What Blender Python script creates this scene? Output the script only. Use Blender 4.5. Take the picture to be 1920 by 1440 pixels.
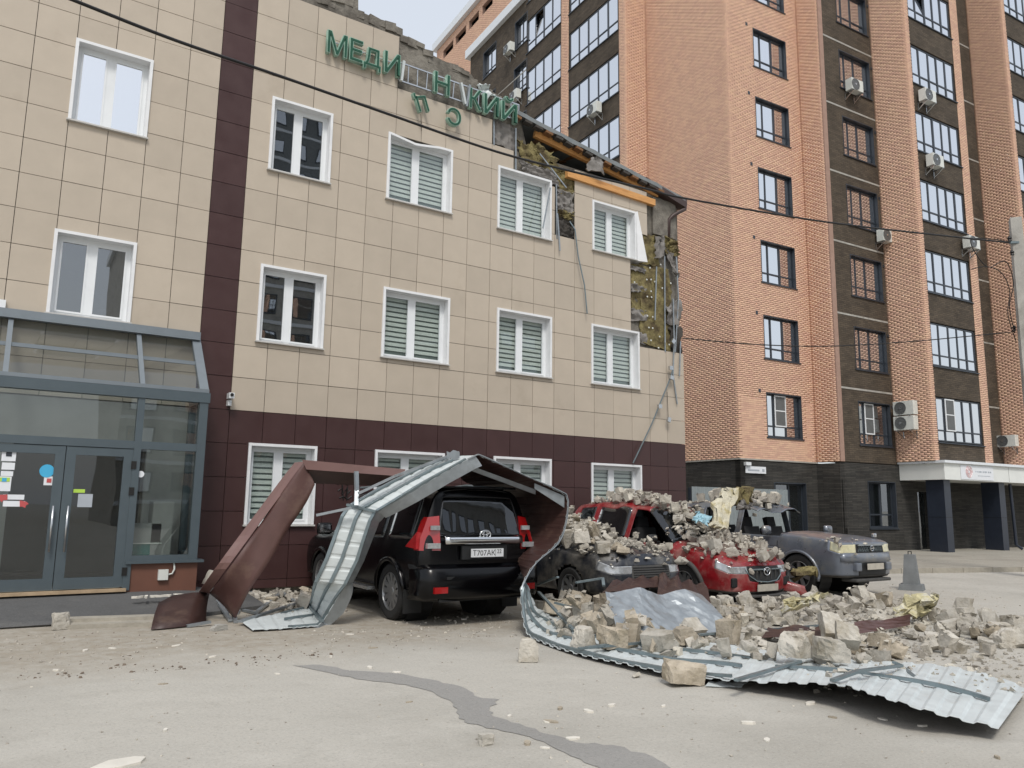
import bpy, bmesh, math, random
import numpy as np
from mathutils import Vector, Matrix
from mathutils.bvhtree import BVHTree

for o in list(bpy.data.objects):
    bpy.data.objects.remove(o)
random.seed(7)
rng = np.random.default_rng(7)
R_ = math.radians
scene = bpy.context.scene
COL = scene.collection

# ------------------------------------------------------------------ camera
F_PX = 1465.69
YAW, PITCH, ROLL = 0.584259, 0.155214, 0.013513
CAM = np.array([-3.4603, -14.3607, 1.6])
def _rot(yaw, pitch, roll):
    f = np.array([math.sin(yaw)*math.cos(pitch), math.cos(yaw)*math.cos(pitch), math.sin(pitch)])
    r = np.array([math.cos(yaw), -math.sin(yaw), 0.0]); u = np.cross(r, f)
    c, s = math.cos(roll), math.sin(roll)
    return np.array([c*r+s*u, -s*r+c*u, f])
RC = _rot(YAW, PITCH, ROLL)
cam_data = bpy.data.cameras.new('camera'); cam = bpy.data.objects.new('camera', cam_data); COL.objects.link(cam)
cam_data.sensor_width = 36.0; cam_data.lens = F_PX/1920*36.0
cam_data.clip_start = 0.05; cam_data.clip_end = 3000
m = Matrix.Identity(4)
for k in range(3):
    m[k][0] = RC[0][k]; m[k][1] = RC[1][k]; m[k][2] = -RC[2][k]; m[k][3] = CAM[k]
cam.matrix_world = m
scene.camera = cam

# ------------------------------------------------------------------ sky, sun, exposure
SUN_EL, SUN_AZ = R_(52), R_(-118)      # azimuth: angle of the sun's ground direction from +X
world = bpy.data.worlds.new('World'); scene.world = world; world.use_nodes = True
wn = world.node_tree.nodes; wl = world.node_tree.links
bg = wn['Background']
sky = wn.new('ShaderNodeTexSky'); sky.sky_type = 'NISHITA'; sky.sun_disc = False
sky.sun_elevation = SUN_EL; sky.sun_rotation = math.pi/2 - SUN_AZ
sky.air_density = 1.4; sky.dust_density = 4.0; sky.ozone_density = 1.0; sky.altitude = 200
cloud = wn.new('ShaderNodeMixRGB'); cloud.inputs['Fac'].default_value = 0.62
cloud.inputs['Color2'].default_value = (8.6, 9.0, 9.6, 1)      # thin even high cloud
wl.new(sky.outputs['Color'], cloud.inputs['Color1'])
wl.new(cloud.outputs['Color'], bg.inputs['Color'])
bg.inputs['Strength'].default_value = 0.094
sun_d = bpy.data.lights.new('sun', 'SUN'); sun_d.energy = 1.5; sun_d.angle = R_(14); sun_d.color = (1.0, .97, .92)
sun = bpy.data.objects.new('sun', sun_d); COL.objects.link(sun)
sd = Vector((math.cos(SUN_AZ)*math.cos(SUN_EL), math.sin(SUN_AZ)*math.cos(SUN_EL), math.sin(SUN_EL)))
sun.rotation_euler = sd.to_track_quat('Z', 'Y').to_euler(); sun.location = (0, -20, 30)
scene.view_settings.view_transform = 'Standard'; scene.view_settings.look = 'None'
scene.view_settings.exposure = 0.33; scene.view_settings.gamma = 1.0
scene.render.engine = 'CYCLES'
scene.render.resolution_x = 1024; scene.render.resolution_y = 768
scene.cycles.max_bounces = 8; scene.cycles.transparent_max_bounces = 12

# ------------------------------------------------------------------ pixel -> place (photo pixels, 1920 x 1440)
def ray(x, y):
    return RC.T @ np.array([(x-960)/F_PX, -(y-720)/F_PX, 1.0])
def on(x, y, n, d):
    n = np.array(n, float); v = ray(x, y); t = (d - n@CAM)/(n@v); return CAM + t*v
def GR(x, y, z=0.0): return Vector(on(x, y, (0, 0, 1), z))
def WL(x, y, Y=0.0): return Vector(on(x, y, (0, 1, 0), Y))
def XP(x, y, X): return Vector(on(x, y, (1, 0, 0), X))
def AT(x, y, depth): return Vector(CAM + ray(x, y)*depth)
def PX(p):
    v = RC @ (np.array(p) - CAM); return 960+F_PX*v[0]/v[2], 720-F_PX*v[1]/v[2]
def inpoly(x, y, P):
    c = False
    for i in range(len(P)):
        x1, y1 = P[i]; x2, y2 = P[i-1]
        if (y1 > y) != (y2 > y) and x < (x2-x1)*(y-y1)/(y2-y1)+x1: c = not c
    return c

# ------------------------------------------------------------------ materials
def srgb(r, g, b):
    f = lambda v: (v/255/12.92) if v <= 10 else ((v/255+.055)/1.055)**2.4
    return (f(r), f(g), f(b))
MATS = {}
def pm(name, col, rough=.6, metal=0.0, var=.10, scale=6.0, bump=0.0, bscale=40.0, objvar=0.0, coat=0.0, spec=.5,
       col2=None, c2scale=1.5, c2lo=.5, c2hi=.7, attr=None, rvar=0.0, detail=4.0, stretch=None):
    m = bpy.data.materials.new(name); m.use_nodes = True; nt = m.node_tree; N = nt.nodes; L = nt.links
    b = N['Principled BSDF']; b.inputs['Roughness'].default_value = rough; b.inputs['Metallic'].default_value = metal
    b.inputs['Specular IOR Level'].default_value = spec
    if coat: b.inputs['Coat Weight'].default_value = coat; b.inputs['Coat Roughness'].default_value = .04
    geo = N.new('ShaderNodeNewGeometry'); pos = geo.outputs['Position']
    if stretch:
        mp = N.new('ShaderNodeMapping'); mp.inputs['Scale'].default_value = stretch; L.new(pos, mp.inputs['Vector']); pos = mp.outputs['Vector']
    rgb = N.new('ShaderNodeRGB'); rgb.outputs[0].default_value = (*col, 1); out = rgb.outputs[0]
    if col2 is not None:
        n2 = N.new('ShaderNodeTexNoise'); n2.inputs['Scale'].default_value = c2scale; n2.inputs['Detail'].default_value = 6; n2.inputs['Roughness'].default_value = .65
        L.new(pos, n2.inputs['Vector'])
        mr = N.new('ShaderNodeMapRange'); mr.inputs['From Min'].default_value = c2lo; mr.inputs['From Max'].default_value = c2hi
        L.new(n2.outputs['Fac'], mr.inputs['Value'])
        mx = N.new('ShaderNodeMixRGB'); mx.inputs['Color2'].default_value = (*col2, 1); L.new(out, mx.inputs['Color1']); L.new(mr.outputs[0], mx.inputs['Fac']); out = mx.outputs[0]
    hsv = N.new('ShaderNodeHueSaturation'); L.new(out, hsv.inputs['Color'])
    nz = N.new('ShaderNodeTexNoise'); nz.inputs['Scale'].default_value = scale; nz.inputs['Detail'].default_value = detail; nz.inputs['Roughness'].default_value = .6
    L.new(pos, nz.inputs['Vector'])
    mr = N.new('ShaderNodeMapRange'); mr.inputs['From Min'].default_value = .3; mr.inputs['From Max'].default_value = .7
    mr.inputs['To Min'].default_value = 1-var; mr.inputs['To Max'].default_value = 1+var
    L.new(nz.outputs['Fac'], mr.inputs['Value']); val = mr.outputs[0]
    def mul(a, src, amt):
        m2 = N.new('ShaderNodeMapRange'); m2.inputs['To Min'].default_value = 1-amt; m2.inputs['To Max'].default_value = 1+amt
        L.new(src, m2.inputs['Value'])
        mm = N.new('ShaderNodeMath'); mm.operation = 'MULTIPLY'; L.new(a, mm.inputs[0]); L.new(m2.outputs[0], mm.inputs[1]); return mm.outputs[0]
    if objvar:
        oi = N.new('ShaderNodeObjectInfo'); val = mul(val, oi.outputs['Random'], objvar)
    if attr:
        at = N.new('ShaderNodeAttribute'); at.attribute_name = 'rnd'; val = mul(val, at.outputs['Fac'], attr)
        m3 = N.new('ShaderNodeMapRange'); m3.inputs['To Min'].default_value = .493; m3.inputs['To Max'].default_value = .507
        L.new(at.outputs['Fac'], m3.inputs['Value']); L.new(m3.outputs[0], hsv.inputs['Hue'])
    L.new(val, hsv.inputs['Value']); L.new(hsv.outputs[0], b.inputs['Base Color'])
    if rvar:
        m4 = N.new('ShaderNodeMapRange'); m4.inputs['From Min'].default_value = .3; m4.inputs['From Max'].default_value = .7
        m4.inputs['To Min'].default_value = max(0, rough-rvar); m4.inputs['To Max'].default_value = min(1, rough+rvar)
        L.new(nz.outputs['Fac'], m4.inputs['Value']); L.new(m4.outputs[0], b.inputs['Roughness'])
    if bump:
        n3 = N.new('ShaderNodeTexNoise'); n3.inputs['Scale'].default_value = bscale; n3.inputs['Detail'].default_value = 5
        L.new(pos, n3.inputs['Vector'])
        bp = N.new('ShaderNodeBump'); bp.inputs['Strength'].default_value = bump; bp.inputs['Distance'].default_value = .02
        L.new(n3.outputs['Fac'], bp.inputs['Height']); L.new(bp.outputs[0], b.inputs['Normal'])
    MATS[name] = m; return m
def glassmat(name, tint=(.75, .8, .8), refl=.12, base=None, rough=.01, through=1.0):
    """flat sheet glass: transparent or dark body under a mirror coat"""
    m = bpy.data.materials.new(name); m.use_nodes = True; nt = m.node_tree; N = nt.nodes; L = nt.links
    N.remove(N['Principled BSDF']); out = N['Material Output']
    tr = N.new('ShaderNodeBsdfTransparent'); tr.inputs['Color'].default_value = (*tint, 1)
    body = tr.outputs[0]
    if base is not None:
        df = N.new('ShaderNodeBsdfDiffuse'); df.inputs['Color'].default_value = (*base, 1)
        mx0 = N.new('ShaderNodeMixShader'); mx0.inputs['Fac'].default_value = 1-through
        L.new(tr.outputs[0], mx0.inputs[1]); L.new(df.outputs[0], mx0.inputs[2]); body = mx0.outputs[0]
    gl = N.new('ShaderNodeBsdfGlossy'); gl.inputs['Roughness'].default_value = rough; gl.inputs['Color'].default_value = (.95, .97, 1, 1)
    lw = N.new('ShaderNodeLayerWeight'); lw.inputs['Blend'].default_value = .5
    fr = N.new('ShaderNodeMath'); fr.operation = 'POWER'; L.new(lw.outputs['Facing'], fr.inputs[0]); fr.inputs[1].default_value = 4.5
    mr = N.new('ShaderNodeMapRange'); mr.inputs['From Max'].default_value = 1.0; mr.inputs['To Min'].default_value = refl; mr.inputs['To Max'].default_value = 1.0
    L.new(fr.outputs[0], mr.inputs['Value'])
    # faint unevenness of the sheet
    geo = N.new('ShaderNodeNewGeometry'); nz = N.new('ShaderNodeTexNoise'); nz.inputs['Scale'].default_value = .9; nz.inputs['Detail'].default_value = 1
    L.new(geo.outputs['Position'], nz.inputs['Vector'])
    bp = N.new('ShaderNodeBump'); bp.inputs['Strength'].default_value = .12; bp.inputs['Distance'].default_value = .03
    L.new(nz.outputs['Fac'], bp.inputs['Height']); L.new(bp.outputs[0], gl.inputs['Normal'])
    mx = N.new('ShaderNodeMixShader'); L.new(mr.outputs[0], mx.inputs['Fac']); L.new(body, mx.inputs[1]); L.new(gl.outputs[0], mx.inputs[2])
    L.new(mx.outputs[0], out.inputs['Surface']); MATS[name] = m; return m

pm('tile_beige', srgb(184, 172, 156), rough=.42, var=.035, scale=2.5, objvar=.05, spec=.4, col2=srgb(170, 157, 140), c2scale=.9, c2lo=.58, c2hi=.85, rvar=.06)
pm('tile_brown', srgb(68, 46, 45), rough=.38, var=.06, scale=3, objvar=.09, spec=.4, rvar=.08)
pm('block', srgb(128, 123, 114), rough=.95, var=.22, scale=5, bump=.9, bscale=22, col2=srgb(92, 87, 80), c2scale=2.2, c2lo=.42, c2hi=.62)
pm('mortar_dark', srgb(70, 66, 62), rough=.95, var=.15, bump=.5)
pm('joint', srgb(58, 54, 52), rough=.9)
pm('brown_plinth', srgb(108, 72, 58), rough=.55, var=.08, scale=4)
pm('white_pvc', srgb(225, 228, 230), rough=.35, var=.03, scale=3)
pm('white_trim', srgb(226, 227, 228), rough=.4, var=.05, scale=4)
pm('sill_metal', srgb(190, 188, 184), rough=.4, var=.08)
pm('blind', srgb(196, 202, 196), rough=.85, var=.05, scale=12)
pm('blind_sheer', srgb(118, 128, 124), rough=.85, var=.05, scale=12)
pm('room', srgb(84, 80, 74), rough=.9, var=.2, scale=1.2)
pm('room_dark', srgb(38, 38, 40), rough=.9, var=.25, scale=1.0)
pm('curtain', srgb(150, 150, 148), rough=.9, var=.1, scale=2)
pm('alu', srgb(84, 95, 101), rough=.4, metal=.25, var=.05, scale=5)
pm('alu_light', srgb(126, 134, 140), rough=.38, metal=.3, var=.05, scale=5)
pm('steel', srgb(190, 192, 194), rough=.25, metal=.9, var=.06)
pm('galv', srgb(152, 158, 162), rough=.40, metal=.55, var=.13, scale=9, rvar=.12, bump=.06, bscale=12)
pm('galv_dark', srgb(122, 134, 138), rough=.45, metal=.5, var=.15, scale=8, rvar=.1)
pm('sheet_white', srgb(198, 204, 204), rough=.5, metal=.05, var=.08, scale=5, rvar=.1, col2=srgb(158, 156, 149), c2scale=2.0, c2lo=.60, c2hi=.85)
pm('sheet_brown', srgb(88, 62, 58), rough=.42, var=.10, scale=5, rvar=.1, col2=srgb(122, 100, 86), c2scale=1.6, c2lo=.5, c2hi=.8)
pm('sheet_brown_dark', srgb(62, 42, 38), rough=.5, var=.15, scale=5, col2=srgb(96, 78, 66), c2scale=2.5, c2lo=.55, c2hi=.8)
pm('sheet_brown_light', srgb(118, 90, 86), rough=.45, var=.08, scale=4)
pm('wool', srgb(132, 122, 86), rough=1.0, var=.30, scale=14, bump=1.0, bscale=28, col2=srgb(88, 78, 60), c2scale=2.8, c2lo=.42, c2hi=.62, spec=.1)
pm('wool_pale', srgb(192, 184, 148), rough=1.0, var=.2, scale=14, bump=1.0, bscale=30, col2=srgb(206, 202, 188), c2scale=4, c2lo=.5, c2hi=.6, spec=.1)
pm('wool_white', srgb(198, 192, 172), rough=1.0, var=.15, scale=14, bump=1.0, bscale=30, col2=srgb(176, 164, 124), c2scale=5, c2lo=.5, c2hi=.65, spec=.1)
pm('membrane', srgb(128, 124, 120), rough=.75, var=.22, scale=6, bump=.5, bscale=14, col2=srgb(92, 88, 84), c2scale=3)
pm('wood', srgb(206, 152, 92), rough=.65, var=.14, scale=10, col2=srgb(176, 120, 66), c2scale=2, stretch=(.6, 6, 6))
pm('wood_old', srgb(120, 84, 52), rough=.75, var=.2, scale=10)
pm('flashing', srgb(128, 132, 132), rough=.5, metal=.35, var=.15, scale=3)
pm('brown_gutter', srgb(66, 50, 46), rough=.45, var=.1)
pm('green_sign', srgb(14, 74, 52), rough=.4, var=.08)
pm('green_rim', srgb(140, 172, 156), rough=.45, var=.08)
pm('sticker_white', srgb(226, 229, 233), rough=.5, var=.03)
pm('sticker_grey', srgb(170, 176, 184), rough=.6, var=.06)
pm('sticker_blue', srgb(70, 172, 214), rough=.5, var=.03)
pm('sticker_red', srgb(190, 84, 84), rough=.5, var=.03)
pm('sticker_green', srgb(178, 214, 84), rough=.5, var=.03)
pm('sign_pink', srgb(214, 172, 172), rough=.6, var=.2, scale=22, col2=srgb(240, 228, 228), c2scale=12, c2lo=.5, c2hi=.56)
pm('brick', srgb(216, 178, 154), rough=.85, var=.05, scale=3, attr=.07, spec=.25)
pm('brick_mortar', srgb(160, 132, 118), rough=.95, var=.1)
pm('plastic_white', srgb(212, 214, 208), rough=.45, var=.06, scale=5)
pm('plastic_grey', srgb(96, 98, 98), rough=.6, var=.1)
pm('frame_dark', srgb(48, 54, 62), rough=.4, var=.06)
pm('white_cornice', srgb(222, 226, 230), rough=.5, var=.05)
pm('canopy_white', srgb(224, 226, 222), rough=.45, var=.04, scale=2)
pm('pillar_dark', srgb(44, 50, 62), rough=.32, var=.08, metal=.1)
pm('fence_metal', srgb(140, 148, 150), rough=.45, metal=.3, var=.08)
pm('concrete', srgb(168, 165, 158), rough=.9, var=.14, scale=4, bump=.3, bscale=40, col2=srgb(130, 126, 118), c2scale=1.5, c2lo=.5, c2hi=.75)
pm('rubble', srgb(180, 175, 165), rough=.97, var=.12, scale=9, bump=.7, bscale=30, objvar=.17, col2=srgb(148, 140, 125), c2scale=3.5, c2lo=.46, c2hi=.68, spec=.15)
pm('rubble_tan', srgb(170, 160, 144), rough=.97, var=.14, scale=9, bump=.7, bscale=30, objvar=.16, col2=srgb(142, 132, 114), c2scale=3.5, c2lo=.46, c2hi=.68, spec=.15)
pm('rubble_fine', srgb(174, 168, 157), rough=1.0, var=.18, scale=9, bump=.5, bscale=60, attr=.28, spec=.1)
pm('cable', srgb(22, 21, 21), rough=.5)
pm('chip_dark', srgb(112, 100, 88), rough=.95, var=.2)
pm('chip_pale', srgb(214, 209, 198), rough=.9, var=.1)
pm('kerb', srgb(158, 152, 140), rough=.92, var=.16, scale=5, bump=.4, bscale=30)
glassmat('glass_clear', tint=(.94, .96, .955), refl=.05)
glassmat('glass_porch', tint=(.82, .85, .84), refl=.06)
glassmat('glass_sky', tint=(.25, .3, .34), refl=.80, base=(.05, .065, .085), through=.12)
glassmat('glass_roof', tint=(.80, .82, .82), refl=.05)
glassmat('glass_dark', tint=(.5, .55, .55), refl=.22, base=(.02, .024, .026), through=.6)
glassmat('glass_car', tint=(.22, .24, .25), refl=.08, base=(.008, .009, .01), through=.45)
pm('concrete_dark', srgb(118, 121, 122), rough=.85, var=.14, scale=4, bump=.3, bscale=40)
pm('blue_scrap', srgb(150, 186, 198), rough=.6)
pm('threshold', srgb(168, 146, 118), rough=.7, var=.2)
glassmat('glass_lamp', tint=(.92, .94, .95), refl=.12)

# ------------------------------------------------------------------ mesh builder, naming
class MB:
    def __init__(s): s.v = []; s.f = []; s.mi = []; s.uvw = None
    def poly(s, pts, m=0):
        n = len(s.v); s.v += [tuple(p) for p in pts]; s.f.append(tuple(range(n, n+len(pts)))); s.mi.append(m); return s
    def mesh(s, V, Fs, m=0):
        n = len(s.v); s.v += [tuple(p) for p in V]
        for f in Fs: s.f.append(tuple(n+i for i in f)); s.mi.append(m)
        return s
    def box(s, x0, x1, y0, y1, z0, z1, m=0, M=None):
        V = [Vector((x, y, z)) for z in (z0, z1) for y in (y0, y1) for x in (x0, x1)]
        if M is not None: V = [M @ v for v in V]
        return s.mesh(V, [(0, 2, 3, 1), (4, 5, 7, 6), (0, 1, 5, 4), (2, 6, 7, 3), (0, 4, 6, 2), (1, 3, 7, 5)], m)
    def bar(s, p, q, w, h, up=(0, 0, 1), m=0):
        p = Vector(p); q = Vector(q); d = (q-p).normalized(); u = Vector(up)
        a = d.cross(u)
        if a.length < 1e-4: a = d.cross(Vector((1, 0, 0)))
        a.normalize(); b = a.cross(d).normalized()
        V = [c + a*(w/2*i) + b*(h/2*j) for c in (p, q) for i, j in ((-1, -1), (1, -1), (1, 1), (-1, 1))]
        return s.mesh(V, [(3, 2, 1, 0), (4, 5, 6, 7), (0, 1, 5, 4), (1, 2, 6, 5), (2, 3, 7, 6), (3, 0, 4, 7)], m)
    def tube(s, pts, r, n=8, m=0, closed=False):
        pts = [Vector(p) for p in pts]; N = len(pts); V = []
        prev = None
        for i, p in enumerate(pts):
            if closed: d = pts[(i+1) % N]-pts[i-1]
            else: d = pts[min(i+1, N-1)]-pts[max(i-1, 0)]
            d.normalize()
            a = d.cross(Vector((0, 0, 1))) if prev is None else (prev - d*prev.dot(d))
            if a.length < 1e-4: a = d.cross(Vector((1, 0, 0)))
            a.normalize(); prev = a; b = d.cross(a)
            rr = r[i] if isinstance(r, (list, tuple)) else r
            V += [p+(a*math.cos(2*math.pi*k/n)+b*math.sin(2*math.pi*k/n))*rr for k in range(n)]
        Fs = [(i*n+k, i*n+(k+1) % n, ((i+1) % N)*n+(k+1) % n, ((i+1) % N)*n+k) for i in range(N if closed else N-1) for k in range(n)]
        if not closed: Fs += [tuple(range(n-1, -1, -1)), tuple((N-1)*n+k for k in range(n))]
        return s.mesh(V, Fs, m)
    def lathe(s, prof, M, n=32, m=0):
        """prof: (radius, along) about local X, placed by matrix M"""
        V = [M @ Vector((a, r*math.cos(2*math.pi*k/n), r*math.sin(2*math.pi*k/n))) for r, a in prof for k in range(n)]
        P = len(prof)
        Fs = [(i*n+k, (i+1)*n+k, (i+1)*n+(k+1) % n, i*n+(k+1) % n) for i in range(P-1) for k in range(n)]
        return s.mesh(V, Fs, m)
    def prism(s, poly, O, u, v, w, m=0):
        """2D polygon in frame (O,u,v) extruded along vector w"""
        O = Vector(O); u = Vector(u); v = Vector(v); w = Vector(w); n = len(poly)
        A = [O+u*a+v*b for a, b in poly]; B = [p+w for p in A]
        Fs = [tuple(range(n)), tuple(range(2*n-1, n-1, -1))]+[(i, n+i, n+(i+1) % n, (i+1) % n) for i in range(n)]
        return s.mesh(A+B, Fs, m)
    def sheet(s, G, t=.004, m=0, m2=None):
        """grid of points G[i][j] as a sheet of thickness t (front mat m, back mat m2)"""
        I, J = len(G), len(G[0]); A = np.array([[tuple(p) for p in r] for r in G], float)
        di = np.gradient(A, axis=0) if I > 1 else 0; dj = np.gradient(A, axis=1)
        nn = np.cross(di, dj); nn /= (np.linalg.norm(nn, axis=2, keepdims=True)+1e-9)
        B = A-nn*t
        f = [(i*J+j, (i+1)*J+j, (i+1)*J+j+1, i*J+j+1) for i in range(I-1) for j in range(J-1)]
        o = I*J; n0 = len(s.v)
        s.v += [tuple(p) for p in A.reshape(-1, 3)]+[tuple(p) for p in B.reshape(-1, 3)]
        for q in f: s.f.append(tuple(n0+i for i in q)); s.mi.append(m)
        for q in f: s.f.append(tuple(n0+o+i for i in reversed(q))); s.mi.append(m if m2 is None else m2)
        rim = [(i*J, (i+1)*J) for i in range(I-1)]+[((I-1)*J+j, (I-1)*J+j+1) for j in range(J-1)]+[((i+1)*J+J-1, i*J+J-1) for i in range(I-1)]+[(j+1, j) for j in range(J-1)]
        for a, b in rim: s.f.append((n0+b, n0+a, n0+a+o, n0+b+o)); s.mi.append(m)
        return s
    def me(s, name, mats, smooth=False):
        me = bpy.data.meshes.new(name); me.from_pydata(s.v, [], s.f)
        if not isinstance(mats, (list, tuple)): mats = [mats]
        for k in mats: me.materials.append(MATS[k] if isinstance(k, str) else k)
        if len(mats) > 1: me.polygons.foreach_set('material_index', s.mi)
        if smooth: me.polygons.foreach_set('use_smooth', [True]*len(me.polygons))
        me.update(); return me
    def build(s, name, mats, parent=None, smooth=False):
        return link(name, s.me(name, mats, smooth), parent)
def link(name, me, parent=None, M=None):
    o = bpy.data.objects.new(name, me); COL.objects.link(o)
    if parent is not None:
        o.parent = parent; pm_ = WM[parent.name] if parent.name in WM else Matrix.Identity(4)
        if M is None: o.matrix_parent_inverse = pm_.inverted()
        else: o.matrix_parent_inverse = pm_.inverted(); o.matrix_basis = M
    elif M is not None: o.matrix_basis = M
    WM[o.name] = (M.copy() if M is not None else Matrix.Identity(4))
    return o
WM = {}
def thing(name, label, cat, loc=(0, 0, 0), group=None):
    o = bpy.data.objects.new(name, None); COL.objects.link(o); o.location = loc; o.empty_display_size = .3
    WM[o.name] = Matrix.Translation(loc); tag(o, label, cat, group); return o
def tag(o, label=None, cat=None, group=None, kind=None):
    if label: o['label'] = label
    if cat: o['category'] = cat
    if group: o['group'] = group
    if kind: o['kind'] = kind
    return o
def autosmooth(o, ang=40):
    me = o.data; bm = bmesh.new(); bm.from_mesh(me)
    for e in bm.edges:
        if len(e.link_faces) == 2 and e.calc_face_angle(0) > R_(ang): e.smooth = False
    for f in bm.faces: f.smooth = True
    bm.to_mesh(me); bm.free(); return o
def rect_minus(r, holes, eps=1e-4):
    out = [r]
    for h in holes:
        nxt = []
        for a in out:
            x0, x1, z0, z1 = a; hx0, hx1, hz0, hz1 = h
            if hx0 >= x1-eps or hx1 <= x0+eps or hz0 >= z1-eps or hz1 <= z0+eps: nxt.append(a); continue
            if hz0 > z0+eps: nxt.append((x0, x1, z0, hz0))
            if hz1 < z1-eps: nxt.append((x0, x1, hz1, z1))
            zz0, zz1 = max(z0, hz0), min(z1, hz1)
            if hx0 > x0+eps: nxt.append((x0, hx0, zz0, zz1))
            if hx1 < x1-eps: nxt.append((hx1, x1, zz0, zz1))
        out = nxt
    return out
def text_mesh(txt, size, extrude, mat, offset=0.0, shear=0.0):
    cu = bpy.data.curves.new('text', 'FONT'); cu.body = txt; cu.size = size; cu.extrude = extrude; cu.offset = offset; cu.shear = shear
    cu.resolution_u = 3
    o = bpy.data.objects.new('text_tmp', cu); COL.objects.link(o)
    dg = bpy.context.evaluated_depsgraph_get(); me = bpy.data.meshes.new_from_object(o.evaluated_get(dg))
    bpy.data.objects.remove(o); bpy.data.curves.remove(cu)
    me.materials.clear(); me.materials.append(MATS[mat]); return me
def bounds(me):
    a = np.array([v.co[:] for v in me.vertices]); return a.min(0), a.max(0)
def frame(o, u, v):
    """matrix whose local X=u, Y=v, Z=u x v, at o"""
    u = Vector(u).normalized(); v = Vector(v); v = (v-u*v.dot(u)).normalized(); w = u.cross(v)
    M = Matrix.Identity(4)
    for k in range(3): M[k][0] = u[k]; M[k][1] = v[k]; M[k][2] = w[k]; M[k][3] = o[k]
    return M
# ================================================================== GROUND
def asphalt_mat(name, base, dark, light, grain=220.0, dirt=None):
    m = bpy.data.materials.new(name); m.use_nodes = True; nt = m.node_tree; N = nt.nodes; L = nt.links
    b = N['Principled BSDF']; b.inputs['Roughness'].default_value = .93; b.inputs['Specular IOR Level'].default_value = .25
    geo = N.new('ShaderNodeNewGeometry')
    def noise(s, d=5, r=.6):
        n = N.new('ShaderNodeTexNoise'); n.inputs['Scale'].default_value = s; n.inputs['Detail'].default_value = d; n.inputs['Roughness'].default_value = r
        L.new(geo.outputs['Position'], n.inputs['Vector']); return n.outputs['Fac']
    def ramp(src, lo, hi, a=0, c=1):
        r = N.new('ShaderNodeMapRange'); r.inputs['From Min'].default_value = lo; r.inputs['From Max'].default_value = hi
        r.inputs['To Min'].default_value = a; r.inputs['To Max'].default_value = c; L.new(src, r.inputs['Value']); return r.outputs[0]
    def mix(a, c, f):
        x = N.new('ShaderNodeMixRGB'); 
        if isinstance(a, tuple): x.inputs['Color1'].default_value = (*a, 1)
        else: L.new(a, x.inputs['Color1'])
        x.inputs['Color2'].default_value = (*c, 1); L.new(f, x.inputs['Fac']); return x.outputs[0]
    c = mix(base, dark, ramp(noise(.35, 6), .46, .72, 0, .75))
    c = mix(c, light, ramp(noise(.9, 6, .7), .52, .75, 0, .6))
    c = mix(c, dark, ramp(noise(3.5, 6, .7), .55, .8, 0, .5))
    c = mix(c, tuple(v*.72 for v in dark), ramp(noise(38, 4, .75), .52, .70, 0, .55)); c = mix(c, tuple(min(1, v*1.2) for v in light), ramp(noise(55, 4, .75), .54, .72, 0, .5))
    c = mix(c, tuple(v*.45 for v in dark), ramp(noise(grain, 2), .60, .72, 0, .55))
    c = mix(c, tuple(min(1, v*1.35) for v in light), ramp(noise(grain*.7, 2), .64, .74, 0, .5))
    if dirt:      # trodden earth swept along the foot of the building
        sep = N.new('ShaderNodeSeparateXYZ'); L.new(geo.outputs['Position'], sep.inputs[0])
        def math_(op, a_, b_):
            q = N.new('ShaderNodeMath'); q.operation = op
            for k, v in enumerate((a_, b_)):
                if isinstance(v, (int, float)): q.inputs[k].default_value = v
                else: L.new(v, q.inputs[k])
            return q.outputs[0]
        wob = math_('MULTIPLY', math_('SUBTRACT', noise(.8, 5), .5), 3.0)
        yy = math_('ADD', math_('ADD', sep.outputs['Y'], math_('MULTIPLY', sep.outputs['X'], .10)), wob)
        fx = ramp(math_('ADD', sep.outputs['X'], wob), 13.5, 9.0)
        c = mix(c, dirt, math_('MULTIPLY', math_('MULTIPLY', ramp(yy, -6.6, -5.0), fx), ramp(noise(5, 6, .7), .30, .62, .25, .95)))
        c = mix(c, tuple(v*.55 for v in dirt), math_('MULTIPLY', ramp(yy, -6.2, -4.6), ramp(noise(9, 5, .7), .56, .72, 0, .7)))
    L.new(c, b.inputs['Base Color'])
    bp = N.new('ShaderNodeBump'); bp.inputs['Strength'].default_value = .35; bp.inputs['Distance'].default_value = .006
    L.new(noise(grain*.8, 3), bp.inputs['Height'])
    bp2 = N.new('ShaderNodeBump'); bp2.inputs['Strength'].default_value = .4; bp2.inputs['Distance'].default_value = .06
    L.new(noise(2.0, 4), bp2.inputs['Height']); L.new(bp.outputs[0], bp2.inputs['Normal']); L.new(bp2.outputs[0], b.inputs['Normal'])
    MATS[name] = m; return m
asphalt_mat('asphalt', srgb(179, 175, 166), srgb(154, 150, 141), srgb(192, 188, 179), dirt=srgb(152, 143, 129))
asphalt_mat('dirt', srgb(158, 147, 130), srgb(122, 112, 98), srgb(182, 172, 156), 90)
asphalt_mat('apron', srgb(92, 92, 92), srgb(72, 72, 72), srgb(118, 116, 112))
asphalt_mat('pavement', srgb(158, 153, 142), srgb(128, 123, 113), srgb(178, 172, 160))
asphalt_mat('wet', srgb(148, 146, 142), srgb(134, 132, 128), srgb(158, 155, 150))

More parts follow.
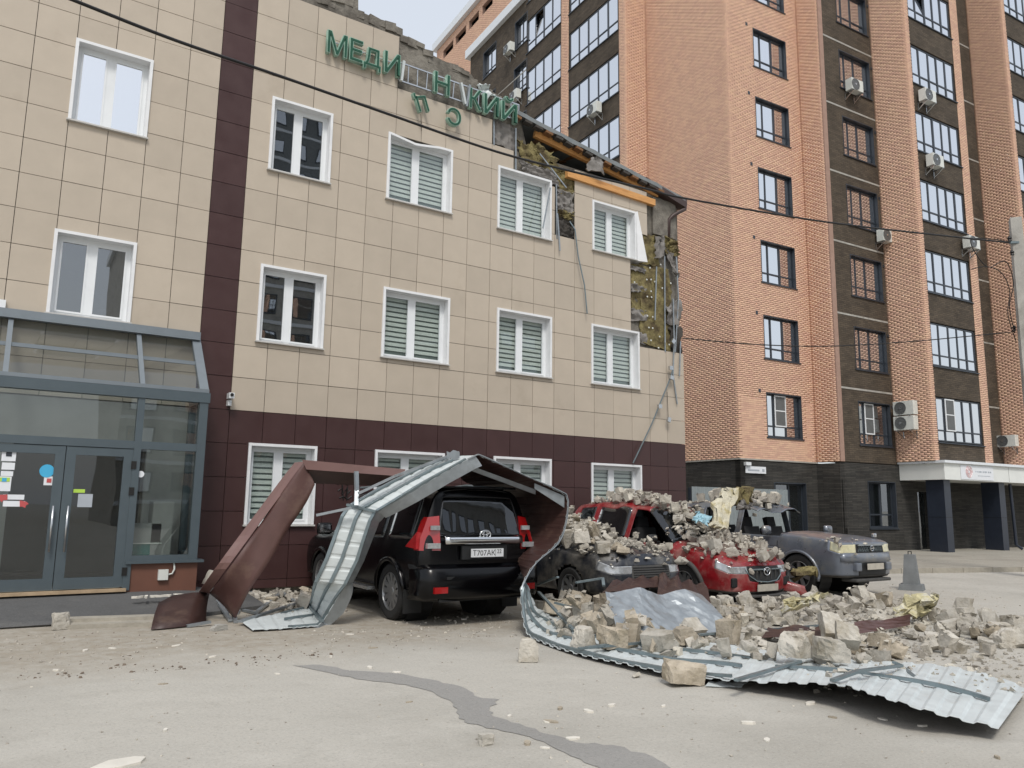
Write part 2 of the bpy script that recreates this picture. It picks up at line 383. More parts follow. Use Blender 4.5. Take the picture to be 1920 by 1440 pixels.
g = MB()
xs = [-500, -120, -40, -16]+[-12+.5*i for i in range(61)]+[24, 32, 60, 150, 500]
ys = [-500, -120, -40, -20]+[-16+.5*i for i in range(49)]+[12, 20, 60, 200, 500]
def gz(x, y): return 0.0
V = [(x, y, 0.0) for y in ys for x in xs]
nx = len(xs)
g.mesh(V, [(j*nx+i, j*nx+i+1, (j+1)*nx+i+1, (j+1)*nx+i) for j in range(len(ys)-1) for i in range(nx-1)])
tag(g.build('ground', 'asphalt', smooth=True), kind='structure')
def flat(name, pts, z, mat, kind='structure', thick=0.0):
    b = MB()
    if thick: b.prism([(p[0], p[1]) for p in pts], (0, 0, z-thick), (1, 0, 0), (0, 1, 0), (0, 0, thick))
    else: b.poly([(p[0], p[1], z) for p in pts])
    return tag(b.build(name, mat), kind=kind)
def ragged(pts, n=10, a=.12, seed=1):
    r = random.Random(seed); out = []
    for i in range(len(pts)):
        p = Vector(pts[i][:2]); q = Vector(pts[(i+1) % len(pts)][:2]); d = q-p; nrm = Vector((-d.y, d.x)).normalized() if d.length else Vector((0, 0))
        for k in range(n):
            t = k/n; out.append(p+d*t+nrm*r.uniform(-a, a)*(0 if k == 0 else 1))
    return out
# water that ran across the road
ws_l = [(548, 1248), (640, 1268), (700, 1278), (760, 1284), (812, 1298), (850, 1320), (862, 1342), (870, 1354), (912, 1366), (975, 1378), (1030, 1398), (1090, 1425), (1130, 1444)]
ws_r = [(1262, 1444), (1225, 1420), (1150, 1398), (1080, 1393), (1030, 1378), (975, 1358), (925, 1344), (918, 1330), (936, 1312), (898, 1308), (880, 1296), (850, 1284), (790, 1272), (740, 1262), (660, 1258), (600, 1247)]
flat('water_streak', ragged([GR(*q) for q in ws_l+ws_r], 4, .022, 5), .004, 'wet')
# apron ramp before the porch, kerb steps
ap = MB()
A = [(-8.5, -.80, .27), (-1.0, -.80, .27), (.2, -.55, .20), (.25, -2.0, .06), (-1.0, -2.55, .05), (-3.2, -2.35, .07), (-8.5, -2.2, .08)]
ap.poly(A); ap.poly([(-8.5, -2.2, .08), (-3.2, -2.35, .07), (-1, -2.55, .05), (.25, -2.0, .06), (.25, -2.0, -.05), (-1, -2.55, -.05), (-3.2, -2.35, -.05), (-8.5, -2.2, -.05)][:8])
tag(ap.build('porch_apron', 'apron'), kind='structure')
kb = MB()
k0, k1 = GR(110, 1181), GR(300, 1174)
for off, h, w in ((0, .055, .22), (.22, .10, .22)):
    d = (k1-k0).normalized(); n_ = Vector((-d.y, d.x, 0))
    kb.bar(k0+n_*(off+w/2)+Vector((0, 0, h/2)), k1+n_*(off+w/2)+Vector((0, 0, h/2)), w, h)
tag(kb.build('kerb_step', 'kerb'), kind='structure')
# pavement before the brick building, kerb line
pv = [(12.8, -1.2), (40, -9.5), (60, 20), (11.7, 20), (11.7, .6)]
flat('pavement', pv, .10, 'pavement', thick=.16)
kb = MB(); q0, q1 = Vector((12.8, -1.2, 0)), Vector((40, -9.5, 0))
L_ = (q1-q0).length; nk = int(L_/1.0); d = (q1-q0)/nk
par = kb.bar(q0+Vector((0, 0, .06)), q1+Vector((0, 0, .06)), .05, .10).build('kerb', 'kerb'); tag(par, kind='structure')
for i in range(nk):
    a = q0+d*(i+.008); b_ = q0+d*(i+.992); n_ = Vector((d.y, -d.x, 0)).normalized()*.10
    MB().bar(a+n_+Vector((0, 0, .065)), b_+n_+Vector((0, 0, .065)), .15, .13+.004*random.random()).build('kerb_stone', 'kerb', par)

# ================================================================== MEDICAL CENTRE BUILDING
T = .6; TH = .597; Z0 = 3.24
bld = thing('office_building', 'beige tiled three storey building with dark brown tiled ground floor and torn roof corner', 'building', (0, 0, 0))
def wr(tl, tr, bl, br):
    a, b, c, d = [WL(*q) for q in (tl, tr, bl, br)]
    return ((a.x+c.x)/2, (b.x+d.x)/2, (c.z+d.z)/2, (a.z+b.z)/2)
wins = [
 (wr((145, 75), (288, 112), (124, 228), (275, 260)), 'sky', 0), (wr((512, 183), (625, 213), (500, 320), (617, 346)), 'plant', 0),
 (wr((728, 247), (848, 283), (723, 373), (846, 404)), 'blind', 1), (wr((935, 312), (1033, 338), (930, 430), (1033, 452)), 'blind', 0),
 (wr((1112, 378), (1190, 395), (1108, 470), (1193, 489)), 'blind', 0),
 (wr((103, 428), (257, 457), (85, 588), (243, 609)), 'pot', 0), (wr((488, 495), (612, 516), (480, 642), (604, 656)), 'pot', 0),
 (wr((718, 537), (843, 560), (714, 671), (840, 686)), 'blind', 0), (wr((932, 577), (1034, 595), (929, 698), (1033, 711)), 'blind', 0),
 (wr((1109, 607), (1198, 623), (1107, 722), (1198, 730)), 'blind', 0),
 (wr((465, 830), (593, 837), (457, 985), (588, 988)), 'blind', 0)]
r0 = wins[-1][0]
for tl, tr in (((703, 843), (833, 850)), ((925, 855), (1033, 861)), ((1108, 867), (1202, 873))):
    a, b = WL(*tl), WL(*tr); wins.append(((a.x, b.x, r0[2], (a.z+b.z)/2), 'blind', 0))
wins += [((-5.9, -4.5, 7.9, 9.6), 'sky', 0), ((-5.9, -4.5, 4.75, 6.4), 'sky', 0)]
holes = [w[0] for w in wins]+[(-3.2, -1.3, .2, 2.5)]
# block core behind the cladding
CB = .12
core = MB()
for r in rect_minus((-8.0, 11.42, 0, 9.9), holes): core.box(r[0], r[1], CB, CB+.3, r[2], r[3])
core_o = core.build('wall', 'block', bld)
c2 = MB(); c2.box(-8.0, 1.2, CB, CB+.3, 9.9, 12.35)
c2.prism([(p.x, p.z) for p in [WL(*q, CB) for q in [(604, 0), (672, -14), (672, 22), (700, 34), (745, 52), (748, 66), (787, 82), (796, 92), (806, 102), (812, 107), (838, 117), (868, 131), (884, 140), (893, 154), (912, 164), (924, 176), (948, 196), (972, 208)]]]
         + [(6.5, 9.9), (1.2, 9.9), (1.2, 12.2)], (0, CB+.005, 0), (1, 0, 0), (0, 0, 1), (0, .28, 0))
par_o = c2.build('parapet', 'block', bld)
# individual blocks along the broken top
r = random.Random(4)
for k in range(26):
    t = k/26; x = 1.35+4.9*t; zt = WL(604+(972-604)*t, 0, CB)
    top = np.interp(604+368*t, [604, 672, 673, 745, 750, 787, 812, 868, 893, 924, 972], [0, -10, 22, 52, 68, 82, 107, 131, 154, 176, 208])
    p = WL(604+368*t, top, CB)
    w, h = r.uniform(.18, .42), r.uniform(.10, .22)
    b = MB(); b.box(-w/2, w/2, -.02, .26, -h*.8, h*.22, M=Matrix.Translation((p.x, CB+.005+r.uniform(-.03, .03), p.z)) @ Matrix.Rotation(r.uniform(-.12, .12), 4, 'Y') @ Matrix.Rotation(r.uniform(-.15, .15), 4, 'Z'))
    b.build('block', 'block', bld)
# other walls, floors, roof
ow = MB(); ow.box(11.12, 11.42, CB+.3, 13, 0, 9.4); ow.box(-8.0, -7.7, CB+.3, 13, 0, 12.0); ow.box(-8.0, 11.42, 13, 13.3, 0, 9.4)
for z in (3.0, 6.3, 9.5): ow.box(-7.7, 11.12, CB+.3, 13, z-.15, z+.1)
ow.build('rear_wall', 'room', bld)
inn = MB(); inn.box(-7.7, 11.1, 3.2, 3.35, .2, 2.84); inn.box(-7.7, 11.1, 3.2, 3.35, 3.12, 6.14); inn.box(-7.7, 11.1, 3.2, 3.35, 6.42, 9.34)
inn.build('inner_wall', 'room', bld)

# tiles
REM1 = [(750, 40), (750, 156), (926, 223), (926, 268), (967, 284), (967, 320), (1043, 345), (1043, 449), (1077, 449), (1077, 318), (1300, 380), (1300, 200), (900, 40)]
REM2 = [(1222, 300), (1222, 440), (1184, 436), (1184, 600), (1196, 622), (1196, 654), (1300, 672), (1300, 300)]
xe = [-7.74+.6*i for i in range(12)]
xe = [x for x in xe if x < -1.15]+[-1.14, -.6]+[T*i for i in range(20)]
xe[-1] = 11.43
GAP = .005
ntile = {'tile': 0}
rr = random.Random(11)
for ci in range(len(xe)-1):
    x0, x1 = xe[ci], xe[ci+1]
    strip = abs(x0+.6) < .01
    for k in range(-6, 15):
        z0, z1 = Z0+TH*k, Z0+TH*(k+1)
        if k == -6: z0 = .10
        if x0 > -.01 and k > 13: continue
        if x1 < -.5 and k < 0: continue     # behind the porch
        cx, cz = (x0+x1)/2, (z0+z1)/2
        px_ = PX((cx, 0, cz))
        if x0 > -.7 and (inpoly(*px_, REM1) or inpoly(*px_, REM2)): continue
        if strip and k == 14: continue
        brown = strip or k < 0
        rects = rect_minus((x0+GAP, x1-GAP, z0+GAP, z1-GAP), holes)
        rects = [q for q in rects if q[1]-q[0] > .02 and q[3]-q[2] > .02]
        if not rects: continue
        b = MB(); oy = rr.uniform(-.0025, .0025); ty = rr.uniform(-.004, .004); tx = rr.uniform(-.004, .004)
        for q in rects:
            Vv = []
            for y in (0, .02):
                for x, z in ((q[0], q[2]), (q[1], q[2]), (q[1], q[3]), (q[0], q[3])): Vv.append((x, y+oy+(x-cx)*ty+(z-cz)*tx, z))
            b.mesh(Vv, [(0, 1, 2, 3), (7, 6, 5, 4), (0, 4, 5, 1), (1, 5, 6, 2), (2, 6, 7, 3), (3, 7, 4, 0)])
        b.build('tile' if not brown else 'brown_tile', 'tile_brown' if brown else 'tile_beige', bld)
# a light render strip that shows where tiles went beside the last top window
MB().box(WL(1081, 350).x, 10.42, .03, CB, 8.62, WL(1228, 380).z).build('render_patch', 'tile_beige', bld) if False else None

def ring(b, x0, x1, z0, z1, y0, y1, w, m=0):
    b.box(x0, x0+w, y0, y1, z0, z1, m); b.box(x1-w, x1, y0, y1, z0, z1, m)
    b.box(x0+w, x1-w, y0+.002, y1-.002, z0, z0+w, m); b.box(x0+w, x1-w, y0+.002, y1-.002, z1-w, z1, m)
def med_window(parent, R, mode, bent, Y=0.0):
    x0, x1, z0, z1 = R; w = x1-x0
    b = MB(); y0 = Y-.035; y1 = Y+.24; t = .05
    b.box(x0, x0+t, y0, y1, z0+.03, z1); b.box(x1-t, x1, y0, y1, z0+.03, z1)
    if bent:   # head casing pushed in at the middle
        n = 10
        for i in range(n):
            a0, a1 = x0+t+(w-2*t)*i/n, x0+t+(w-2*t)*(i+1)/n
            f = lambda s: -.09*max(0, 1-abs((s-x0)/w-.42)/.38)
            za, zb = z1+f(a0), z1+f(a1)
            b.mesh([(a0, y0, za-t), (a1, y0, zb-t), (a1, y0, zb), (a0, y0, za), (a0, y1, z1-t-.02), (a1, y1, z1-t-.02), (a1, y1, z1-.01), (a0, y1, z1-.01)],
                   [(0, 1, 2, 3), (7, 6, 5, 4), (0, 4, 5, 1), (3, 2, 6, 7)])
    else: b.box(x0+t, x1-t, y0+.002, y1, z1-t, z1)
    win = b.build('window', 'white_trim', parent)
    MB().box(x0-.02, x1+.02, y0-.03, y1, z0, z0+.026).build('sill', 'sill_metal', win)
    ix0, ix1, iz0, iz1 = x0+t, x1-t, z0+.03, z1-t
    fy = Y+.16; fr = MB(); fw = .065; mx = ix0+(ix1-ix0)*.47
    ring(fr, ix0, ix1, iz0, iz1, fy, fy+.06, fw); fr.box(mx-.055, mx+.055, fy-.004, fy+.062, iz0+fw, iz1-fw)
    fr.build('frame', 'white_pvc', win)
    for a, c in ((ix0+fw, mx-.055), (mx+.055, ix1-fw)):
        sf = MB(); ring(sf, a, c, iz0+fw, iz1-fw, fy-.012, fy+.04, .03); sf.build('sash', 'white_pvc', win)
        MB().box(a+.03, c-.03, fy+.015, fy+.021, iz0+fw+.03, iz1-fw-.03).build('pane', 'glass_clear' if mode == 'blind' else ('glass_sky' if mode in ('sky',) else 'glass_dark'), win)
        if mode == 'blind':
            zt, zb = iz1-fw-.02, iz0+fw+.02; p = .105; n = int((zt-zb)/p)
            for i in range(n):
                za = zt-i*p
                MB().box(a+.012, c-.012, fy+.075, fy+.079, za-p*.66, za).build('slat', 'blind', win)
            MB().box(a+.012, c-.012, fy+.10, fy+.104, zb, zt).build('shade', 'blind_sheer', win)
    if mode == 'pot' or mode == 'plant':
        cx = mx+.28; po = MB(); po.lathe([(0, 0), (.075, 0), (.10, .17), (.085, .17), (.08, .13), (0, .13)], Matrix.Translation((cx, fy+.2, iz0+fw)) @ Matrix.Rotation(-math.pi/2, 4, 'Y'), 16)
        pot = po.build('flower_pot', 'white_pvc'); 
        tag(pot, None, 'flower pot')
        return win, pot, (cx, fy+.2, iz0+fw)
    return win, None, None
pm('leaf', srgb(58, 92, 44), rough=.6, var=.3, scale=20)
potlab = ['white flower pot behind the upper floor window beside the brown strip', 'white flower pot behind the window directly above the glass porch', 'white flower pot behind the middle floor window beside the brown strip']
pk = 0
for R, mode, bent in wins:
    w_, pot, loc = med_window(bld, R, mode, bent)
    if pot:
        pot['label'] = potlab[pk]; pot['group'] = 'pots on the window sills'
        lf = MB(); q = random.Random(pk)
        for i in range(60):
            a = q.uniform(0, 6.28); e = q.uniform(.2, 1.3); l = q.uniform(.10, .26); c_ = Vector((loc[0], loc[1], loc[2]+.15)); d = Vector((math.cos(a)*math.cos(e), .6*math.sin(a)*math.cos(e), math.sin(e)))
            s_ = d.cross(Vector((q.random(), q.random(), .3))).normalized()*.022; e1 = c_+d*l
            lf.poly([c_+d*l*.3, c_+d*l*.6+s_, e1, c_+d*l*.6-s_])
        lf.build('leaves', 'leaf', pot); pk += 1

# ---------------------------------------------------------------- torn corner: wool, membrane, timber, roof verge
def lumpy(O, u, v, nu, nv, amp, seed, n=None, holes=None, sc=3.0):
    """bumpy panel spanned by u, v from O, pushed along n"""
    r = np.random.default_rng(seed); O = Vector(O); u = Vector(u); v = Vector(v); n = Vector(n) if n else u.cross(v).normalized()
    Z = r.normal(size=(nu+1, nv+1))
    for _ in range(2): Z = (Z+np.roll(Z, 1, 0)+np.roll(Z, -1, 0)+np.roll(Z, 1, 1)+np.roll(Z, -1, 1))/3.2
    return [[O+u*(i/nu)+v*(j/nv)+n*float(Z[i, j])*amp for j in range(nv+1)] for i in range(nu+1)]
def patch_px(name, quad, Y, mat, amp, seed, nu=14, nv=14, t=.03, edge=.0):
    """torn panel given by four photo corners (tl,tr,br,bl) on the plane y=Y"""
    tl, tr, br, bl = [WL(*q, Y) for q in quad]; r = np.random.default_rng(seed); G = []
    Z = r.normal(size=(nv+1, nu+1)); Z = (Z+np.roll(Z, 1, 0)+np.roll(Z, 1, 1)+np.roll(Z, -1, 0)+np.roll(Z, -1, 1))/3.0
    E = r.normal(size=(nv+1, nu+1, 2))*edge
    for j in range(nv+1):
        row = []
        for i in range(nu+1):
            a, b = i/nu, j/nv
            p = tl*(1-a)*(1-b)+tr*a*(1-b)+br*a*b+bl*(1-a)*b
            k = 1.0 if i in (0, nu) or j in (0, nv) else .35
            row.append(Vector((p.x+E[j, i, 0]*k, p.y+float(Z[j, i])*amp, p.z+E[j, i, 1]*k)))
        G.append(row)
    b = MB(); b.sheet(G, t); o = b.build(name, mat, bld); return autosmooth(o, 50)
W = 'insulation'
patch_px(W, [(972, 272), (1012, 268), (1048, 300), (985, 322)], .05, 'wool', .035, 1, edge=.03)
patch_px(W, [(968, 262), (1000, 280), (1060, 318), (1043, 345)], .075, 'wool', .03, 2, edge=.03)
patch_px(W, [(1046, 322), (1078, 330), (1077, 365), (1046, 362)], .05, 'wool', .03, 3, edge=.02)
patch_px(W, [(1044, 392), (1075, 400), (1072, 412), (1043, 402)], .03, 'wool', .03, 4, edge=.02)
patch_px(W, [(1200, 438), (1232, 442), (1236, 500), (1200, 494)], .055, 'wool', .035, 5, edge=.02)
patch_px(W, [(1184, 494), (1254, 505), (1262, 592), (1184, 600)], .075, 'wool', .03, 6, edge=.012)
patch_px(W, [(1201, 560), (1258, 572), (1258, 660), (1201, 642)], .075, 'wool', .03, 7, edge=.012)
patch_px(W, [(1245, 445), (1270, 452), (1274, 480), (1248, 476)], .02, 'wool', .05, 8, edge=.03)
patch_px('membrane', [(928, 222), (968, 240), (968, 286), (928, 268)], .06, 'membrane', .03, 9, edge=.012)
patch_px('membrane', [(972, 300), (1040, 322), (1050, 350), (985, 322)], .035, 'membrane', .03, 10, edge=.02)
patch_px('membrane', [(1044, 352), (1076, 364), (1074, 402), (1046, 392)], .04, 'membrane', .04, 11, edge=.012)
patch_px('membrane', [(1044, 408), (1074, 418), (1076, 447), (1046, 440)], .07, 'mortar_dark', .03, 12, edge=.012)
patch_px('membrane', [(1183, 497), (1212, 503), (1212, 512), (1184, 506)], .03, 'membrane', .03, 13, 10, 5, edge=.014)
patch_px('membrane', [(1183, 532), (1212, 538), (1210, 548), (1184, 546)], .03, 'membrane', .04, 14, 10, 5, edge=.014)
patch_px('membrane', [(1184, 578), (1216, 584), (1214, 602), (1185, 600)], .045, 'membrane', .04, 15, 8, 6, edge=.014)
patch_px('membrane', [(1200, 622), (1214, 626), (1212, 646), (1199, 640)], .04, 'membrane', .03, 16, 6, 6, edge=.01)
patch_px('membrane', [(1230, 446), (1245, 444), (1246, 480), (1230, 484)], -.02, 'membrane', .05, 17, 7, 8, edge=.02)
patch_px('membrane', [(1247, 462), (1262, 476), (1272, 520), (1262, 512)], -.02, 'membrane', .06, 18, 6, 10, edge=.02)
patch_px('membrane', [(1250, 574), (1276, 560), (1278, 612), (1252, 606)], -.01, 'membrane', .06, 19, 8, 8, edge=.02)
patch_px('membrane', [(1252, 612), (1276, 612), (1278, 662), (1262, 664)], .05, 'mortar_dark', .05, 20, 6, 8, edge=.02)
patch_px('membrane', [(895, 158), (912, 160), (930, 178), (912, 184)], -.06, 'sheet_white', .06, 21, 6, 6, edge=.02)
# fixing discs in the wool
r = random.Random(5)
for (x, y) in [(1190, 529), (1213, 524), (1221, 524), (1228, 528), (1258, 531), (1213, 546), (1221, 546), (1214, 556), (1222, 557), (1242, 540), (1214, 592), (1224, 594), (1217, 614), (1224, 615), (1237, 631), (1221, 638), (1235, 652), (1255, 646), (1239, 496), (1219, 502)]:
    p = WL(x, y, .02); MB().lathe([(0, 0), (.022, 0), (.022, .012), (0, .014)], Matrix.Translation(p) @ Matrix.Rotation(-math.pi/2, 4, 'Z') @ Matrix.Scale(-1, 4, (1, 0, 0)), 10).build('fixing_disc', 'plastic_white', bld)
# hanging rails and straps on the facade
def rail(name, pts, Y, w=.035, mat='galv', parent=None):
    P = [WL(*q[:2], q[2] if len(q) > 2 else Y) for q in pts]; b = MB()
    for a, c in zip(P, P[1:]): b.bar(a, c, w, w*.5, up=(0, 1, 0))
    return b.build(name, mat, parent or bld)
for pts in ([(926, 215), (926, 272)], [(967, 240), (967, 318)], [(1043, 345), (1044, 448)], [(1246, 480), (1247, 660)], [(1231, 500), (1228, 600)], [(1045, 400), (1050, 470, -.08)],
            [(1268, 480, -.03), (1272, 560, -.05), (1266, 660, -.03)], [(1262, 560, -.04), (1264, 640, -.06), (1262, 702, -.05), (1270, 758, -.04)],
            [(1276, 640, -.02), (1274, 705, -.05)]):
    rail('rail', pts, .0)
rail('rail', [(1068, 415, -.04), (1078, 430, -.10), (1084, 480, -.10), (1096, 535, -.12), (1101, 588, -.10)], -.05, .03, 'galv_dark')
rail('rail', [(1062, 352, -.12), (1012, 288, -.02)], -.05, .03, 'galv')
rail('rail', [(1032, 352, -.08), (1018, 428, -.14)], -.05, .03, 'galv')
rail('rail', [(1262, 690, -.06), (1258, 706, -.10), (1222, 795, -.10), (1187, 868, -.08)], -.05, .03, 'galv_dark')
for q in ((1237, 762), (1262, 640), (1258, 690), (1259, 708), (1254, 787)):
    p = WL(*q, -.12); o = MB().box(-.05, .05, -.03, .03, -.06, .06, M=Matrix.Translation(p) @ Matrix.Rotation(q[0] % 7*.3, 4, 'Y')).build('clip', 'steel', bld)
MB().tube([WL(1251, 735, -.05), WL(1252, 760, -.07), WL(1253, 785, -.08)], .006, 6).build('wire', 'cable', bld)
# split casing by the last upper window
R4 = wins[4][0]
MB().mesh([(R4[1]+.0, -.04, R4[3]), (R4[1]+.04, -.05, R4[3]+.02), (R4[1]+.26, -.16, R4[2]-.02), (R4[1]+.02, -.06, R4[2]), (R4[1], .1, R4[3]), (R4[1]+.03, .1, R4[3]), (R4[1]+.1, .08, R4[2]), (R4[1], .1, R4[2])],
          [(0, 1, 2, 3), (7, 6, 5, 4), (1, 5, 6, 2), (0, 3, 7, 4), (3, 2, 6, 7), (0, 4, 5, 1)]).build('bent_casing', 'white_trim', bld)
# timbers
def beam(p, q, Yp, Yq, w, h, mat='wood', name='beam'):
    return MB().bar(WL(*p, Yp), WL(*q, Yq), w, h).build(name, mat, bld)
beam((1062, 326), (1226, 381), -.02, -.02, .12, .17)
beam((1002, 251), (1110, 303), .12, .12, .10, .17)
beam((1110, 303), (1232, 366), .12, .12, .10, .15)
beam((1048, 300), (1105, 296), .9, .5, .10, .16, 'wood_old')
beam((1075, 318), (1120, 305), 1.2, .5, .10, .16, 'wood_old')
for i in range(7):
    a = (1020+i*32, 268+i*13.6); p = WL(*a, .2); MB().bar(p+Vector((0, 0, .12)), p+Vector((0, 4, .75)), .08, .16).build('rafter', 'wood_old', bld)
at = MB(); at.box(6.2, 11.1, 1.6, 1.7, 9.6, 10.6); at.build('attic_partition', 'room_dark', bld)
# roof verge and roof sheet, falling to the right
va, vb = WL(962, 202, -.10), WL(1248, 352, -.10)
sl = (vb-va); vc = va+sl*1.16
rf = MB()
rf.mesh([va+Vector((0, 0, -.10)), vc+Vector((0, 0, -.10)), vc, va, va+Vector((0, 12.8, .55)), vc+Vector((0, 12.8, .55)), vc+Vector((0, 12.8, .45)), va+Vector((0, 12.8, .45))],
        [(0, 1, 2, 3), (3, 2, 5, 4), (0, 7, 6, 1), (1, 6, 5, 2), (0, 3, 4, 7)])
rf.build('roof', 'flashing', bld)
for i in range(16):
    t0 = (i+.1)/16; t1 = (i+.75)/16
    MB().bar(va+sl*t0+Vector((0, .05, -.16)), va+sl*t1+Vector((0, .05, -.16+random.uniform(-.02, .02))), .16, .06).build('batten', 'mortar_dark' if i % 3 else 'wood_old', bld)
MB().sheet([[va+sl*(i/14)+Vector((0, -.02-.02*math.sin(i*2.1), -.02-.05*j+.01*math.sin(i*3+j))) for j in range(3)] for i in range(15)], .004).build('flashing', 'flashing', bld)
patch_px('membrane', [(1112, 292), (1130, 300), (1132, 326), (1100, 316)], -.18, 'membrane', .05, 31, 6, 6, edge=.02)
# eaves box and drainpipe at the corner
e0 = WL(1222, 352, -.1); 
eb = MB(); ez = WL(1252, 372, 0).z; ex0 = WL(1212, 345, -.12).x; ex1 = WL(1288, 366, -.12).x
eb.mesh([(ex0, -.12, ez+.34), (ex1, -.12, ez+.0), (ex1, 13, ez+.0), (ex0, 13, ez+.34), (ex0+.1, -.12, ez+.16), (ex1, -.12, ez-.10), (ex1, 13, ez-.10), (11.5, -.12, ez-.16), (11.5, 13, ez-.16), (ex0+.1, 13, ez+.16)],
        [(0, 1, 2, 3), (0, 4, 7, 5, 1), (1, 5, 6, 2), (5, 7, 8, 6), (7, 4, 9, 8), (3, 2, 6, 8, 9)])
eb.build('eaves', 'brown_gutter', bld)
pp = [WL(1285, 372, -.06), WL(1284, 392, -.06), WL(1262, 404, .0), WL(1254, 412, .06), WL(1253, 452, .08)]
MB().tube(pp, .055, 10).build('drainpipe', 'brown_gutter', bld, smooth=True)
# block column strip beside the corner
MB().box(10.46, 11.30, .05, CB+.01, WL(1240, 440).z, WL(1240, 372).z).build('wall_patch', 'block', bld)
# beige skim between beam and window
q0 = WL(1080, 345); MB().box(7.82, 10.44, .015, CB-.01, R4[3]-.02 if False else 8.70, 9.56).build('skim_patch', 'tile_beige', bld) if False else None

# ---------------------------------------------------------------- broken roof sign
sg_ = thing('roof_sign', 'broken green letter sign along the torn parapet', 'sign', (3, -.1, 10.5))
zb = WL(700, 131, -.08).z
def letter(ch, pxl, pyb, pxt, H=.50, Y=-.10, parent=sg_, M=None, name='letter', wpx=None):
    me = text_mesh(ch, 1.0, .045, 'green_rim', .022); a, c = bounds(me)
    me2 = text_mesh(ch, 1.0, .045, 'green_sign', -.006)
    s = H/(c[1]-a[1])
    p = WL(pxl, pyb, Y); sx = s
    if wpx: sx = (WL(wpx, pyb, Y).x-p.x)/(c[0]-a[0])
    base = M if M is not None else Matrix.Translation(p) @ Matrix.Rotation(math.pi/2, 4, 'X')
    S = base @ Matrix.Diagonal((sx, s, 1, 1)) @ Matrix.Translation((-a[0], -a[1], 0))
    for mm, dz in ((me, 0), (me2, .012)):
        mm.transform(S @ Matrix.Translation((0, 0, dz)))
    o = link(name, me, parent); i = link('face', me2, o); return o
for ch, x, y, x2 in (('М', 611, 99, 650), ('Е', 653, 113, 679), ('Д', 679, 128, 713), ('И', 718, 136, 749), ('Н', 812, 173, 842), ('К', 878, 203, 902), ('И', 905, 213, 934), ('Й', 938, 224, 968)):
    letter(ch, x, y, 0, .50 if ch != 'Й' else .60, wpx=x2)
sf = MB(); za, zt = WL(752, 152, -.05).z, WL(752, 118, -.05).z
xa, xb = WL(748, 130, -.05).x, WL(972, 200, -.05).x
sf.bar((xa, -.05, za), (xb, -.05, za), .03, .03); sf.bar((xa, -.05, zt), (xb, -.05, zt-.02), .03, .03)
xa2 = WL(612, 90, -.05).x
sf.bar((xa2, -.03, zt-.05), (xa, -.03, zt-.05), .02, .02)
for i in range(15): 
    x = xa+(xb-xa)*i/14; sf.bar((x, -.045, za), (x+random.uniform(-.03, .03), -.045, zt), .02, .02, up=(0, 1, 0))
sf.build('support_frame', 'steel', sg_)
for a, c, mt in (((757, 115), (752, 152), 'sheet_white'), ((864, 156), (872, 196), 'sheet_white'), ((880, 160), (874, 200), 'galv')):
    MB().bar(WL(*a, -.12), WL(*c, -.10), .05, .08, up=(0, 1, 0)).build('bent_strip', mt, sg_)
def fallen(ch, pxc, pyc, ang, H, label):
    c = WL(pxc, pyc, -.14); t = thing('sign_letter', label, 'letter', c, 'letters fallen from the roof sign')
    M = Matrix.Translation(c) @ Matrix.Rotation(math.pi/2, 4, 'X') @ Matrix.Rotation(ang, 4, 'Z') @ Matrix.Translation((-H*.36, -H*.5, 0))
    me = letter(ch, 0, 0, 0, H, parent=t, M=M, name='letter_body'); return t
t1 = fallen('Ц', 788, 193, R_(200), .42, 'green sign letter hanging askew below the gap in the roof sign')
t2 = fallen('С', 852, 221, R_(180), .42, 'round green sign letter turned upside down against the beige tiles')
MB().tube([WL(789, 214, -.08), WL(790, 245, -.03)], .006, 5).build('wire', 'cable', t1)
# camera and small white box on the facade
cm = thing('security_camera', 'small white wall camera at the edge of the brown tile strip', 'camera', WL(431, 745, -.1))
p = WL(431, 748, -.1)
MB().box(-.045, .045, -.13, .05, -.05, .05, M=Matrix.Translation(p+Vector((0, 0, .05)))).build('camera_body', 'white_pvc', cm)
MB().lathe([(0, 0), (.03, 0), (.03, .02), (0, .02)], Matrix.Translation(p+Vector((0, -.15, .06))) @ Matrix.Rotation(math.pi/2, 4, 'Z'), 12).build('lens', 'cable', cm)
MB().box(-.03, .03, -.02, .12, -.12, -.02, M=Matrix.Translation(p)).build('bracket', 'white_pvc', cm)
wb = WL(6, 574, -.02); tag(MB().box(wb.x-.2, wb.x+.03, -.08, .0, wb.z-.09, wb.z+.09).build('wall_box', 'white_pvc'), 'small white box on the beige tiles just above the porch roof', 'box')

b = MB()
for P_ in ([(632, 908), (640, 905), (652, 909), (658, 906)], [(634, 920), (642, 914), (640, 928), (650, 916), (648, 930), (657, 920)], [(636, 934), (644, 931), (652, 936), (660, 930)], [(641, 903), (644, 938)], [(652, 912), (650, 938)]):
    b.tube([WL(*q, -.006) for q in P_], .012, 4)
tag(b.build('graffiti', 'cable', bld), kind='stuff')
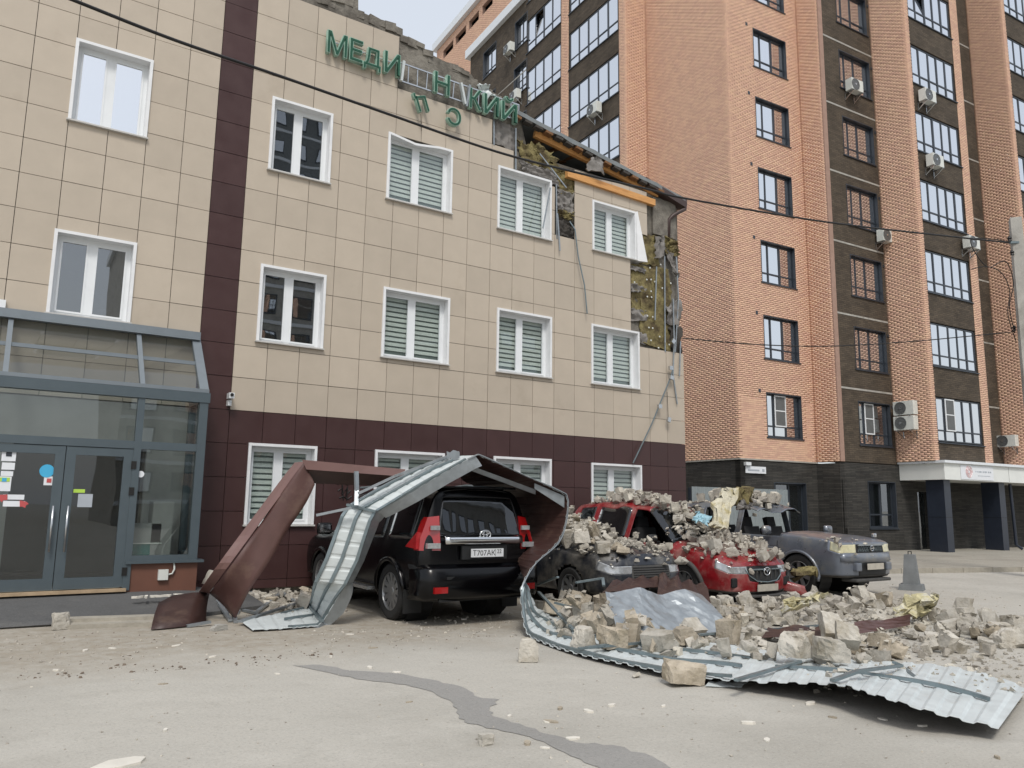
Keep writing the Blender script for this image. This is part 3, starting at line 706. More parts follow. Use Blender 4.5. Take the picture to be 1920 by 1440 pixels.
# ================================================================== GLASS PORCH
PY = -1.0
por = thing('glass_porch', 'grey framed glass entrance porch with sloping glass roof and double doors', 'porch', (-2.5, -1.0, .27))
pxr = -.60; pxl = -7.0; zE = 3.36; zT = 4.42; zB = .27
xm = WL(252, 900, PY).x; zd = WL(100, 832, PY).z; zup = WL(100, 818, PY).z
fr = MB()
fr.box(pxr-.13, pxr, PY-.06, PY+.08, .70, zE-.02)                      # corner post
fr.box(xm-.05, xm+.05, PY-.055, PY+.07, zB, zE-.02)
fr.box(-3.75, -3.65, PY-.055, PY+.07, zB, zE-.02); fr.box(-5.4, -5.3, PY-.055, PY+.07, zB, zE-.02)
fr.box(pxl, pxr+.02, PY-.075, PY+.10, zE-.16, zE)                      # eaves beam
fr.box(pxl, pxr-.13, PY-.05, PY+.06, zd-.02, zd+.10)                   # transom
fr.box(xm+.05, pxr-.13, PY-.05, PY+.06, .70, .78)
fr.box(pxr-.10, pxr-.002, PY+.08, -.02, zE-.14, zE-.02); fr.box(pxr-.10, pxr-.002, -.10, -.03, .3, zE-.14); fr.box(pxr-.09, pxr-.004, PY+.08, -.10, .70, .80)
fr.build('frame', 'alu', por)
rfm = MB()
def rp(x, t, up=0.0): return Vector((x, PY*(1-t)-.02*(t), zE+.02+(zT-zE-.02)*t+up))
for x, w in ((pxr-.07, .14), (xm, .07), (-3.42, .07), (-5.2, .07)): rfm.bar(rp(x, 0), rp(x, 1), w, .09)
rfm.bar(Vector((pxl, PY-.03, zE+.035)), Vector((pxr, PY-.03, zE+.035)), .05, .06)
for t in (.52,): rfm.bar(rp(pxl, t, .005), rp(pxr-.1, t, .005), .045, .06)
rfm.build('roof_bar', 'alu_light', por)
MB().box(pxl, pxr-.02, -.16, -.012, zT-.02, zT+.12).build('flashing', 'alu_light', por)
for xa, xb in ((pxl, -5.23), (-5.17, -3.455), (-3.385, xm-.035), (xm+.035, pxr-.14)):
    for t0, t1 in ((.02, .50), (.54, .98)):
        b = MB(); a, c, d, e = rp(xa, t0), rp(xb, t0), rp(xb, t1), rp(xa, t1); n_ = Vector((0, .5, -.5)).normalized()*.01
        b.mesh([a, c, d, e, a+n_, c+n_, d+n_, e+n_], [(0, 1, 2, 3), (7, 6, 5, 4), (0, 4, 5, 1), (1, 5, 6, 2), (2, 6, 7, 3), (3, 7, 4, 0)])
        b.build('roof_pane', 'glass_roof', por)
for xa, xb in ((-5.3, -3.75), (-3.65, xm-.05), (xm+.05, pxr-.13)):
    MB().box(xa, xb, PY-.005, PY+.005, zd+.10, zE-.16).build('pane', 'glass_porch', por)
MB().box(xm+.05, pxr-.13, PY-.005, PY+.005, .78, zd-.02).build('pane', 'glass_porch', por)
MB().box(-5.3, -3.75, PY-.005, PY+.005, zB, zd-.02).build('pane', 'glass_porch', por)
MB().box(pxr-.045, pxr-.037, PY+.08, -.10, .80, zE-.14).build('pane', 'glass_porch', por)
pl = MB().box(xm-.02, pxr+.02, PY-.02, -.02, .12, .66); pl.build('plinth', 'brown_plinth', por)
MB().box(xm-.03, pxr+.10, PY-.09, -.02, .66, .70).build('plinth_sill', 'alu', por)
# doors
dz0 = zB+.05; xmid = WL(113, 950, PY).x
for xa, xb, hs in ((-3.65, xmid-.005, -1), (xmid+.005, xm-.05, 1)):
    d = MB(); w = .13
    d.box(xa, xa+w, PY-.04, PY+.03, dz0, zd-.03); d.box(xb-w, xb, PY-.04, PY+.03, dz0, zd-.03)
    d.box(xa+w, xb-w, PY-.038, PY+.028, dz0, dz0+.16); d.box(xa+w, xb-w, PY-.038, PY+.028, zd-.15, zd-.03)
    door = d.build('door', 'alu', por)
    MB().box(xa+w, xb-w, PY-.008, PY, dz0+.16, zd-.15).build('pane', 'glass_porch', door)
    hx = (xb-.09) if hs < 0 else (xa+.09)
    h = MB(); h.tube([(hx, PY-.11, .86), (hx, PY-.11, 1.52)], .016, 10)
    for z in (.99, 1.39): h.tube([(hx, PY-.11, z), (hx, PY-.035, z)], .011, 8)
    h.build('handle', 'steel', door, smooth=True)
    if hs > 0:
        for z in (.55, 1.75, 2.15): MB().box(xb-.02, xb+.05, PY-.07, PY-.03, z-.06, z+.06).build('hinge', 'cable', door)
MB().box(-3.7, xm, PY-.12, PY+.05, zB-.01, zB+.035).build('threshold', 'threshold', por)
# stickers on the door glass
def stick(name, l, t, r_, b_, mat, parent=por, dy=0.0, rnd=None):
    a = WL(l, t, PY-.015-dy); c = WL(r_, b_, PY-.015-dy); return MB().box(a.x, c.x, PY-.015-dy, PY-.011-dy, c.z, a.z).build(name, mat, parent)
for q, mt in (((5, 839, 29, 865), 'sticker_white'), ((4, 867, 27, 881), 'sticker_white'), ((2, 883, 24, 893), 'sticker_white'), ((-3, 893, 19, 921), 'sticker_white'), ((83, 893, 98, 910), 'sticker_white'),
              ((138, 917, 159, 924), 'sticker_green'), ((147, 926, 172, 951), 'sticker_grey')):
    stick('sticker', *q, mt)
stick('sticker', 12, 846, 22, 856, 'frame_dark', dy=.005)
stick('sticker', -3, 895, 18, 903, 'sticker_green', dy=.005); stick('sticker', 4, 896, 12, 903, 'sticker_blue', dy=.008); stick('sticker', 88, 897, 96, 905, 'sticker_red', dy=.005)
p = WL(88, 883, PY-.015); MB().lathe([(0, 0), (.095, 0), (.095, .004), (0, .004)], Matrix.Translation(p) @ Matrix.Rotation(-math.pi/2, 4, 'Z'), 28).build('sticker', 'sticker_blue', por)
p = WL(264, 889, PY-.015); MB().lathe([(0, 0), (.05, 0), (.05, .004), (0, .004)], Matrix.Translation(p) @ Matrix.Rotation(-math.pi/2, 4, 'Z'), 24).build('sticker', 'sticker_white', por)
for l, t, r_, b_, hx in ((6, 927, 45, 937, 0), (6, 939, 46, 950, 1)):
    stick('sticker', l, t, r_, b_, 'sticker_white')
    if hx: a = [(37, 938), (50, 941), (54, 945), (49, 947), (47, 953), (43, 950), (37, 950)]
    else: a = [(-8, 928), (14, 927), (14, 937), (6, 938), (3, 942), (0, 938), (-8, 934)]
    P = [WL(*q, PY-.022) for q in a]; MB().prism([(v.x, v.z) for v in P], (0, PY-.022, 0), (1, 0, 0), (0, 0, 1), (0, .004, 0)).build('sticker', 'sticker_red', por)
# grey interior: side wall, floor, back wall with doorway
pi = MB(); pi.box(pxl, pxr-.02, PY+.1, -.02, .02, zB-.004); pi.build('porch_floor', 'concrete', por)
bw = MB()
for r in rect_minus((pxl, pxr-.02, zB, 3.22), [(-3.2, -1.3, .2, 2.5)]): bw.box(r[0], r[1], .0, .11, r[2], r[3])
bw.build('inner_wall', 'curtain', por)
t = MB().box(-1.25, -.95, -.75, -.35, zB, 1.6); t.build('column', 'curtain', por)
sb_ = thing('storage_bin', 'grey and teal storage bin standing inside the porch glass', 'bin', (-1.4, -.75, .7))
a = WL(243, 982, PY+.25); c = WL(300, 1020, PY+.25); e = WL(300, 1046, PY+.25)
pm('teal', srgb(34, 110, 104), rough=.5); 
MB().box(a.x, c.x, PY+.25, PY+.6, c.z+.015, a.z).build('upper_box', 'curtain', sb_); MB().box(a.x+.01, c.x-.01, PY+.26, PY+.59, e.z, c.z+.012).build('lower_box', 'teal', sb_)
MB().box(a.x-.02, c.x+.02, PY+.24, PY+.62, c.z+.004, c.z+.022).build('rim', 'plastic_white', sb_)
a = WL(297, 1068, PY-.05); c = WL(314, 1087, PY-.05)
mb_ = thing('junction_box', 'beige electrical box with bent conduit on the brown plinth', 'box', (a.x, PY, c.z))
MB().box(a.x, c.x, PY-.08, PY-.02, c.z, a.z).build('box_body', 'plastic_white', mb_)
MB().tube([(c.x, PY-.05, (a.z+c.z)/2), (c.x+.06, PY-.05, (a.z+c.z)/2+.01), (c.x+.09, PY-.05, a.z), (c.x+.08, PY-.045, a.z+.08), (c.x+.07, PY-.03, .67)], .014, 8).build('conduit', 'plastic_white', mb_, smooth=True)

# ================================================================== BRICK APARTMENT BUILDING
TB = -0.05817; OB = Vector((19.16, 4.773, 0)); DS = Vector((math.cos(TB), math.sin(TB), 0)); DN = Vector((-math.sin(TB), math.cos(TB), 0))
MF = frame(OB, DS, DN)                              # local x = s (along front), y = n (inward), z
def MSIDE(s): return frame(OB+DS*s, -DN, DS)        # local x = -n, y = inward (+s)
def MFRONT(n): return frame(OB+DN*n, DS, DN)
def fr_px(x, y, n): P = on(x, y, DN, DN.dot(OB)+n); q = Vector(P)-OB; return DS.dot(q), P[2]
def sd_px(x, y, s): P = on(x, y, DS, DS.dot(OB)+s); q = Vector(P)-OB; return -DN.dot(q), P[2]      # returns (-n, z)
SA, D1, SB, D2, S2, S3 = 4.15, -1.05, 7.62, -2.65, 11.60, 15.45
NC, SG = 4.86, -1.20
ZB, ZR = 3.45, 31.0
apt = thing('apartment_building', 'tall orange and dark brick apartment block with glazed bays', 'building', OB)
BW, BH, JT = .26, .0769, .010
bricks_v, bricks_f, bricks_r = [], [], []
nb_ind = [0]
ind_mesh = []
for k in range(6):
    b = MB(); b.box(0, BW-.004, -.012, .0, 0, BH-JT); me = b.me('brick', 'brick'); at = me.attributes.new('rnd', 'FLOAT', 'FACE'); at.data.foreach_set('value', [k/5]*len(me.polygons)); ind_mesh.append(me)
def brick_face(M, u0, u1, z0, z1, holes=(), phase=0.0, individuals=0):
    nrow = int((z1-z0)/BH); Mn = np.array(M)
    rl = random.Random(int(abs(u0*1000+z0*10))+1)
    for r in range(nrow):
        za = z0+r*BH; zb_ = min(za+BH-JT, z1); u = u0-((r % 2)*.5)*BW
        while u < u1-.03:
            a, c = max(u, u0), min(u+BW-.004, u1); u += BW
            if c-a < .03: continue
            q = [(a, c, za, zb_)]
            for h in holes:
                if h[0] < c and h[1] > a and h[2] < zb_ and h[3] > za: q = rect_minus((a, c, za, zb_), holes); break
            for (x0, x1, y0, y1) in q:
                if x1-x0 < .02 or y1-y0 < .02: continue
                if individuals and nb_ind[0] < individuals and x1-x0 > BW-.005 and y1-y0 > BH-JT-.002:
                    link('brick', ind_mesh[rl.randrange(6)], apt, M @ Matrix.Translation((x0, 0, y0))); nb_ind[0] += 1; continue
                n = len(bricks_v)*1; d = -.012
                bricks_v.append(((x0, d, y0), (x1, d, y0), (x1, d, y1), (x0, d, y1), (x0, 0, y0), (x1, 0, y0), (x1, 0, y1), (x0, 0, y1), Mn)); bricks_r.append(rl.random())
def corewall(M, u0, u1, z0, z1, holes, mat, name='wall', t=.24):
    b = MB()
    for r in rect_minus((u0, u1, z0, z1), holes): b.box(r[0], r[1], 0, t, r[2], r[3], M=M)
    return b.build(name, mat, apt)
# dark brick by texture (courses too fine to tell apart at this distance)
def brickmat(name, c1, c2, mortar, bw, bh, front=True):
    m = bpy.data.materials.new(name); m.use_nodes = True; nt = m.node_tree; N = nt.nodes; L = nt.links; b = N['Principled BSDF']
    b.inputs['Roughness'].default_value = .85; b.inputs['Specular IOR Level'].default_value = .25
    geo = N.new('ShaderNodeNewGeometry'); sp = N.new('ShaderNodeSeparateXYZ'); L.new(geo.outputs['Position'], sp.inputs[0])
    ad = N.new('ShaderNodeMath'); ad.operation = 'ADD'; L.new(sp.outputs['X'], ad.inputs[0]); L.new(sp.outputs['Y'], ad.inputs[1])
    cb = N.new('ShaderNodeCombineXYZ'); L.new(ad.outputs[0], cb.inputs[0]); L.new(sp.outputs['Z'], cb.inputs[1])
    bt = N.new('ShaderNodeTexBrick'); bt.inputs['Scale'].default_value = 1; bt.inputs['Brick Width'].default_value = bw; bt.inputs['Row Height'].default_value = bh
    bt.inputs['Mortar Size'].default_value = .006; bt.inputs['Color1'].default_value = (*c1, 1); bt.inputs['Color2'].default_value = (*c2, 1); bt.inputs['Mortar'].default_value = (*mortar, 1)
    L.new(cb.outputs[0], bt.inputs['Vector'])
    nz = N.new('ShaderNodeTexNoise'); nz.inputs['Scale'].default_value = 1.5; nz.inputs['Detail'].default_value = 6; L.new(geo.outputs['Position'], nz.inputs['Vector'])
    mr = N.new('ShaderNodeMapRange'); mr.inputs['From Min'].default_value = .3; mr.inputs['From Max'].default_value = .7; mr.inputs['To Min'].default_value = .8; mr.inputs['To Max'].default_value = 1.2; L.new(nz.outputs['Fac'], mr.inputs['Value'])
    hs = N.new('ShaderNodeHueSaturation'); L.new(bt.outputs['Color'], hs.inputs['Color']); L.new(mr.outputs[0], hs.inputs['Value']); L.new(hs.outputs[0], b.inputs['Base Color'])
    bp = N.new('ShaderNodeBump'); bp.inputs['Strength'].default_value = .6; bp.inputs['Distance'].default_value = .01; bp.invert = True; L.new(bt.outputs['Fac'], bp.inputs['Height']); L.new(bp.outputs[0], b.inputs['Normal'])
    MATS[name] = m
brickmat('dark_brick', srgb(92, 82, 70), srgb(76, 68, 59), srgb(60, 54, 48), .26, .0769)
brickmat('dark_stone', srgb(76, 74, 70), srgb(58, 57, 55), srgb(40, 40, 40), .52, .06)
def bwindow(M, u0, u1, z0, z1, cols, tr=.25, rec=.10, name='window', glass='glass_sky', lining=True, net=None, openp=None):
    b = MB(); d = rec+.10
    if lining: ring(b_ := MB(), u0, u1, z0, z1, -.015, d, .035); b.v += [tuple(M @ Vector(p)) for p in b_.v]; b.f += b_.f; b.mi += b_.mi
    fw = .05; x0, x1, y0, y1 = u0+.035, u1-.035, z0+.035, z1-.035
    f = MB(); ring(f, x0, x1, y0, y1, rec, rec+.06, fw)
    zt = y0+(y1-y0)*tr
    if tr: f.box(x0+fw, x1-fw, rec+.002, rec+.058, zt-.03, zt+.03)
    xs_ = [x0+(x1-x0)*c for c in cols]
    for i, c in enumerate(xs_[1:-1]): 
        w = .035 if i % 2 == 0 else .055
        f.box(c-w/2-.015, c+w/2+.015, rec-.002, rec+.062, y0+fw, y1-fw)
    n0 = len(b.v); b.v += [tuple(M @ Vector(p)) for p in f.v]; b.f += [tuple(n0+i for i in q) for q in f.f]; b.mi += f.mi
    w = b.build(name, 'frame_dark', apt)
    n = len(cols)-1
    for i in range(n):
        a, c = xs_[i]+(.05 if i == 0 else .035), xs_[i+1]-(.05 if i == n-1 else .035)
        for za, zb_ in (((y0+fw, zt-.03), (zt+.03, y1-fw)) if tr else ((y0+fw, y1-fw),)):
            if openp == i and za > zt:
                dz = .0
                MB().mesh([M @ Vector(q) for q in [(a, rec+.02, za), (c, rec+.02, za), (c, rec+.22, zb_), (a, rec+.22, zb_), (a, rec+.03, za), (c, rec+.03, za), (c, rec+.23, zb_), (a, rec+.23, zb_)]], [(0, 1, 2, 3), (7, 6, 5, 4), (0, 4, 5, 1), (1, 5, 6, 2), (2, 6, 7, 3), (3, 7, 4, 0)]).build('pane', glass, w); continue
            tl = random.uniform(-.004, .004)
            V_ = [(a, rec+.025, za), (c, rec+.025+tl, za), (c, rec+.025+tl*2, zb_), (a, rec+.025+tl, zb_)]; V_ += [(q[0], q[1]+.008, q[2]) for q in V_]
            MB().mesh([M @ Vector(q) for q in V_], [(0, 1, 2, 3), (7, 6, 5, 4), (0, 4, 5, 1), (1, 5, 6, 2), (2, 6, 7, 3), (3, 7, 4, 0)]).build('pane', glass, w)
    if net is not None:
        a, c = xs_[net]+.02, xs_[net+1]-.02; nb = MB(); ring(nb, a, c, zt+.0, y1-.02, rec-.05, rec-.02, .045); nb.box(a+.045, c-.045, rec-.048, rec-.022, (zt+y1)/2-.02, (zt+y1)/2+.02)
        nb.v = [tuple(M @ Vector(p)) for p in nb.v]; nb.build('insect_screen_frame', 'white_pvc', w)
        MB().box(a+.045, c-.045, rec-.037, rec-.034, zt+.045, y1-.065, M=M).build('insect_screen', 'plastic_grey', w)
    MB().box(u0-.05, u1+.05, -.05, .03, z0-.045, z0-.005, M=M).build('sill', 'frame_dark', w)
    return w
KF = range(0, 9)
Mf = MFRONT(0)
hf = [(1.465, 3.414, 4.29+3*k, 5.98+3*k) for k in KF]
brick_face(Mf, 0, SA, ZB, ZR, hf, individuals=290); corewall(Mf, 0, SA, ZB, ZR, hf, 'brick_mortar')
for k, h in enumerate(hf): bwindow(Mf, *h, (0, .27, .62, 1), .25, .14, net=1 if k == 0 else None)
# small vents
for k in range(7):
    s_, z_ = 1.12, 6.02+3*k; MB().box(s_-.06, s_+.06, -.02, .02, z_-.07, z_+.07, M=Mf).build('vent', 'frame_dark', apt)
# corner side (s=0), strip at n=NC, return at SA
brick_face(MSIDE(0), -NC, 0, ZB, ZR); corewall(MSIDE(0), -NC, 0, ZB, ZR, [], 'brick_mortar')
brick_face(MFRONT(NC), SG, 0, ZB, ZR); corewall(MFRONT(NC), SG, 0, ZB, ZR, [], 'brick_mortar')
brick_face(MSIDE(SA), 0, -D1, ZB, ZR); corewall(MSIDE(SA), 0, -D1+.05, ZB, ZR, [], 'brick_mortar')
# dark front
Md = MFRONT(D1)
hd = [(5.40, 7.42, 4.14+2.98*k, 5.86+2.98*k) for k in KF]
corewall(Md, SA+.03, SB, ZB, ZR, hd, 'dark_brick')
for k, h in enumerate(hd): bwindow(Md, *h, (0, .24, .55, 1), .25, .14, glass='glass_dark' if False else 'glass_sky', net=1 if k == 0 else None)
for k in KF:
    z_ = 6.31+2.96*k; MB().box(SA+.04, SB, -.012, .02, z_-.035, z_+.035, M=Md).build('band', 'concrete', apt)
    MB().box(7.5, 7.6, -.02, .02, z_-.62, z_-.5, M=Md).build('vent', 'frame_dark', apt)
# glazed bays
def bay(s0, s1, nfl, lab):
    M = MFRONT(D2); side = MSIDE(s0)
    brick_face(side, -D1, -D2, ZB+.1, ZR); corewall(side, -D1, -D2, ZB+.1, ZR, [], 'brick_mortar')
    brick_face(M, s0, s0+.28, ZB+.1, ZR); corewall(M, s0, s0+.28, ZB+.1, ZR, [], 'brick_mortar')
    brick_face(M, s1-.55, s1, ZB+.1, ZR); corewall(M, s1-.55, s1, ZB+.1, ZR, [], 'brick_mortar')
    h = [(s0+.30, s1-.57, 4.28+2.99*k, 6.06+2.99*k) for k in KF]
    corewall(M, s0+.28, s1-.55, ZB+.1, ZR, h, 'dark_brick')
    for k, q in enumerate(h): bwindow(M, *q, (0, .18, .40, .60, .80, 1), .25, .04, lining=False, net=1 if (k == 0 and s0 < 10) else None, openp=1 if (k == 6 and s0 < 10) else None)
    bk = MB(); bk.box(s1-.02, s1, .02, 1.6, ZB+.1, ZR, M=M); bk.build('wall', 'brick_mortar', apt)
bay(SB, S2, 9, '')
corewall(Md, S2, S3, ZB, ZR, [], 'dark_brick')
for k in KF:
    z_ = 6.31+2.96*k; MB().box(S2, S3, -.012, .02, z_-.035, z_+.035, M=Md).build('band', 'concrete', apt)
    MB().box(13.7, 14.4, -.03, .05, z_-2.2, z_-.6, M=Md).build('window', 'frame_dark', apt)
bay(S3, S3+3.98, 9, '')
corewall(Md, S3+3.98, 40, ZB, ZR, [], 'dark_brick')
# glazed left side (normal -s at SG), u = -n
Ms = MSIDE(SG)
zs0 = 22.98-3.02*5
brick_face(Ms, -5.30, -NC, ZB, ZR); corewall(Ms, -5.30, -NC, ZB, ZR, [], 'brick_mortar')
h1 = [(-9.28, -5.34, zs0+3.02*k, zs0+1.95+3.02*k) for k in range(2, 8)]
h2 = [(-13.38, -10.02, zs0+3.02*k, zs0+1.95+3.02*k) for k in range(2, 8)]
corewall(Ms, -9.32, -5.30, ZB, ZR, h1, 'dark_brick'); corewall(Ms, -13.42, -9.98, ZB, ZR, h2, 'dark_brick')
brick_face(Ms, -9.98, -9.32, 12, ZR); corewall(Ms, -9.98, -9.32, ZB, ZR, [], 'brick_mortar')
for k, q in enumerate(h1): bwindow(Ms, *q, (0, .2, .4, .6, .8, 1), .25, .03, lining=False)
for k, q in enumerate(h2): bwindow(Ms, *q, (0, .25, .5, .75, 1), .25, .03, lining=False, openp=1 if k == 4 else None)
h3 = []
for (l, t, r_, b_) in ((966, 34, 989, 83), (964, 121, 988, 172), (907, 88, 930, 138)):
    a = sd_px(l, t, SG); c = sd_px(r_, b_, SG); m0 = sd_px((l+r_)/2, (t+b_)/2, SG); hz = .86
    h3.append((min(a[0], c[0]), max(a[0], c[0]), m0[1]-hz, m0[1]+hz))
for d in range(1, 4): h3 += [(h3[1][0], h3[1][1], h3[1][2]-3.02*d, h3[1][3]-3.02*d), (h3[2][0], h3[2][1], h3[2][2]-3.02*d, h3[2][3]-3.02*d)]
zc = 29.35
corewall(Ms, -20.2, -13.42, ZB, zc, h3, 'dark_brick')
for q in h3: bwindow(Ms, *q, (0, .45, 1), .25, .16)
MB().box(-20.5, -13.42, -.25, .5, zc, zc+.55, M=Ms).build('cornice', 'white_cornice', apt)
MB().box(-20.2, -13.42, -.01, .02, 25.1, 25.16, M=Ms).build('band', 'concrete', apt)
MB().box(-20.2, -20.0, .24, 8, ZB, zc, M=Ms).build('wall', 'dark_brick', apt)
# taller wing behind
SW = SG+3.0; Mw = MSIDE(SW); zw = 37.6
hw_ = []
for (l, t, r_, b_) in ((832, 66, 850, 89), (855, 41, 874, 65), (880, 13, 898, 39), (905, -12, 924, 12)):
    a = sd_px(l, (t+b_)/2, SW); c = sd_px(r_, (t+b_)/2, SW); hw_.append((a[0], c[0], zw-1.75, zw-1.05))
brick_face(Mw, -32.2, -18.0, 26, zw-.4, hw_); corewall(Mw, -32.2, -12.0, 3, zw-.4, hw_, 'brick_mortar')
MB().box(-32.5, -12, -.3, .6, zw-.4, zw+.2, M=Mw).build('cornice', 'white_cornice', apt)
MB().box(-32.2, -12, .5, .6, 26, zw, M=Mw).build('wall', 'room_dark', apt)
MB().box(-32.2, -31.9, .24, 10, 3, zw-.4, M=Mw).build('wall', 'brick_mortar', apt)
# dark rooms behind the panes, roof
rm = MB(); rm.box(.3, SA, .6, .7, ZB, ZR, M=MF); rm.box(SA, 40, D1+.6, D1+.7, ZB, ZR, M=MF); rm.box(SB+.1, S2-.1, D2+.5, D2+.6, ZB, ZR, M=MF); rm.box(S3+.1, S3+3.8, D2+.5, D2+.6, ZB, ZR, M=MF)
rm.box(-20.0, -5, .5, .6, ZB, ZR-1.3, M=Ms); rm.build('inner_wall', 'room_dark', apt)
MB().box(0, 40, .3, 14, ZR-.3, ZR, M=MF).build('roof', 'concrete', apt)
MB().box(-13.4, -4, .0, 1.5, ZR-.2, ZR, M=Ms).build('roof', 'concrete', apt)
# dark stone ground floor
hg = [(fr_px(1452, 930, 0)[0], fr_px(1512, 930, 0)[0], .75, 2.62)]
hg2 = [(fr_px(1628, 930, D1)[0], fr_px(1680, 930, D1)[0], .95, 2.75)]
def stonewall(M, u0, u1, z1, holes): corewall(M, u0, u1, 0, z1, holes, 'dark_stone')
stonewall(Mf, 0, SA, ZB-.06, hg); stonewall(MSIDE(0), -NC, 0, ZB-.06, []); stonewall(MSIDE(SA), 0, -D1, ZB-.06, []); stonewall(Md, SA+.03, 40, ZB-.03, hg2+[(8.85, 9.6, 0, 2.4)])
stonewall(MFRONT(NC), SG, 0, ZB-.06, []); stonewall(Ms, -32, -NC, ZB-.06, [])
MB().box(-.03, SA+.02, -.04, .1, ZB-.055, ZB-.005, M=Mf).build('ledge', 'concrete', apt)
MB().box(-NC, .0, -.04, .1, ZB-.055, ZB-.005, M=MSIDE(0)).build('ledge', 'concrete', apt)
for M_, h in ((Mf, hg[0]), (Md, hg2[0])): bwindow(M_, *h, (0, .12, .55, 1), .28 if M_ is Md else 0, .16, glass='glass_dark')
gf = MB(); gf.box(.3, 40, .5, .6, 0, ZB, M=MF); gf.build('inner_wall', 'room', apt)
MB().box(1.5, 3.4, .40, .43, .7, 2.6, M=Mf).build('curtain', 'curtain', apt); MB().box(hg2[0][0]+.5, hg2[0][1], .40, .43, 1.4, 2.7, M=Md).build('curtain', 'curtain', apt)
# entrance canopy on dark pillars
n_f = -sd_px(1774, 866, 7.9)[0]
can = MB(); can.box(7.75, 40, n_f, D1-.01, 2.83, 3.46, M=MF); can.build('canopy', 'canopy_white', apt)
MB().box(7.65, 40, n_f-.10, D1-.012, 3.462, 3.56, M=MF).build('canopy_edge', 'white_cornice', apt)
for k in range(12): MB().box(9.6+2.6*k, 9.612+2.6*k, n_f-.004, n_f+.01, 2.84, 3.45, M=MF).build('panel_joint', 'plastic_grey', apt)
for cx_, cy_ in ((1779, 1041), (1883, 1037)):
    g0 = GR(cx_, cy_); q = g0-OB; s0, n0 = DS.dot(q), DN.dot(q); n0 = max(n0, n_f+.03); s1 = s0+.42
    b = MB(); b.box(s0, s1, n0, n0+.72, 0, 2.829, M=MF); b.box(s0-.004, s1+.004, n0-.004, n0+.724, 1.40, 1.415, 1, M=MF); b.build('pillar', ['pillar_dark', 'cable'], apt)
MB().tube([MF @ Vector((12.9, n_f+.35, 2.8)), MF @ Vector((13.0, n_f+.35, .3)), MF @ Vector((13.15, n_f+.2, .15))], .06, 10).build('drainpipe', 'pillar_dark', apt)
MB().box(8.86, 9.59, .2, .25, 0, 2.4, M=Md).build('door', 'glass_dark', apt)
# banner on the canopy: pink line-drawn emblem and faint spaced lettering
bn0, bn1 = fr_px(1801, 888, n_f), fr_px(1862, 892, n_f)
ban = thing('shop_banner', 'white banner with a round pink line emblem on the white canopy', 'banner', MF @ Vector((bn0[0], n_f, 2.9)))
MB().box(bn0[0], bn1[0], n_f-.02, n_f-.006, 2.87, 3.42, M=MF).build('cloth', 'sticker_white', ban)
ec = MF @ Vector((bn0[0]+.55, n_f-.025, 3.17)); b = MB()
for rr_ in (.225, .17, .11):
    b.tube([ec+DS*(rr_*.95*math.cos(a))+Vector((0, 0, rr_*math.sin(a))) for a in np.linspace(0, 2*math.pi, 25)[:-1]], .012, 4, closed=True)
for a in np.linspace(0, 2*math.pi, 9)[:-1]: b.bar(ec+DS*(.05*math.cos(a))+Vector((0, 0, .05*math.sin(a))), ec+DS*(.21*math.cos(a+.3))+Vector((0, 0, .21*math.sin(a+.3))), .016, .01)
b.build('emblem', 'sign_pink', ban)
b = MB()
for i in range(9): x = bn0[0]+1.0+i*(bn1[0]-bn0[0]-1.15)/9; b.box(x, x+.05+.03*(i % 3), n_f-.024, n_f-.019, 3.16, 3.22, M=MF)
b.box(bn0[0]+1.15, bn1[0]-.25, n_f-.024, n_f-.019, 3.02, 3.04, M=MF); b.build('lettering', 'sticker_grey', ban)
# address plate
a0 = fr_px(1396, 880, 0); a1 = fr_px(1434, 884, 0)
ad = thing('address_plate', 'long white address plate on the dark stone corner', 'sign', MF @ Vector((a0[0], -.03, a0[1])))
MB().box(a0[0], a1[0], -.06, -.03, a0[1]-.13, a0[1]+.12, M=MF).build('plate', 'sticker_white', ad)
MB().box(a0[0]+.1, a1[0]-.35, -.064, -.059, a0[1]-.05, a0[1]+.01, M=MF).build('lettering', 'sticker_grey', ad); MB().box(a1[0]-.2, a1[0]-.08, -.064, -.059, a0[1]-.06, a0[1]+.04, M=MF).build('lettering', 'sticker_grey', ad)
MB().box(a0[0]-.06, a0[0]+.2, -.15, -.03, a0[1]+.14, a0[1]+.26, M=MF).build('lamp', 'white_pvc', ad)
# air conditioners
def aircon(M, u, z, label, name='air_conditioner', w=.74, h=.50, fan=True):
    o = M @ Vector((u, 0, z)); t = thing(name, label, 'air conditioner', o, 'air conditioners on the brick building')
    MB().box(u-w/2, u+w/2, -.42, -.12, z, z+h, M=M).build('casing', 'plastic_white', t)
    f = MB(); Mx = M @ Matrix.Translation((u-.12, -.425, z+h/2)) @ Matrix.Rotation(-math.pi/2, 4, 'Z')
    f.lathe([(0, .0), (.22, .0), (.225, .012), (.245, .012), (.245, -.01)], Mx, 22); f.build('fan_grille', 'plastic_grey', t)
    f = MB()
    f.lathe([(0, .02), (.05, .02), (.05, .0)], Mx, 12); 
    for k in range(8): f.box(u-.12-.22, u-.12+.22, -.442, -.437, z+h/2-.2+k*.057, z+h/2-.194+k*.057, M=M)
    f.build('guard', 'steel', t)
    for s in (-.28, .28):
        f = MB(); f.bar(M @ Vector((u+s, .0, z-.03)), M @ Vector((u+s, -.46, z-.03)), .04, .04); f.bar(M @ Vector((u+s, 0, z-.30)), M @ Vector((u+s, -.40, z-.04)), .03, .03); f.bar(M @ Vector((u+s, -.01, z-.32)), M @ Vector((u+s, -.01, z+.02)), .04, .03); f.build('bracket', 'steel', t)
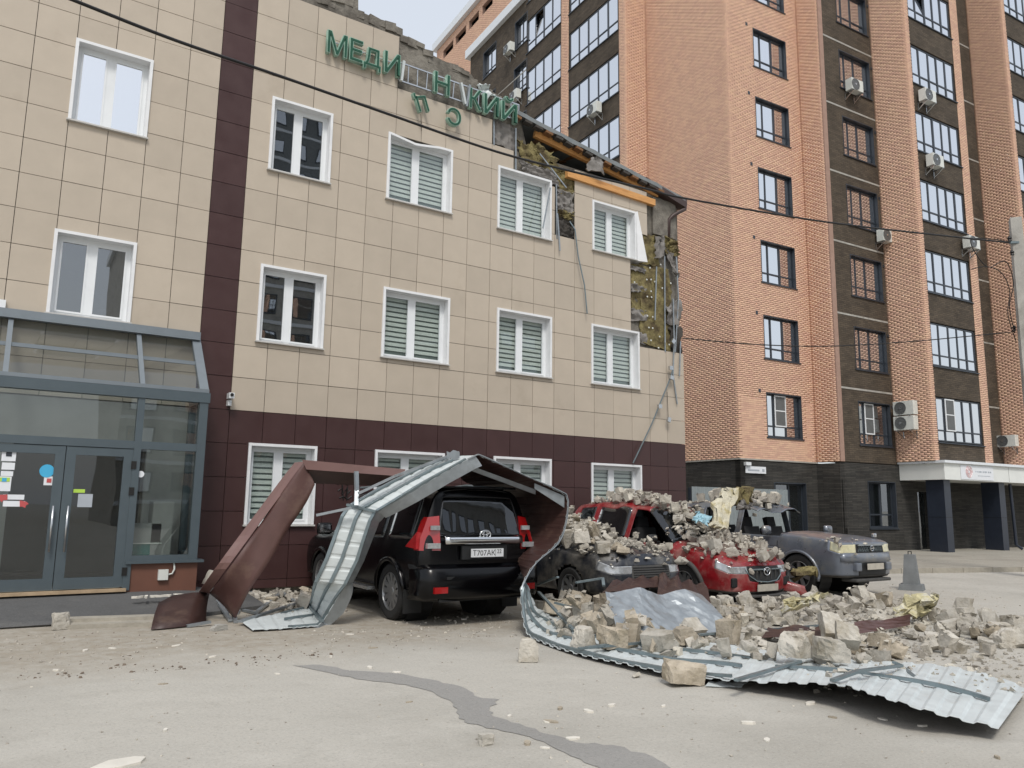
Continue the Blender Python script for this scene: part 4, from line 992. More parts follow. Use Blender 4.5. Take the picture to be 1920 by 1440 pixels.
for (x, y, pl, lab) in (
    (1592, 178, 'd', 'air conditioner under the upper dark wall window left of the tall pier'), (1650, 458, 'd', 'air conditioner on the dark brick wall beside the brick pier, crossed by the cable'),
    (1728, 197, 'b', 'air conditioner at the left end of a high glazed bay'), (1742, 318, 'b', 'air conditioner at the left end of the bay one floor below'), (1810, 470, 'b', 'air conditioner at the right end of the bay beside the narrow pier'),
    (1123, 218, 'l', 'air conditioner below the glazed balcony of the side facade'), (962, 102, 'l', 'air conditioner with a bent pipe below the side window under the white cornice'), (974, 190, 'l', 'air conditioner half hidden behind the broken parapet')):
    if pl == 'd': q = fr_px(x, y, D1); M_ = Md
    elif pl == 'b': q = fr_px(x, y, D2); M_ = MFRONT(D2)
    else: q = sd_px(x, y, SG); M_ = Ms
    aircon(M_, q[0], q[1], lab)
for (x, y, lab) in ((1706, 779, 'upper of two stacked air conditioners on the brick pier'), (1707, 807, 'lower of two stacked air conditioners on the brick pier')):
    q = sd_px(x, y, SB); aircon(MSIDE(SB), q[0], q[1], lab, w=.84, h=.54)
q = sd_px(1895, 838, S3); aircon(MSIDE(S3), q[0], q[1], 'air conditioner on the far brick pier above the canopy', w=.84)
# bricks joined
nb = len(bricks_v)
VV = np.zeros((nb, 8, 3))
for i, b in enumerate(bricks_v):
    Mn = b[8]; VV[i] = np.array(b[:8]) @ Mn[:3, :3].T + Mn[:3, 3]
base = np.arange(nb)[:, None, None]*8
FQ = np.array([[0, 1, 2, 3], [0, 4, 5, 1], [1, 5, 6, 2], [2, 6, 7, 3], [3, 7, 4, 0]])
FF = (base+FQ[None]).reshape(-1, 4)
me = bpy.data.meshes.new('brickwork'); me.vertices.add(nb*8); me.vertices.foreach_set('co', VV.reshape(-1))
me.loops.add(len(FF)*4); me.loops.foreach_set('vertex_index', FF.reshape(-1).astype(np.int32))
me.polygons.add(len(FF)); me.polygons.foreach_set('loop_start', np.arange(len(FF), dtype=np.int32)*4); me.polygons.foreach_set('loop_total', np.full(len(FF), 4, np.int32))
me.update(calc_edges=True); me.materials.append(MATS['brick'])
at = me.attributes.new('rnd', 'FLOAT', 'FACE'); at.data.foreach_set('value', np.repeat(np.array(bricks_r), 5))
tag(link('brickwork', me, apt), kind='stuff')

# ================================================================== FENCE, BOLLARD, POLE, CABLES
fn = MB(); fa, fb = WL(1296, 912, 3.55), WL(1476, 925, 3.55); fa.z = fb.z = 0; hgt = WL(1380, 915, 3.55).z
fen = thing('sheet_fence', 'grey corrugated metal fence between the two buildings', 'fence', fa)
n = 26; per = []
for i in range(n*4+1):
    t = i/(n*4); per.append(fa+(fb-fa)*t+Vector((0, (-.02, -.02, .02, .02)[i % 4], 0)))
for k in range(3):
    seg = per[k*(len(per)//3):(k+1)*(len(per)//3)+1]
    MB().sheet([[p+Vector((0, 0, z)) for z in (.1, hgt)] for p in seg], .003).build('panel', 'fence_metal', fen)
for t in (0, .5, 1): p = fa+(fb-fa)*t; MB().box(p.x-.04, p.x+.04, p.y+.03, p.y+.11, 0, hgt-.03).build('post', 'frame_dark', fen)
p = GR(1710, 1106); bo = thing('bollard', 'grey tapered concrete bollard on a square foot', 'bollard', p)
def frustum(b, c, w0, w1, z0, z1, rot=.4):
    Mx = Matrix.Translation(c) @ Matrix.Rotation(rot, 4, 'Z')
    b.mesh([Mx @ Vector((x*w, y*w, z)) for z, w in ((z0, w0), (z1, w1)) for x, y in ((-.5, -.5), (.5, -.5), (.5, .5), (-.5, .5))], [(3, 2, 1, 0), (4, 5, 6, 7), (0, 1, 5, 4), (1, 2, 6, 5), (2, 3, 7, 6), (3, 0, 4, 7)])
b = MB(); frustum(b, p, .46, .42, 0, .12); b.build('foot', 'concrete_dark', bo)
b = MB(); frustum(b, p, .30, .20, .12, .72); b.build('post', 'concrete_dark', bo)
b = MB(); b.tube([p+Vector((-.06, 0, .72)), p+Vector((-.06, 0, .78)), p+Vector((.06, 0, .78)), p+Vector((.06, 0, .72))], .010, 6); b.build('lifting_loop', 'cable', bo)
pt = AT(1903, 410, 21); pole = thing('utility_pole', 'grey concrete utility pole with cables at its top', 'pole', (pt.x, pt.y, 0))
b = MB(); frustum(b, Vector((pt.x, pt.y, 0)), .34, .26, 0, pt.z, .6); b.build('shaft', 'concrete', pole)
b = MB(); b.bar(AT(1893, 455, 20.8), AT(1915, 455, 20.8), .08, .06); b.build('crossarm', 'galv_dark', pole)
for off in ((1893, 452), (1898, 478), (1902, 620)):
    b = MB(); q = AT(*off, 20.75); b.lathe([(0, 0), (.05, .0), (.03, .05), (.06, .07), (.03, .12), (0, .14)], Matrix.Translation(q) @ Matrix.Rotation(-math.pi/2, 4, 'Y'), 10); b.build('insulator', 'cable', pole)
def cable(pts, r, label, n=8):
    """pts: (px, py, depth) smoothed"""
    P = np.array([AT(*q) for q in pts]); t = np.arange(len(P)); tt = np.linspace(0, len(P)-1, (len(P)-1)*n+1)
    out = []
    for a in tt:
        i = min(int(a), len(P)-2); f = a-i; p0 = P[max(i-1, 0)]; p1 = P[i]; p2 = P[i+1]; p3 = P[min(i+2, len(P)-1)]
        out.append(.5*((2*p1)+(-p0+p2)*f+(2*p0-5*p1+4*p2-p3)*f*f+(-p0+3*p1-3*p2+p3)*f**3))
    o = MB().tube(out, r, 6).build('cable', 'cable', smooth=True); return tag(o, label, 'cable', 'overhead cables')
cable([(60, -30, 9.0), (137, 0, 9.4), (330, 76, 10.3), (520, 141, 11.3), (720, 211, 12.5), (930, 284, 14.0), (1075, 322, 15.2), (1220, 356, 16.4), (1290, 373, 17), (1540, 415, 18.6), (1760, 441, 20), (1893, 455, 20.75)], .022, 'thick black cable sagging across both facades to the utility pole')
cable([(1280, 634, 18.5), (1420, 646, 18.9), (1560, 649, 19.4), (1700, 641, 19.9), (1800, 632, 20.3), (1902, 622, 20.75)], .014, 'thin cable across the brick building at mid height')
cable([(1893, 455, 20.75), (1860, 448, 20.6), (1820, 452, 20.5), (1850, 500, 20.5), (1885, 490, 20.6), (1900, 530, 20.7), (1893, 575, 20.7), (1903, 625, 20.75)], .012, 'looped cable tail hanging at the utility pole')
cable([(1820, 505, 20.4), (1850, 500, 20.5), (1878, 512, 20.6), (1893, 545, 20.7), (1890, 590, 20.7), (1905, 640, 20.75)], .012, 'short drooping cable loop beside the far brick pier')
# ================================================================== CARS
pm('paint_black', srgb(4, 4, 6), rough=.2, var=.1, coat=0, spec=.35, rvar=.05, scale=3)
pm('paint_red', srgb(128, 20, 28), rough=.34, var=.12, coat=.4, scale=4, rvar=.12, col2=srgb(146, 108, 102), c2scale=2.2, c2lo=.50, c2hi=.74)
pm('paint_grey', srgb(112, 118, 128), rough=.34, metal=.45, var=.08, coat=.4, scale=4, rvar=.1, col2=srgb(146, 142, 132), c2scale=2.2, c2lo=.5, c2hi=.75)
pm('paint_dark', srgb(38, 42, 50), rough=.38, metal=.3, var=.12, coat=.35, scale=4, rvar=.12, col2=srgb(118, 114, 106), c2scale=2.0, c2lo=.46, c2hi=.72)
pm('trim_black', srgb(26, 27, 28), rough=.6, var=.15, scale=6)
pm('trim_dusty', srgb(70, 69, 67), rough=.75, var=.18, scale=6)
pm('chrome', srgb(214, 216, 218), rough=.12, metal=1.0, var=.03)
pm('rubber', srgb(34, 34, 34), rough=.82, var=.2, scale=10, bump=.2, bscale=60)
pm('rim_alloy', srgb(156, 158, 160), rough=.3, metal=.8, var=.08)
pm('lamp_red', srgb(150, 10, 14), rough=.15, var=.1, coat=.8, spec=.6)
pm('lamp_clear', srgb(168, 170, 172), rough=.14, metal=.4, var=.25, scale=16, coat=.8)
pm('lamp_yellowed', srgb(206, 200, 166), rough=.25, metal=.1, var=.14, scale=14, coat=.5)
pm('seat', srgb(30, 30, 32), rough=.8, var=.2)
pm('plate_white', srgb(206, 208, 210), rough=.5, var=.05)
pm('plate_dusty', srgb(176, 170, 158), rough=.8, var=.12, scale=10)
pm('plate_text', srgb(24, 24, 26), rough=.6)
pm('plate_text_dusty', srgb(120, 114, 106), rough=.8)

def rows_of(st):
    x, hw, zs, zb, zt, yt, dr = st[:7]; h = zb-zs
    return [(.86*hw, zs-.01), (.965*hw, zs+.03), (hw, zs+.45*h), (.992*hw, zs+.74*h), (.955*hw, zb), (yt, zt-dr), (yt*.82, zt-.006), (yt*.42, zt+.014), (0.0, zt+.022)]
NCOL = [1, .8, .55, .28, 0, -.28, -.55, -.8, -1]
def car_shell(name, sts, matmap, parent, M, lean_r=0.0, lean_f=0.0, bul_r=None, bul_f=None, deform=None, arches=(), Ra=.42, crease=.55, skip=(), labels={}):
    V = []; Fc = []; key = []
    def add(p): V.append(p); return len(V)-1
    nS = len(sts); G = []
    for i, st in enumerate(sts):
        R = rows_of(st); row = []
        for side in (1, -1):
            for v, (y, z) in enumerate(R):
                if side == -1 and v == 8: continue
                x = st[0]
                if i == 0: x += lean_r*max(0, z-st[3])
                if i == nS-1: x += lean_f*max(0, z-st[3])
                row.append(add((x, side*y, z)))
        G.append(row)       # 0..8 left, 9..16 right rows 0..7
    def L(i, v): return G[i][v]
    def Rr(i, v): return G[i][8] if v == 8 else G[i][9+v]
    for i in range(nS-1):
        for v in range(8):
            Fc.append((L(i, v), L(i+1, v), L(i+1, v+1), L(i, v+1))); key.append(('side', i, v))
            Fc.append((Rr(i, v+1), Rr(i+1, v+1), Rr(i+1, v), Rr(i, v))); key.append(('side', i, v))
        Fc.append((Rr(i, 0), Rr(i+1, 0), L(i+1, 0), L(i, 0))); key.append(('floor', i, 0))
    for end, i, sg, bul in (('rear', 0, -1, bul_r), ('front', nS-1, 1, bul_f)):
        bul = bul or [.05]*9; C = []
        for v in range(9):
            yl = rows_of(sts[i])[v][0]; a = V[L(i, v)]; line = []
            for t in NCOL:
                if t == 1: line.append(L(i, v))
                elif t == -1: line.append(Rr(i, v))
                elif v == 8: line.append(L(i, 8))
                else: line.append(add((a[0]+sg*bul[v]*(1-abs(t)**2.6), yl*t, a[2]+(.012*(1-t*t) if v > 3 else 0))))
            C.append(line)
        for v in range(8):
            for j in range(len(NCOL)-1):
                q = [C[v][j], C[v][j+1], C[v+1][j+1], C[v+1][j]]
                if v == 7: q = [C[v][j], C[v][j+1], C[8][0]]
                if sg > 0: q = q[::-1]
                Fc.append(tuple(q)); key.append((end, min(j, 7-j), v))
    me = bpy.data.meshes.new('shell'); me.from_pydata(V, [], Fc); me.update()
    keys = sorted(set(matmap(*k) for k in key)); idx = {k: n for n, k in enumerate(keys)}
    for k in keys: me.materials.append(None)
    for p, k in zip(me.polygons, key): p.material_index = idx[matmap(*k)]; p.use_smooth = True
    bm = bmesh.new(); bm.from_mesh(me); bmesh.ops.recalc_face_normals(bm, faces=bm.faces)
    cl = bm.edges.layers.float.new('crease_edge')
    for e in bm.edges:
        fs = e.link_faces
        if len(fs) == 2 and fs[0].material_index != fs[1].material_index:
            nm = keys[fs[0].material_index][0]+keys[fs[1].material_index][0]; e[cl] = .92 if ('wind' in nm or 'lamp' in nm or 'grille' in nm) else crease
        elif len(fs) < 2: e[cl] = 1
    vl = bm.verts.layers.float.new('crease_vert')
    for f in bm.faces:
        nm = keys[f.material_index][0]
        if 'wind' in nm or 'lamp' in nm:
            for v in f.verts: v[vl] = max(v[vl], .6)
    bm.to_mesh(me); bm.free()
    ob = bpy.data.objects.new('shell_tmp', me); COL.objects.link(ob)
    ss = ob.modifiers.new('s', 'SUBSURF'); ss.levels = 3; ss.render_levels = 3
    dg = bpy.context.evaluated_depsgraph_get(); m2 = bpy.data.meshes.new_from_object(ob.evaluated_get(dg)); bpy.data.objects.remove(ob)
    co = np.array([v.co[:] for v in m2.vertices])
    if deform is not None: co = deform(co); m2.vertices.foreach_set('co', co.reshape(-1)); m2.update()
    polys = [tuple(p.vertices) for p in m2.polygons]; mi = [p.material_index for p in m2.polygons]
    bvh = BVHTree.FromPolygons([Vector(c) for c in co], polys)
    groups = {k: [] for k in keys}
    for p, k in zip(polys, mi):
        c = co[list(p)].mean(0); dead = False
        for (ax, az) in arches:
            if (c[0]-ax)**2+(c[2]-az)**2 < (Ra-.01)**2 and abs(c[1]) > .45: dead = True
        if not dead: groups[keys[k]].append(p)
    objs = {}
    order = [k for k in keys if k[0] == 'body']+[k for k in keys if k[0] != 'body']
    for k in order:
        if k in skip or k[0] in skip or not groups[k]: continue
        par_ = {}
        def find(a):
            while par_.setdefault(a, a) != a: par_[a] = par_[par_[a]]; a = par_[a]
            return a
        for p in groups[k]:
            for i in p[1:]: par_[find(i)] = find(p[0])
        comps = {}
        for p in groups[k]: comps.setdefault(find(p[0]), []).append(p)
        comps = sorted(comps.values(), key=len, reverse=True)
        if k[0] == 'body': comps = [sum(comps, [])]
        for n_, ps in enumerate(comps):
            if len(ps) < 4: continue
            used = sorted(set(i for p in ps for i in p)); mp = {u: n for n, u in enumerate(used)}
            me = bpy.data.meshes.new(k[0]); me.from_pydata([tuple(M @ Vector(co[u])) for u in used], [], [tuple(mp[i] for i in p) for p in ps])
            me.polygons.foreach_set('use_smooth', [True]*len(me.polygons)); me.materials.append(MATS[k[1]]); me.update()
            objs[k[0]+str(n_)] = link(k[0], me, parent)
    # doubled skin thickness so that nothing reads as paper
    for o in objs.values():
        s_ = o.modifiers.new('skin', 'SOLIDIFY'); s_.thickness = .012; s_.offset = -1
    return objs, bvh, co, polys
def ycast(bvh, x, z, side, d=3.0):
    h = bvh.ray_cast(Vector((x, side*d, z)), Vector((0, -side, 0))); return h[0]
def xcast(bvh, y, z, end):
    h = bvh.ray_cast(Vector((end*5, y, z)), Vector((-end, 0, 0))); return h[0]
def flare(bvh, ax, az, Ra, side, M, parent, mat, w=.035):
    pts = []
    for a in np.linspace(R_(-12), R_(192), 30):
        h = ycast(bvh, ax+(Ra+.015)*math.cos(a), az+(Ra+.015)*math.sin(a), side)
        y = h.y if h else side*.86
        pts.append(Vector((ax+Ra*math.cos(a), y+side*.004, az+Ra*math.sin(a))))
    b = MB(); b.tube([M @ p for p in pts], w, 8); return b.build('arch_trim', mat, parent, smooth=True)
def wheel(cx, y, cz, r, side, M, parent, rimmat='rim_alloy', w=.24, n=9, steer=0.0, flat_=0.0):
    Mw = M @ Matrix.Translation((cx, y, cz)) @ Matrix.Rotation(steer, 4, 'Z') @ Matrix.Rotation(math.pi/2*side, 4, 'Z')     # local x points outward
    b = MB(); rr = r*.68
    b.lathe([(rr, -w/2), (r*.93, -w/2), (r, -w*.38), (r, w*.36), (r*.985, w*.42), (r*.93, w*.5), (r*.8, w*.52), (rr, w*.46), (rr, w*.3), (rr*.97, -w/2)], Mw, 40)
    for k in range(44):      # tread blocks
        a = 2*math.pi*k/44
        T_ = Mw @ Matrix.Rotation(a, 4, 'X'); b.box(-w*.38, w*.36, -.016, .016, r-.002, r+.007, M=T_)
    t = b.build('wheel', 'rubber', parent); autosmooth(t, 35)
    q = MB(); q.lathe([(rr, w*.44), (rr*.95, w*.46), (rr*.90, w*.30), (rr*.88, 0), (rr*.88, -w*.4)], Mw, 40); q.lathe([(0, w*.36), (.055, w*.36), (.07, w*.30), (.075, w*.2)], Mw, 20)
    for k in range(n):
        a = 2*math.pi*k/n; T_ = Mw @ Matrix.Rotation(a, 4, 'X')
        q.mesh([T_ @ Vector(p) for p in [(w*.33, -.030, .06), (w*.33, .030, .06), (w*.40, .038, rr*.92), (w*.40, -.038, rr*.92), (w*.18, -.03, .06), (w*.18, .03, .06), (w*.26, .03, rr*.92), (w*.26, -.03, rr*.92)]],
               [(0, 1, 2, 3), (0, 4, 5, 1), (1, 5, 6, 2), (3, 2, 6, 7), (0, 3, 7, 4)])
    ro = q.build('rim', rimmat, t); autosmooth(ro, 35)
    d = MB(); d.lathe([(0, w*.08), (rr*.86, w*.08)], Mw, 24); d.build('brake_disc', 'trim_black', t)
    return t
def well(cx, cz, Ra, M, parent, yi=.45, yo=.80):
    for s in (1, -1):
        b = MB(); Mw = M @ Matrix.Translation((cx, s*yi, cz)) @ Matrix.Rotation(math.pi/2*s, 4, 'Z'); b.lathe([(0, 0), (Ra, 0), (Ra, yo-yi)], Mw, 24)
        b.build('wheel_well', 'trim_black', parent)
def tb(M, parent, name, mat, x0, x1, y0, y1, z0, z1, bevel=0.0):
    b = MB().box(x0, x1, y0, y1, z0, z1, M=M); o = b.build(name, mat, parent)
    if bevel: m = o.modifiers.new('b', 'BEVEL'); m.width = bevel; m.segments = 2
    return o
def seam(bvh, pts, side, M, parent, r=.005, name='door_seam'):
    P = []
    for x, z in pts:
        h = ycast(bvh, x, z, side)
        if h: P.append(M @ Vector((h.x, h.y+side*.001, h.z)))
    if len(P) > 1: return MB().tube(P, r, 5).build(name, 'cable', parent)
def plate(M, parent, txt, region, x, y, z, end, mat='plate_white', tm='plate_text', tilt=0.0):
    """end=+1 front, -1 rear; seen from outside"""
    u = Vector((0, -1, 0)) if end < 0 else Vector((0, 1, 0))
    Mp = M @ frame(Vector((x, y, z)), u, Vector((math.sin(tilt)*end, 0, math.cos(tilt))))
    p = MB().box(-.26, .26, -.056, .056, -.008, .004, M=Mp).build('number_plate', mat, parent)
    if txt:
        for s_, px_, h_, zz in ((txt, -.235, .075, -.036), (region, .155, .052, -.008)):
            if not s_: continue
            me = text_mesh(s_, 1.0, .001, tm); a, c = bounds(me); s = h_/(c[1]-a[1]); wmax = .36 if px_ < 0 else .085
            sx = min(s, wmax/(c[0]-a[0])) if px_ > 0 else wmax/(c[0]-a[0])
            me.transform(Mp @ Matrix.Translation((px_, zz, .0052)) @ Matrix.Diagonal((sx, s, 1, 1)) @ Matrix.Translation((-a[0], -a[1], 0))); link('plate_text', me, p)
        MB().box(.128, .132, -.05, .05, .004, .0055, M=Mp).build('plate_line', tm, p)
    return p
def mirror(M, parent, x, y, z, side, mat, s=1.0):
    b = MB(); c = Vector((x, y, z)); N_ = 10
    V = []; Fs = []
    for i in range(7):
        a = -math.pi/2+math.pi*i/6
        for k in range(N_):
            t = 2*math.pi*k/N_; V.append(M @ (c+Vector((.085*s*math.sin(a)*(1 if a > 0 else .35), .115*s*math.cos(a)*abs(math.cos(t))**.35*(1 if math.cos(t) > 0 else -1), .085*s*math.cos(a)*abs(math.sin(t))**.35*(1 if math.sin(t) > 0 else -1)))))
    Fs = [(i*N_+k, i*N_+(k+1) % N_, (i+1)*N_+(k+1) % N_, (i+1)*N_+k) for i in range(6) for k in range(N_)]
    b.mesh(V, Fs); o = b.build('side_mirror', mat, parent, smooth=True)
    MB().bar(M @ (c+Vector((.02, -side*.16, -.05))), M @ (c+Vector((.0, -side*.05, -.04))), .06, .03).build('mirror_arm', 'trim_black', o)
    MB().box(-.036, -.030, -.09, .09, -.06, .06, M=M @ Matrix.Translation(c)).build('mirror_glass', 'chrome', o)
    return o
def interior(M, parent, x0, x1, hw, zb):
    b = MB(); b.box(x0, x1, -hw, hw, .35, zb-.22, M=M); b.build('floor_tub', 'seat', parent)
    for x in (x0+.35, x1-1.0):
        for y in (-.38, .38):
            s = MB(); s.box(-.10, .12, -.24, .24, 0, .62, M=M @ Matrix.Translation((x, y, zb-.40)) @ Matrix.Rotation(-.25, 4, 'Y')); s.box(-.05, .06, -.13, .13, .64, .84, M=M @ Matrix.Translation((x, y, zb-.40)) @ Matrix.Rotation(-.25, 4, 'Y')); s.build('seat', 'seat', parent)
    MB().box(x1-.35, x1+.05, -hw, hw, zb-.25, zb-.02, M=M).build('dashboard', 'seat', parent)
def carM(x, y, head, z=0.0, pitch=0.0, roll=0.0): return Matrix.Translation((x, y, z)) @ Matrix.Rotation(head, 4, 'Z') @ Matrix.Rotation(pitch, 4, 'Y') @ Matrix.Rotation(roll, 4, 'X')
def smooth_noise(co, seed, f, n=6):
    r = np.random.default_rng(seed); out = np.zeros(len(co))
    for k in range(n):
        d = r.normal(size=3); d *= f*(1+.7*k)/np.linalg.norm(d); out += np.sin(co@d+r.uniform(0, 6.28))/(1+.6*k)
    return out/2.0
CAR_SURF = []

# ------------------------------------------------------------ black SUV, tail towards the road
M = carM(2.32, -2.53, R_(90)); c1 = thing('black_suv', 'black large SUV parked nose to the wall under the fallen sheet arch', 'car', (2.32, -2.53, 0))
st = [(-2.34, .90, .48, 1.14, 1.80, .70, .09), (-2.22, .935, .45, 1.15, 1.83, .71, .09), (-2.02, .94, .42, 1.15, 1.85, .71, .09), (-1.25, .945, .38, 1.14, 1.87, .71, .09), (-1.12, .945, .38, 1.14, 1.87, .71, .09), (-.15, .945, .38, 1.12, 1.87, .71, .09), (-.03, .945, .38, 1.12, 1.87, .71, .09),
      (.45, .94, .38, 1.11, 1.83, .70, .10), (1.12, .93, .38, 1.10, 1.19, .78, .03), (1.75, .92, .42, 1.06, 1.15, .78, .03), (2.18, .90, .38, .99, 1.08, .74, .03), (2.36, .84, .36, .90, 1.00, .68, .03)]
def mm(kind, i, v):
    if kind == 'side':
        if v == 4 and i in (2, 4, 6, 7): return ('window', 'glass_car')
        if v >= 5 and i == 7: return ('windshield', 'glass_car')
        if v == 0: return ('sill_trim', 'trim_black')
    if kind == 'rear' and v == 4 and i >= 1: return ('rear_window', 'glass_car')
    if kind == 'rear' and v == 0: return ('sill_trim', 'trim_black')
    if kind == 'floor': return ('underbody', 'trim_black')
    return ('body', 'paint_black')
ar = [(-1.40, .39), (1.39, .39)]
ob, bv, co, pl_ = car_shell('suv', st, mm, c1, M, lean_r=.20, bul_r=[.03, .06, .09, .07, .05, .03, .01, 0, 0], bul_f=[.04, .08, .1, .09, .05, .03, 0, 0, 0], arches=ar, Ra=.45)
CAR_SURF.append((co, M))
for ax, az in ar:
    for s in (1, -1):
        flare(bv, ax, az, .45, s, M, c1, 'paint_black', .04); wheel(ax, s*.80, az, .39, s, M, c1, n=12)
    well(ax, az, .46, M, c1)
interior(M, c1, -1.9, 1.0, .82, 1.12)
# tail: bumper, lamps, bar, plate
bp = MB(); G_ = []
for j, t in enumerate(np.linspace(-1, 1, 25)):
    y = t*.955; xo = -2.40-.10*(1-abs(t)**4)+ (.30*max(0, (abs(t)-.93)/.07))
    G_.append([Vector((xo+.03, y, .36)), Vector((xo-.02, y, .42)), Vector((xo-.03, y, .60)), Vector((xo-.015, y, .74)), Vector((xo+.06, y*.985, .80))])
bp.sheet([[M @ p for p in r] for r in G_], .02); bp.build('bumper', 'paint_black', c1, smooth=True)
tb(M, c1, 'bumper_groove', 'trim_black', -2.535, -2.46, -.62, .62, .63, .665)
tb(M, c1, 'tow_panel', 'trim_black', -2.48, -2.2, -.70, .70, .34, .42)
for s in (1, -1):
    b = MB(); prof = [(.60, 1.42), (.70, 1.44), (.86, 1.20), (.93, 1.04), (.93, .97), (.66, .97)]
    # lamp wraps the corner: rear face and side face
    pr = [(.655, 1.00), (.655, 1.46), (.80, 1.44), (.905, 1.16), (.925, 1.00)]
    Vv = [Vector((-2.40+.02*(k in (2, 3))+max(0, z-1.14)*.20+.10*max(0, (y-.72)/.2), s*y, z)) for k, (y, z) in enumerate(pr)]; Vb = [p+Vector((.16, -s*.0, 0)) for p in Vv]
    n = len(pr); b.mesh([M @ p for p in Vv+Vb], [tuple(range(n)) if s < 0 else tuple(range(n-1, -1, -1))]+[((i, (i+1) % n, n+(i+1) % n, n+i)) for i in range(n)])
    lp = b.build('tail_lamp', 'lamp_red', c1)
    for z0_, z1_ in ((1.03, 1.10), (1.27, 1.33)): MB().box(-2.418+max(0, z0_-1.14)*.2, -2.36, s*.665, s*(.86 if z0_ < 1.2 else .80), z0_, z1_, M=M).build('clear_lens', 'lamp_clear', lp)
    b = MB(); b.mesh([M @ p for p in [Vector((-2.27, s*.962, 1.02)), Vector((-1.95, s*.962, 1.04)), Vector((-2.22, s*.93, 1.24)), Vector((-2.27, s*.90, 1.02)), Vector((-1.95, s*.90, 1.04)), Vector((-2.22, s*.88, 1.24))]], [(0, 1, 2), (5, 4, 3), (0, 3, 4, 1), (1, 4, 5, 2), (2, 5, 3, 0)]); b.build('tail_lamp', 'lamp_red', c1)
    tb(M, c1, 'rear_reflector', 'lamp_red', -2.535, -2.48, s*.60, s*.80, .455, .535)
    tb(M, c1, 'mud_flap', 'trim_black', -1.90, -1.87, s*.66, s*.93, .14, .46)
    MB().bar(M @ Vector((-.95, s*1.0, .40)), M @ Vector((.85, s*1.0, .40)), .12, .045).build('side_step', 'steel', c1)
    MB().tube([M @ Vector((x, s*.66, 1.87+.05*(1 if -1.7 < x < .2 else 0))) for x in (-1.9, -1.7, -.8, .2, .4)], .018, 8).build('roof_rail', 'galv_dark', c1)
b = MB()
for t in np.linspace(-1, 1, 17): pass
G_ = [[M @ Vector((-2.452-.02*(1-t*t)+.01*k, t*.62, 1.085+.075*q_)) for k, q_ in ((0, 0), (0, 1), (2, 1.15))] for t in np.linspace(-1, 1, 17)]
b.sheet(G_, .03); b.build('chrome_bar', 'chrome', c1, smooth=True)
em = MB(); ec = Vector((-2.475, 0, 1.21))
def oval(b, c, a, b2, r, rotx=0.0, ax=(0, 1, 0), ay=(0, 0, 1), M_=M):
    A = Vector(ax); B = Vector(ay); b.tube([M_ @ (c+A*(a*math.cos(t))+B*(b2*math.sin(t))) for t in np.linspace(0, 2*math.pi, 29)[:-1]], r, 6, closed=True)
oval(em, ec, .085, .058, .010); oval(em, ec, .028, .056, .008); oval(em, ec+Vector((0, 0, .02)), .062, .024, .008); em.build('emblem', 'chrome', c1, smooth=True)
plate(M, c1, 'Т707АК', '22', -2.505, -.02, .965, -1)
tb(M, c1, 'plate_recess', 'trim_black', -2.47, -2.43, -.36, .36, .88, 1.06)
tb(M, c1, 'spoiler', 'paint_black', -2.32, -1.98, -.60, .60, 1.835, 1.865, .01)
MB().bar(M @ Vector((-2.33, -.35, 1.20)), M @ Vector((-2.27, .25, 1.27)), .02, .015).build('rear_wiper', 'trim_black', c1)
for s in (1, -1): mirror(M, c1, .80, s*1.10, 1.20, s, 'paint_black', 1.15)

# ------------------------------------------------------------ red crossover, nose to the road
Mr = carM(7.64, -3.04, R_(-90), .0, R_(2.2), R_(0)); c2_ = thing('red_crossover', 'red crossover car buried in rubble with crumpled hood', 'car', (7.64, -3.04, 0))
st = [(-2.22, .84, .42, 1.02, 1.50, .60, .08), (-2.10, .89, .36, 1.04, 1.58, .62, .08), (-1.80, .91, .32, 1.05, 1.62, .63, .09), (-1.30, .92, .28, 1.04, 1.66, .64, .09), (-1.18, .92, .28, 1.03, 1.67, .64, .09), (-.22, .92, .28, 1.00, 1.68, .64, .09), (-.12, .92, .28, 1.00, 1.68, .64, .09),
      (.22, .92, .28, .99, 1.64, .63, .10), (.98, .92, .28, .97, 1.06, .76, .03), (1.55, .91, .30, .92, 1.01, .77, .03), (2.02, .88, .30, .84, .93, .72, .03), (2.24, .76, .30, .74, .85, .60, .03)]
def mm(kind, i, v):
    if kind == 'side':
        if v == 4 and i in (2, 4): return ('window', 'glass_car')
        if v == 4 and i in (6, 7): return ('window_broken', 'glass_car')
        if v >= 5 and i == 7: return ('windshield', 'glass_car')
        if v in (0,): return ('cladding', 'trim_dusty')
        if i == 10 and v == 3: return ('headlamp', 'lamp_clear')
    if kind == 'front':
        if v in (0,): return ('cladding', 'trim_dusty')
        if v in (2, 3) and i >= 2: return ('grille', 'trim_black')
        if v == 1 and i >= 3: return ('lower_grille', 'trim_black')
        if v == 3 and i in (0, 1): return ('headlamp', 'lamp_clear')
    if kind == 'rear' and v == 4 and i >= 1: return ('rear_window', 'glass_car')
    if kind == 'floor': return ('underbody', 'trim_black')
    return ('body', 'paint_red')
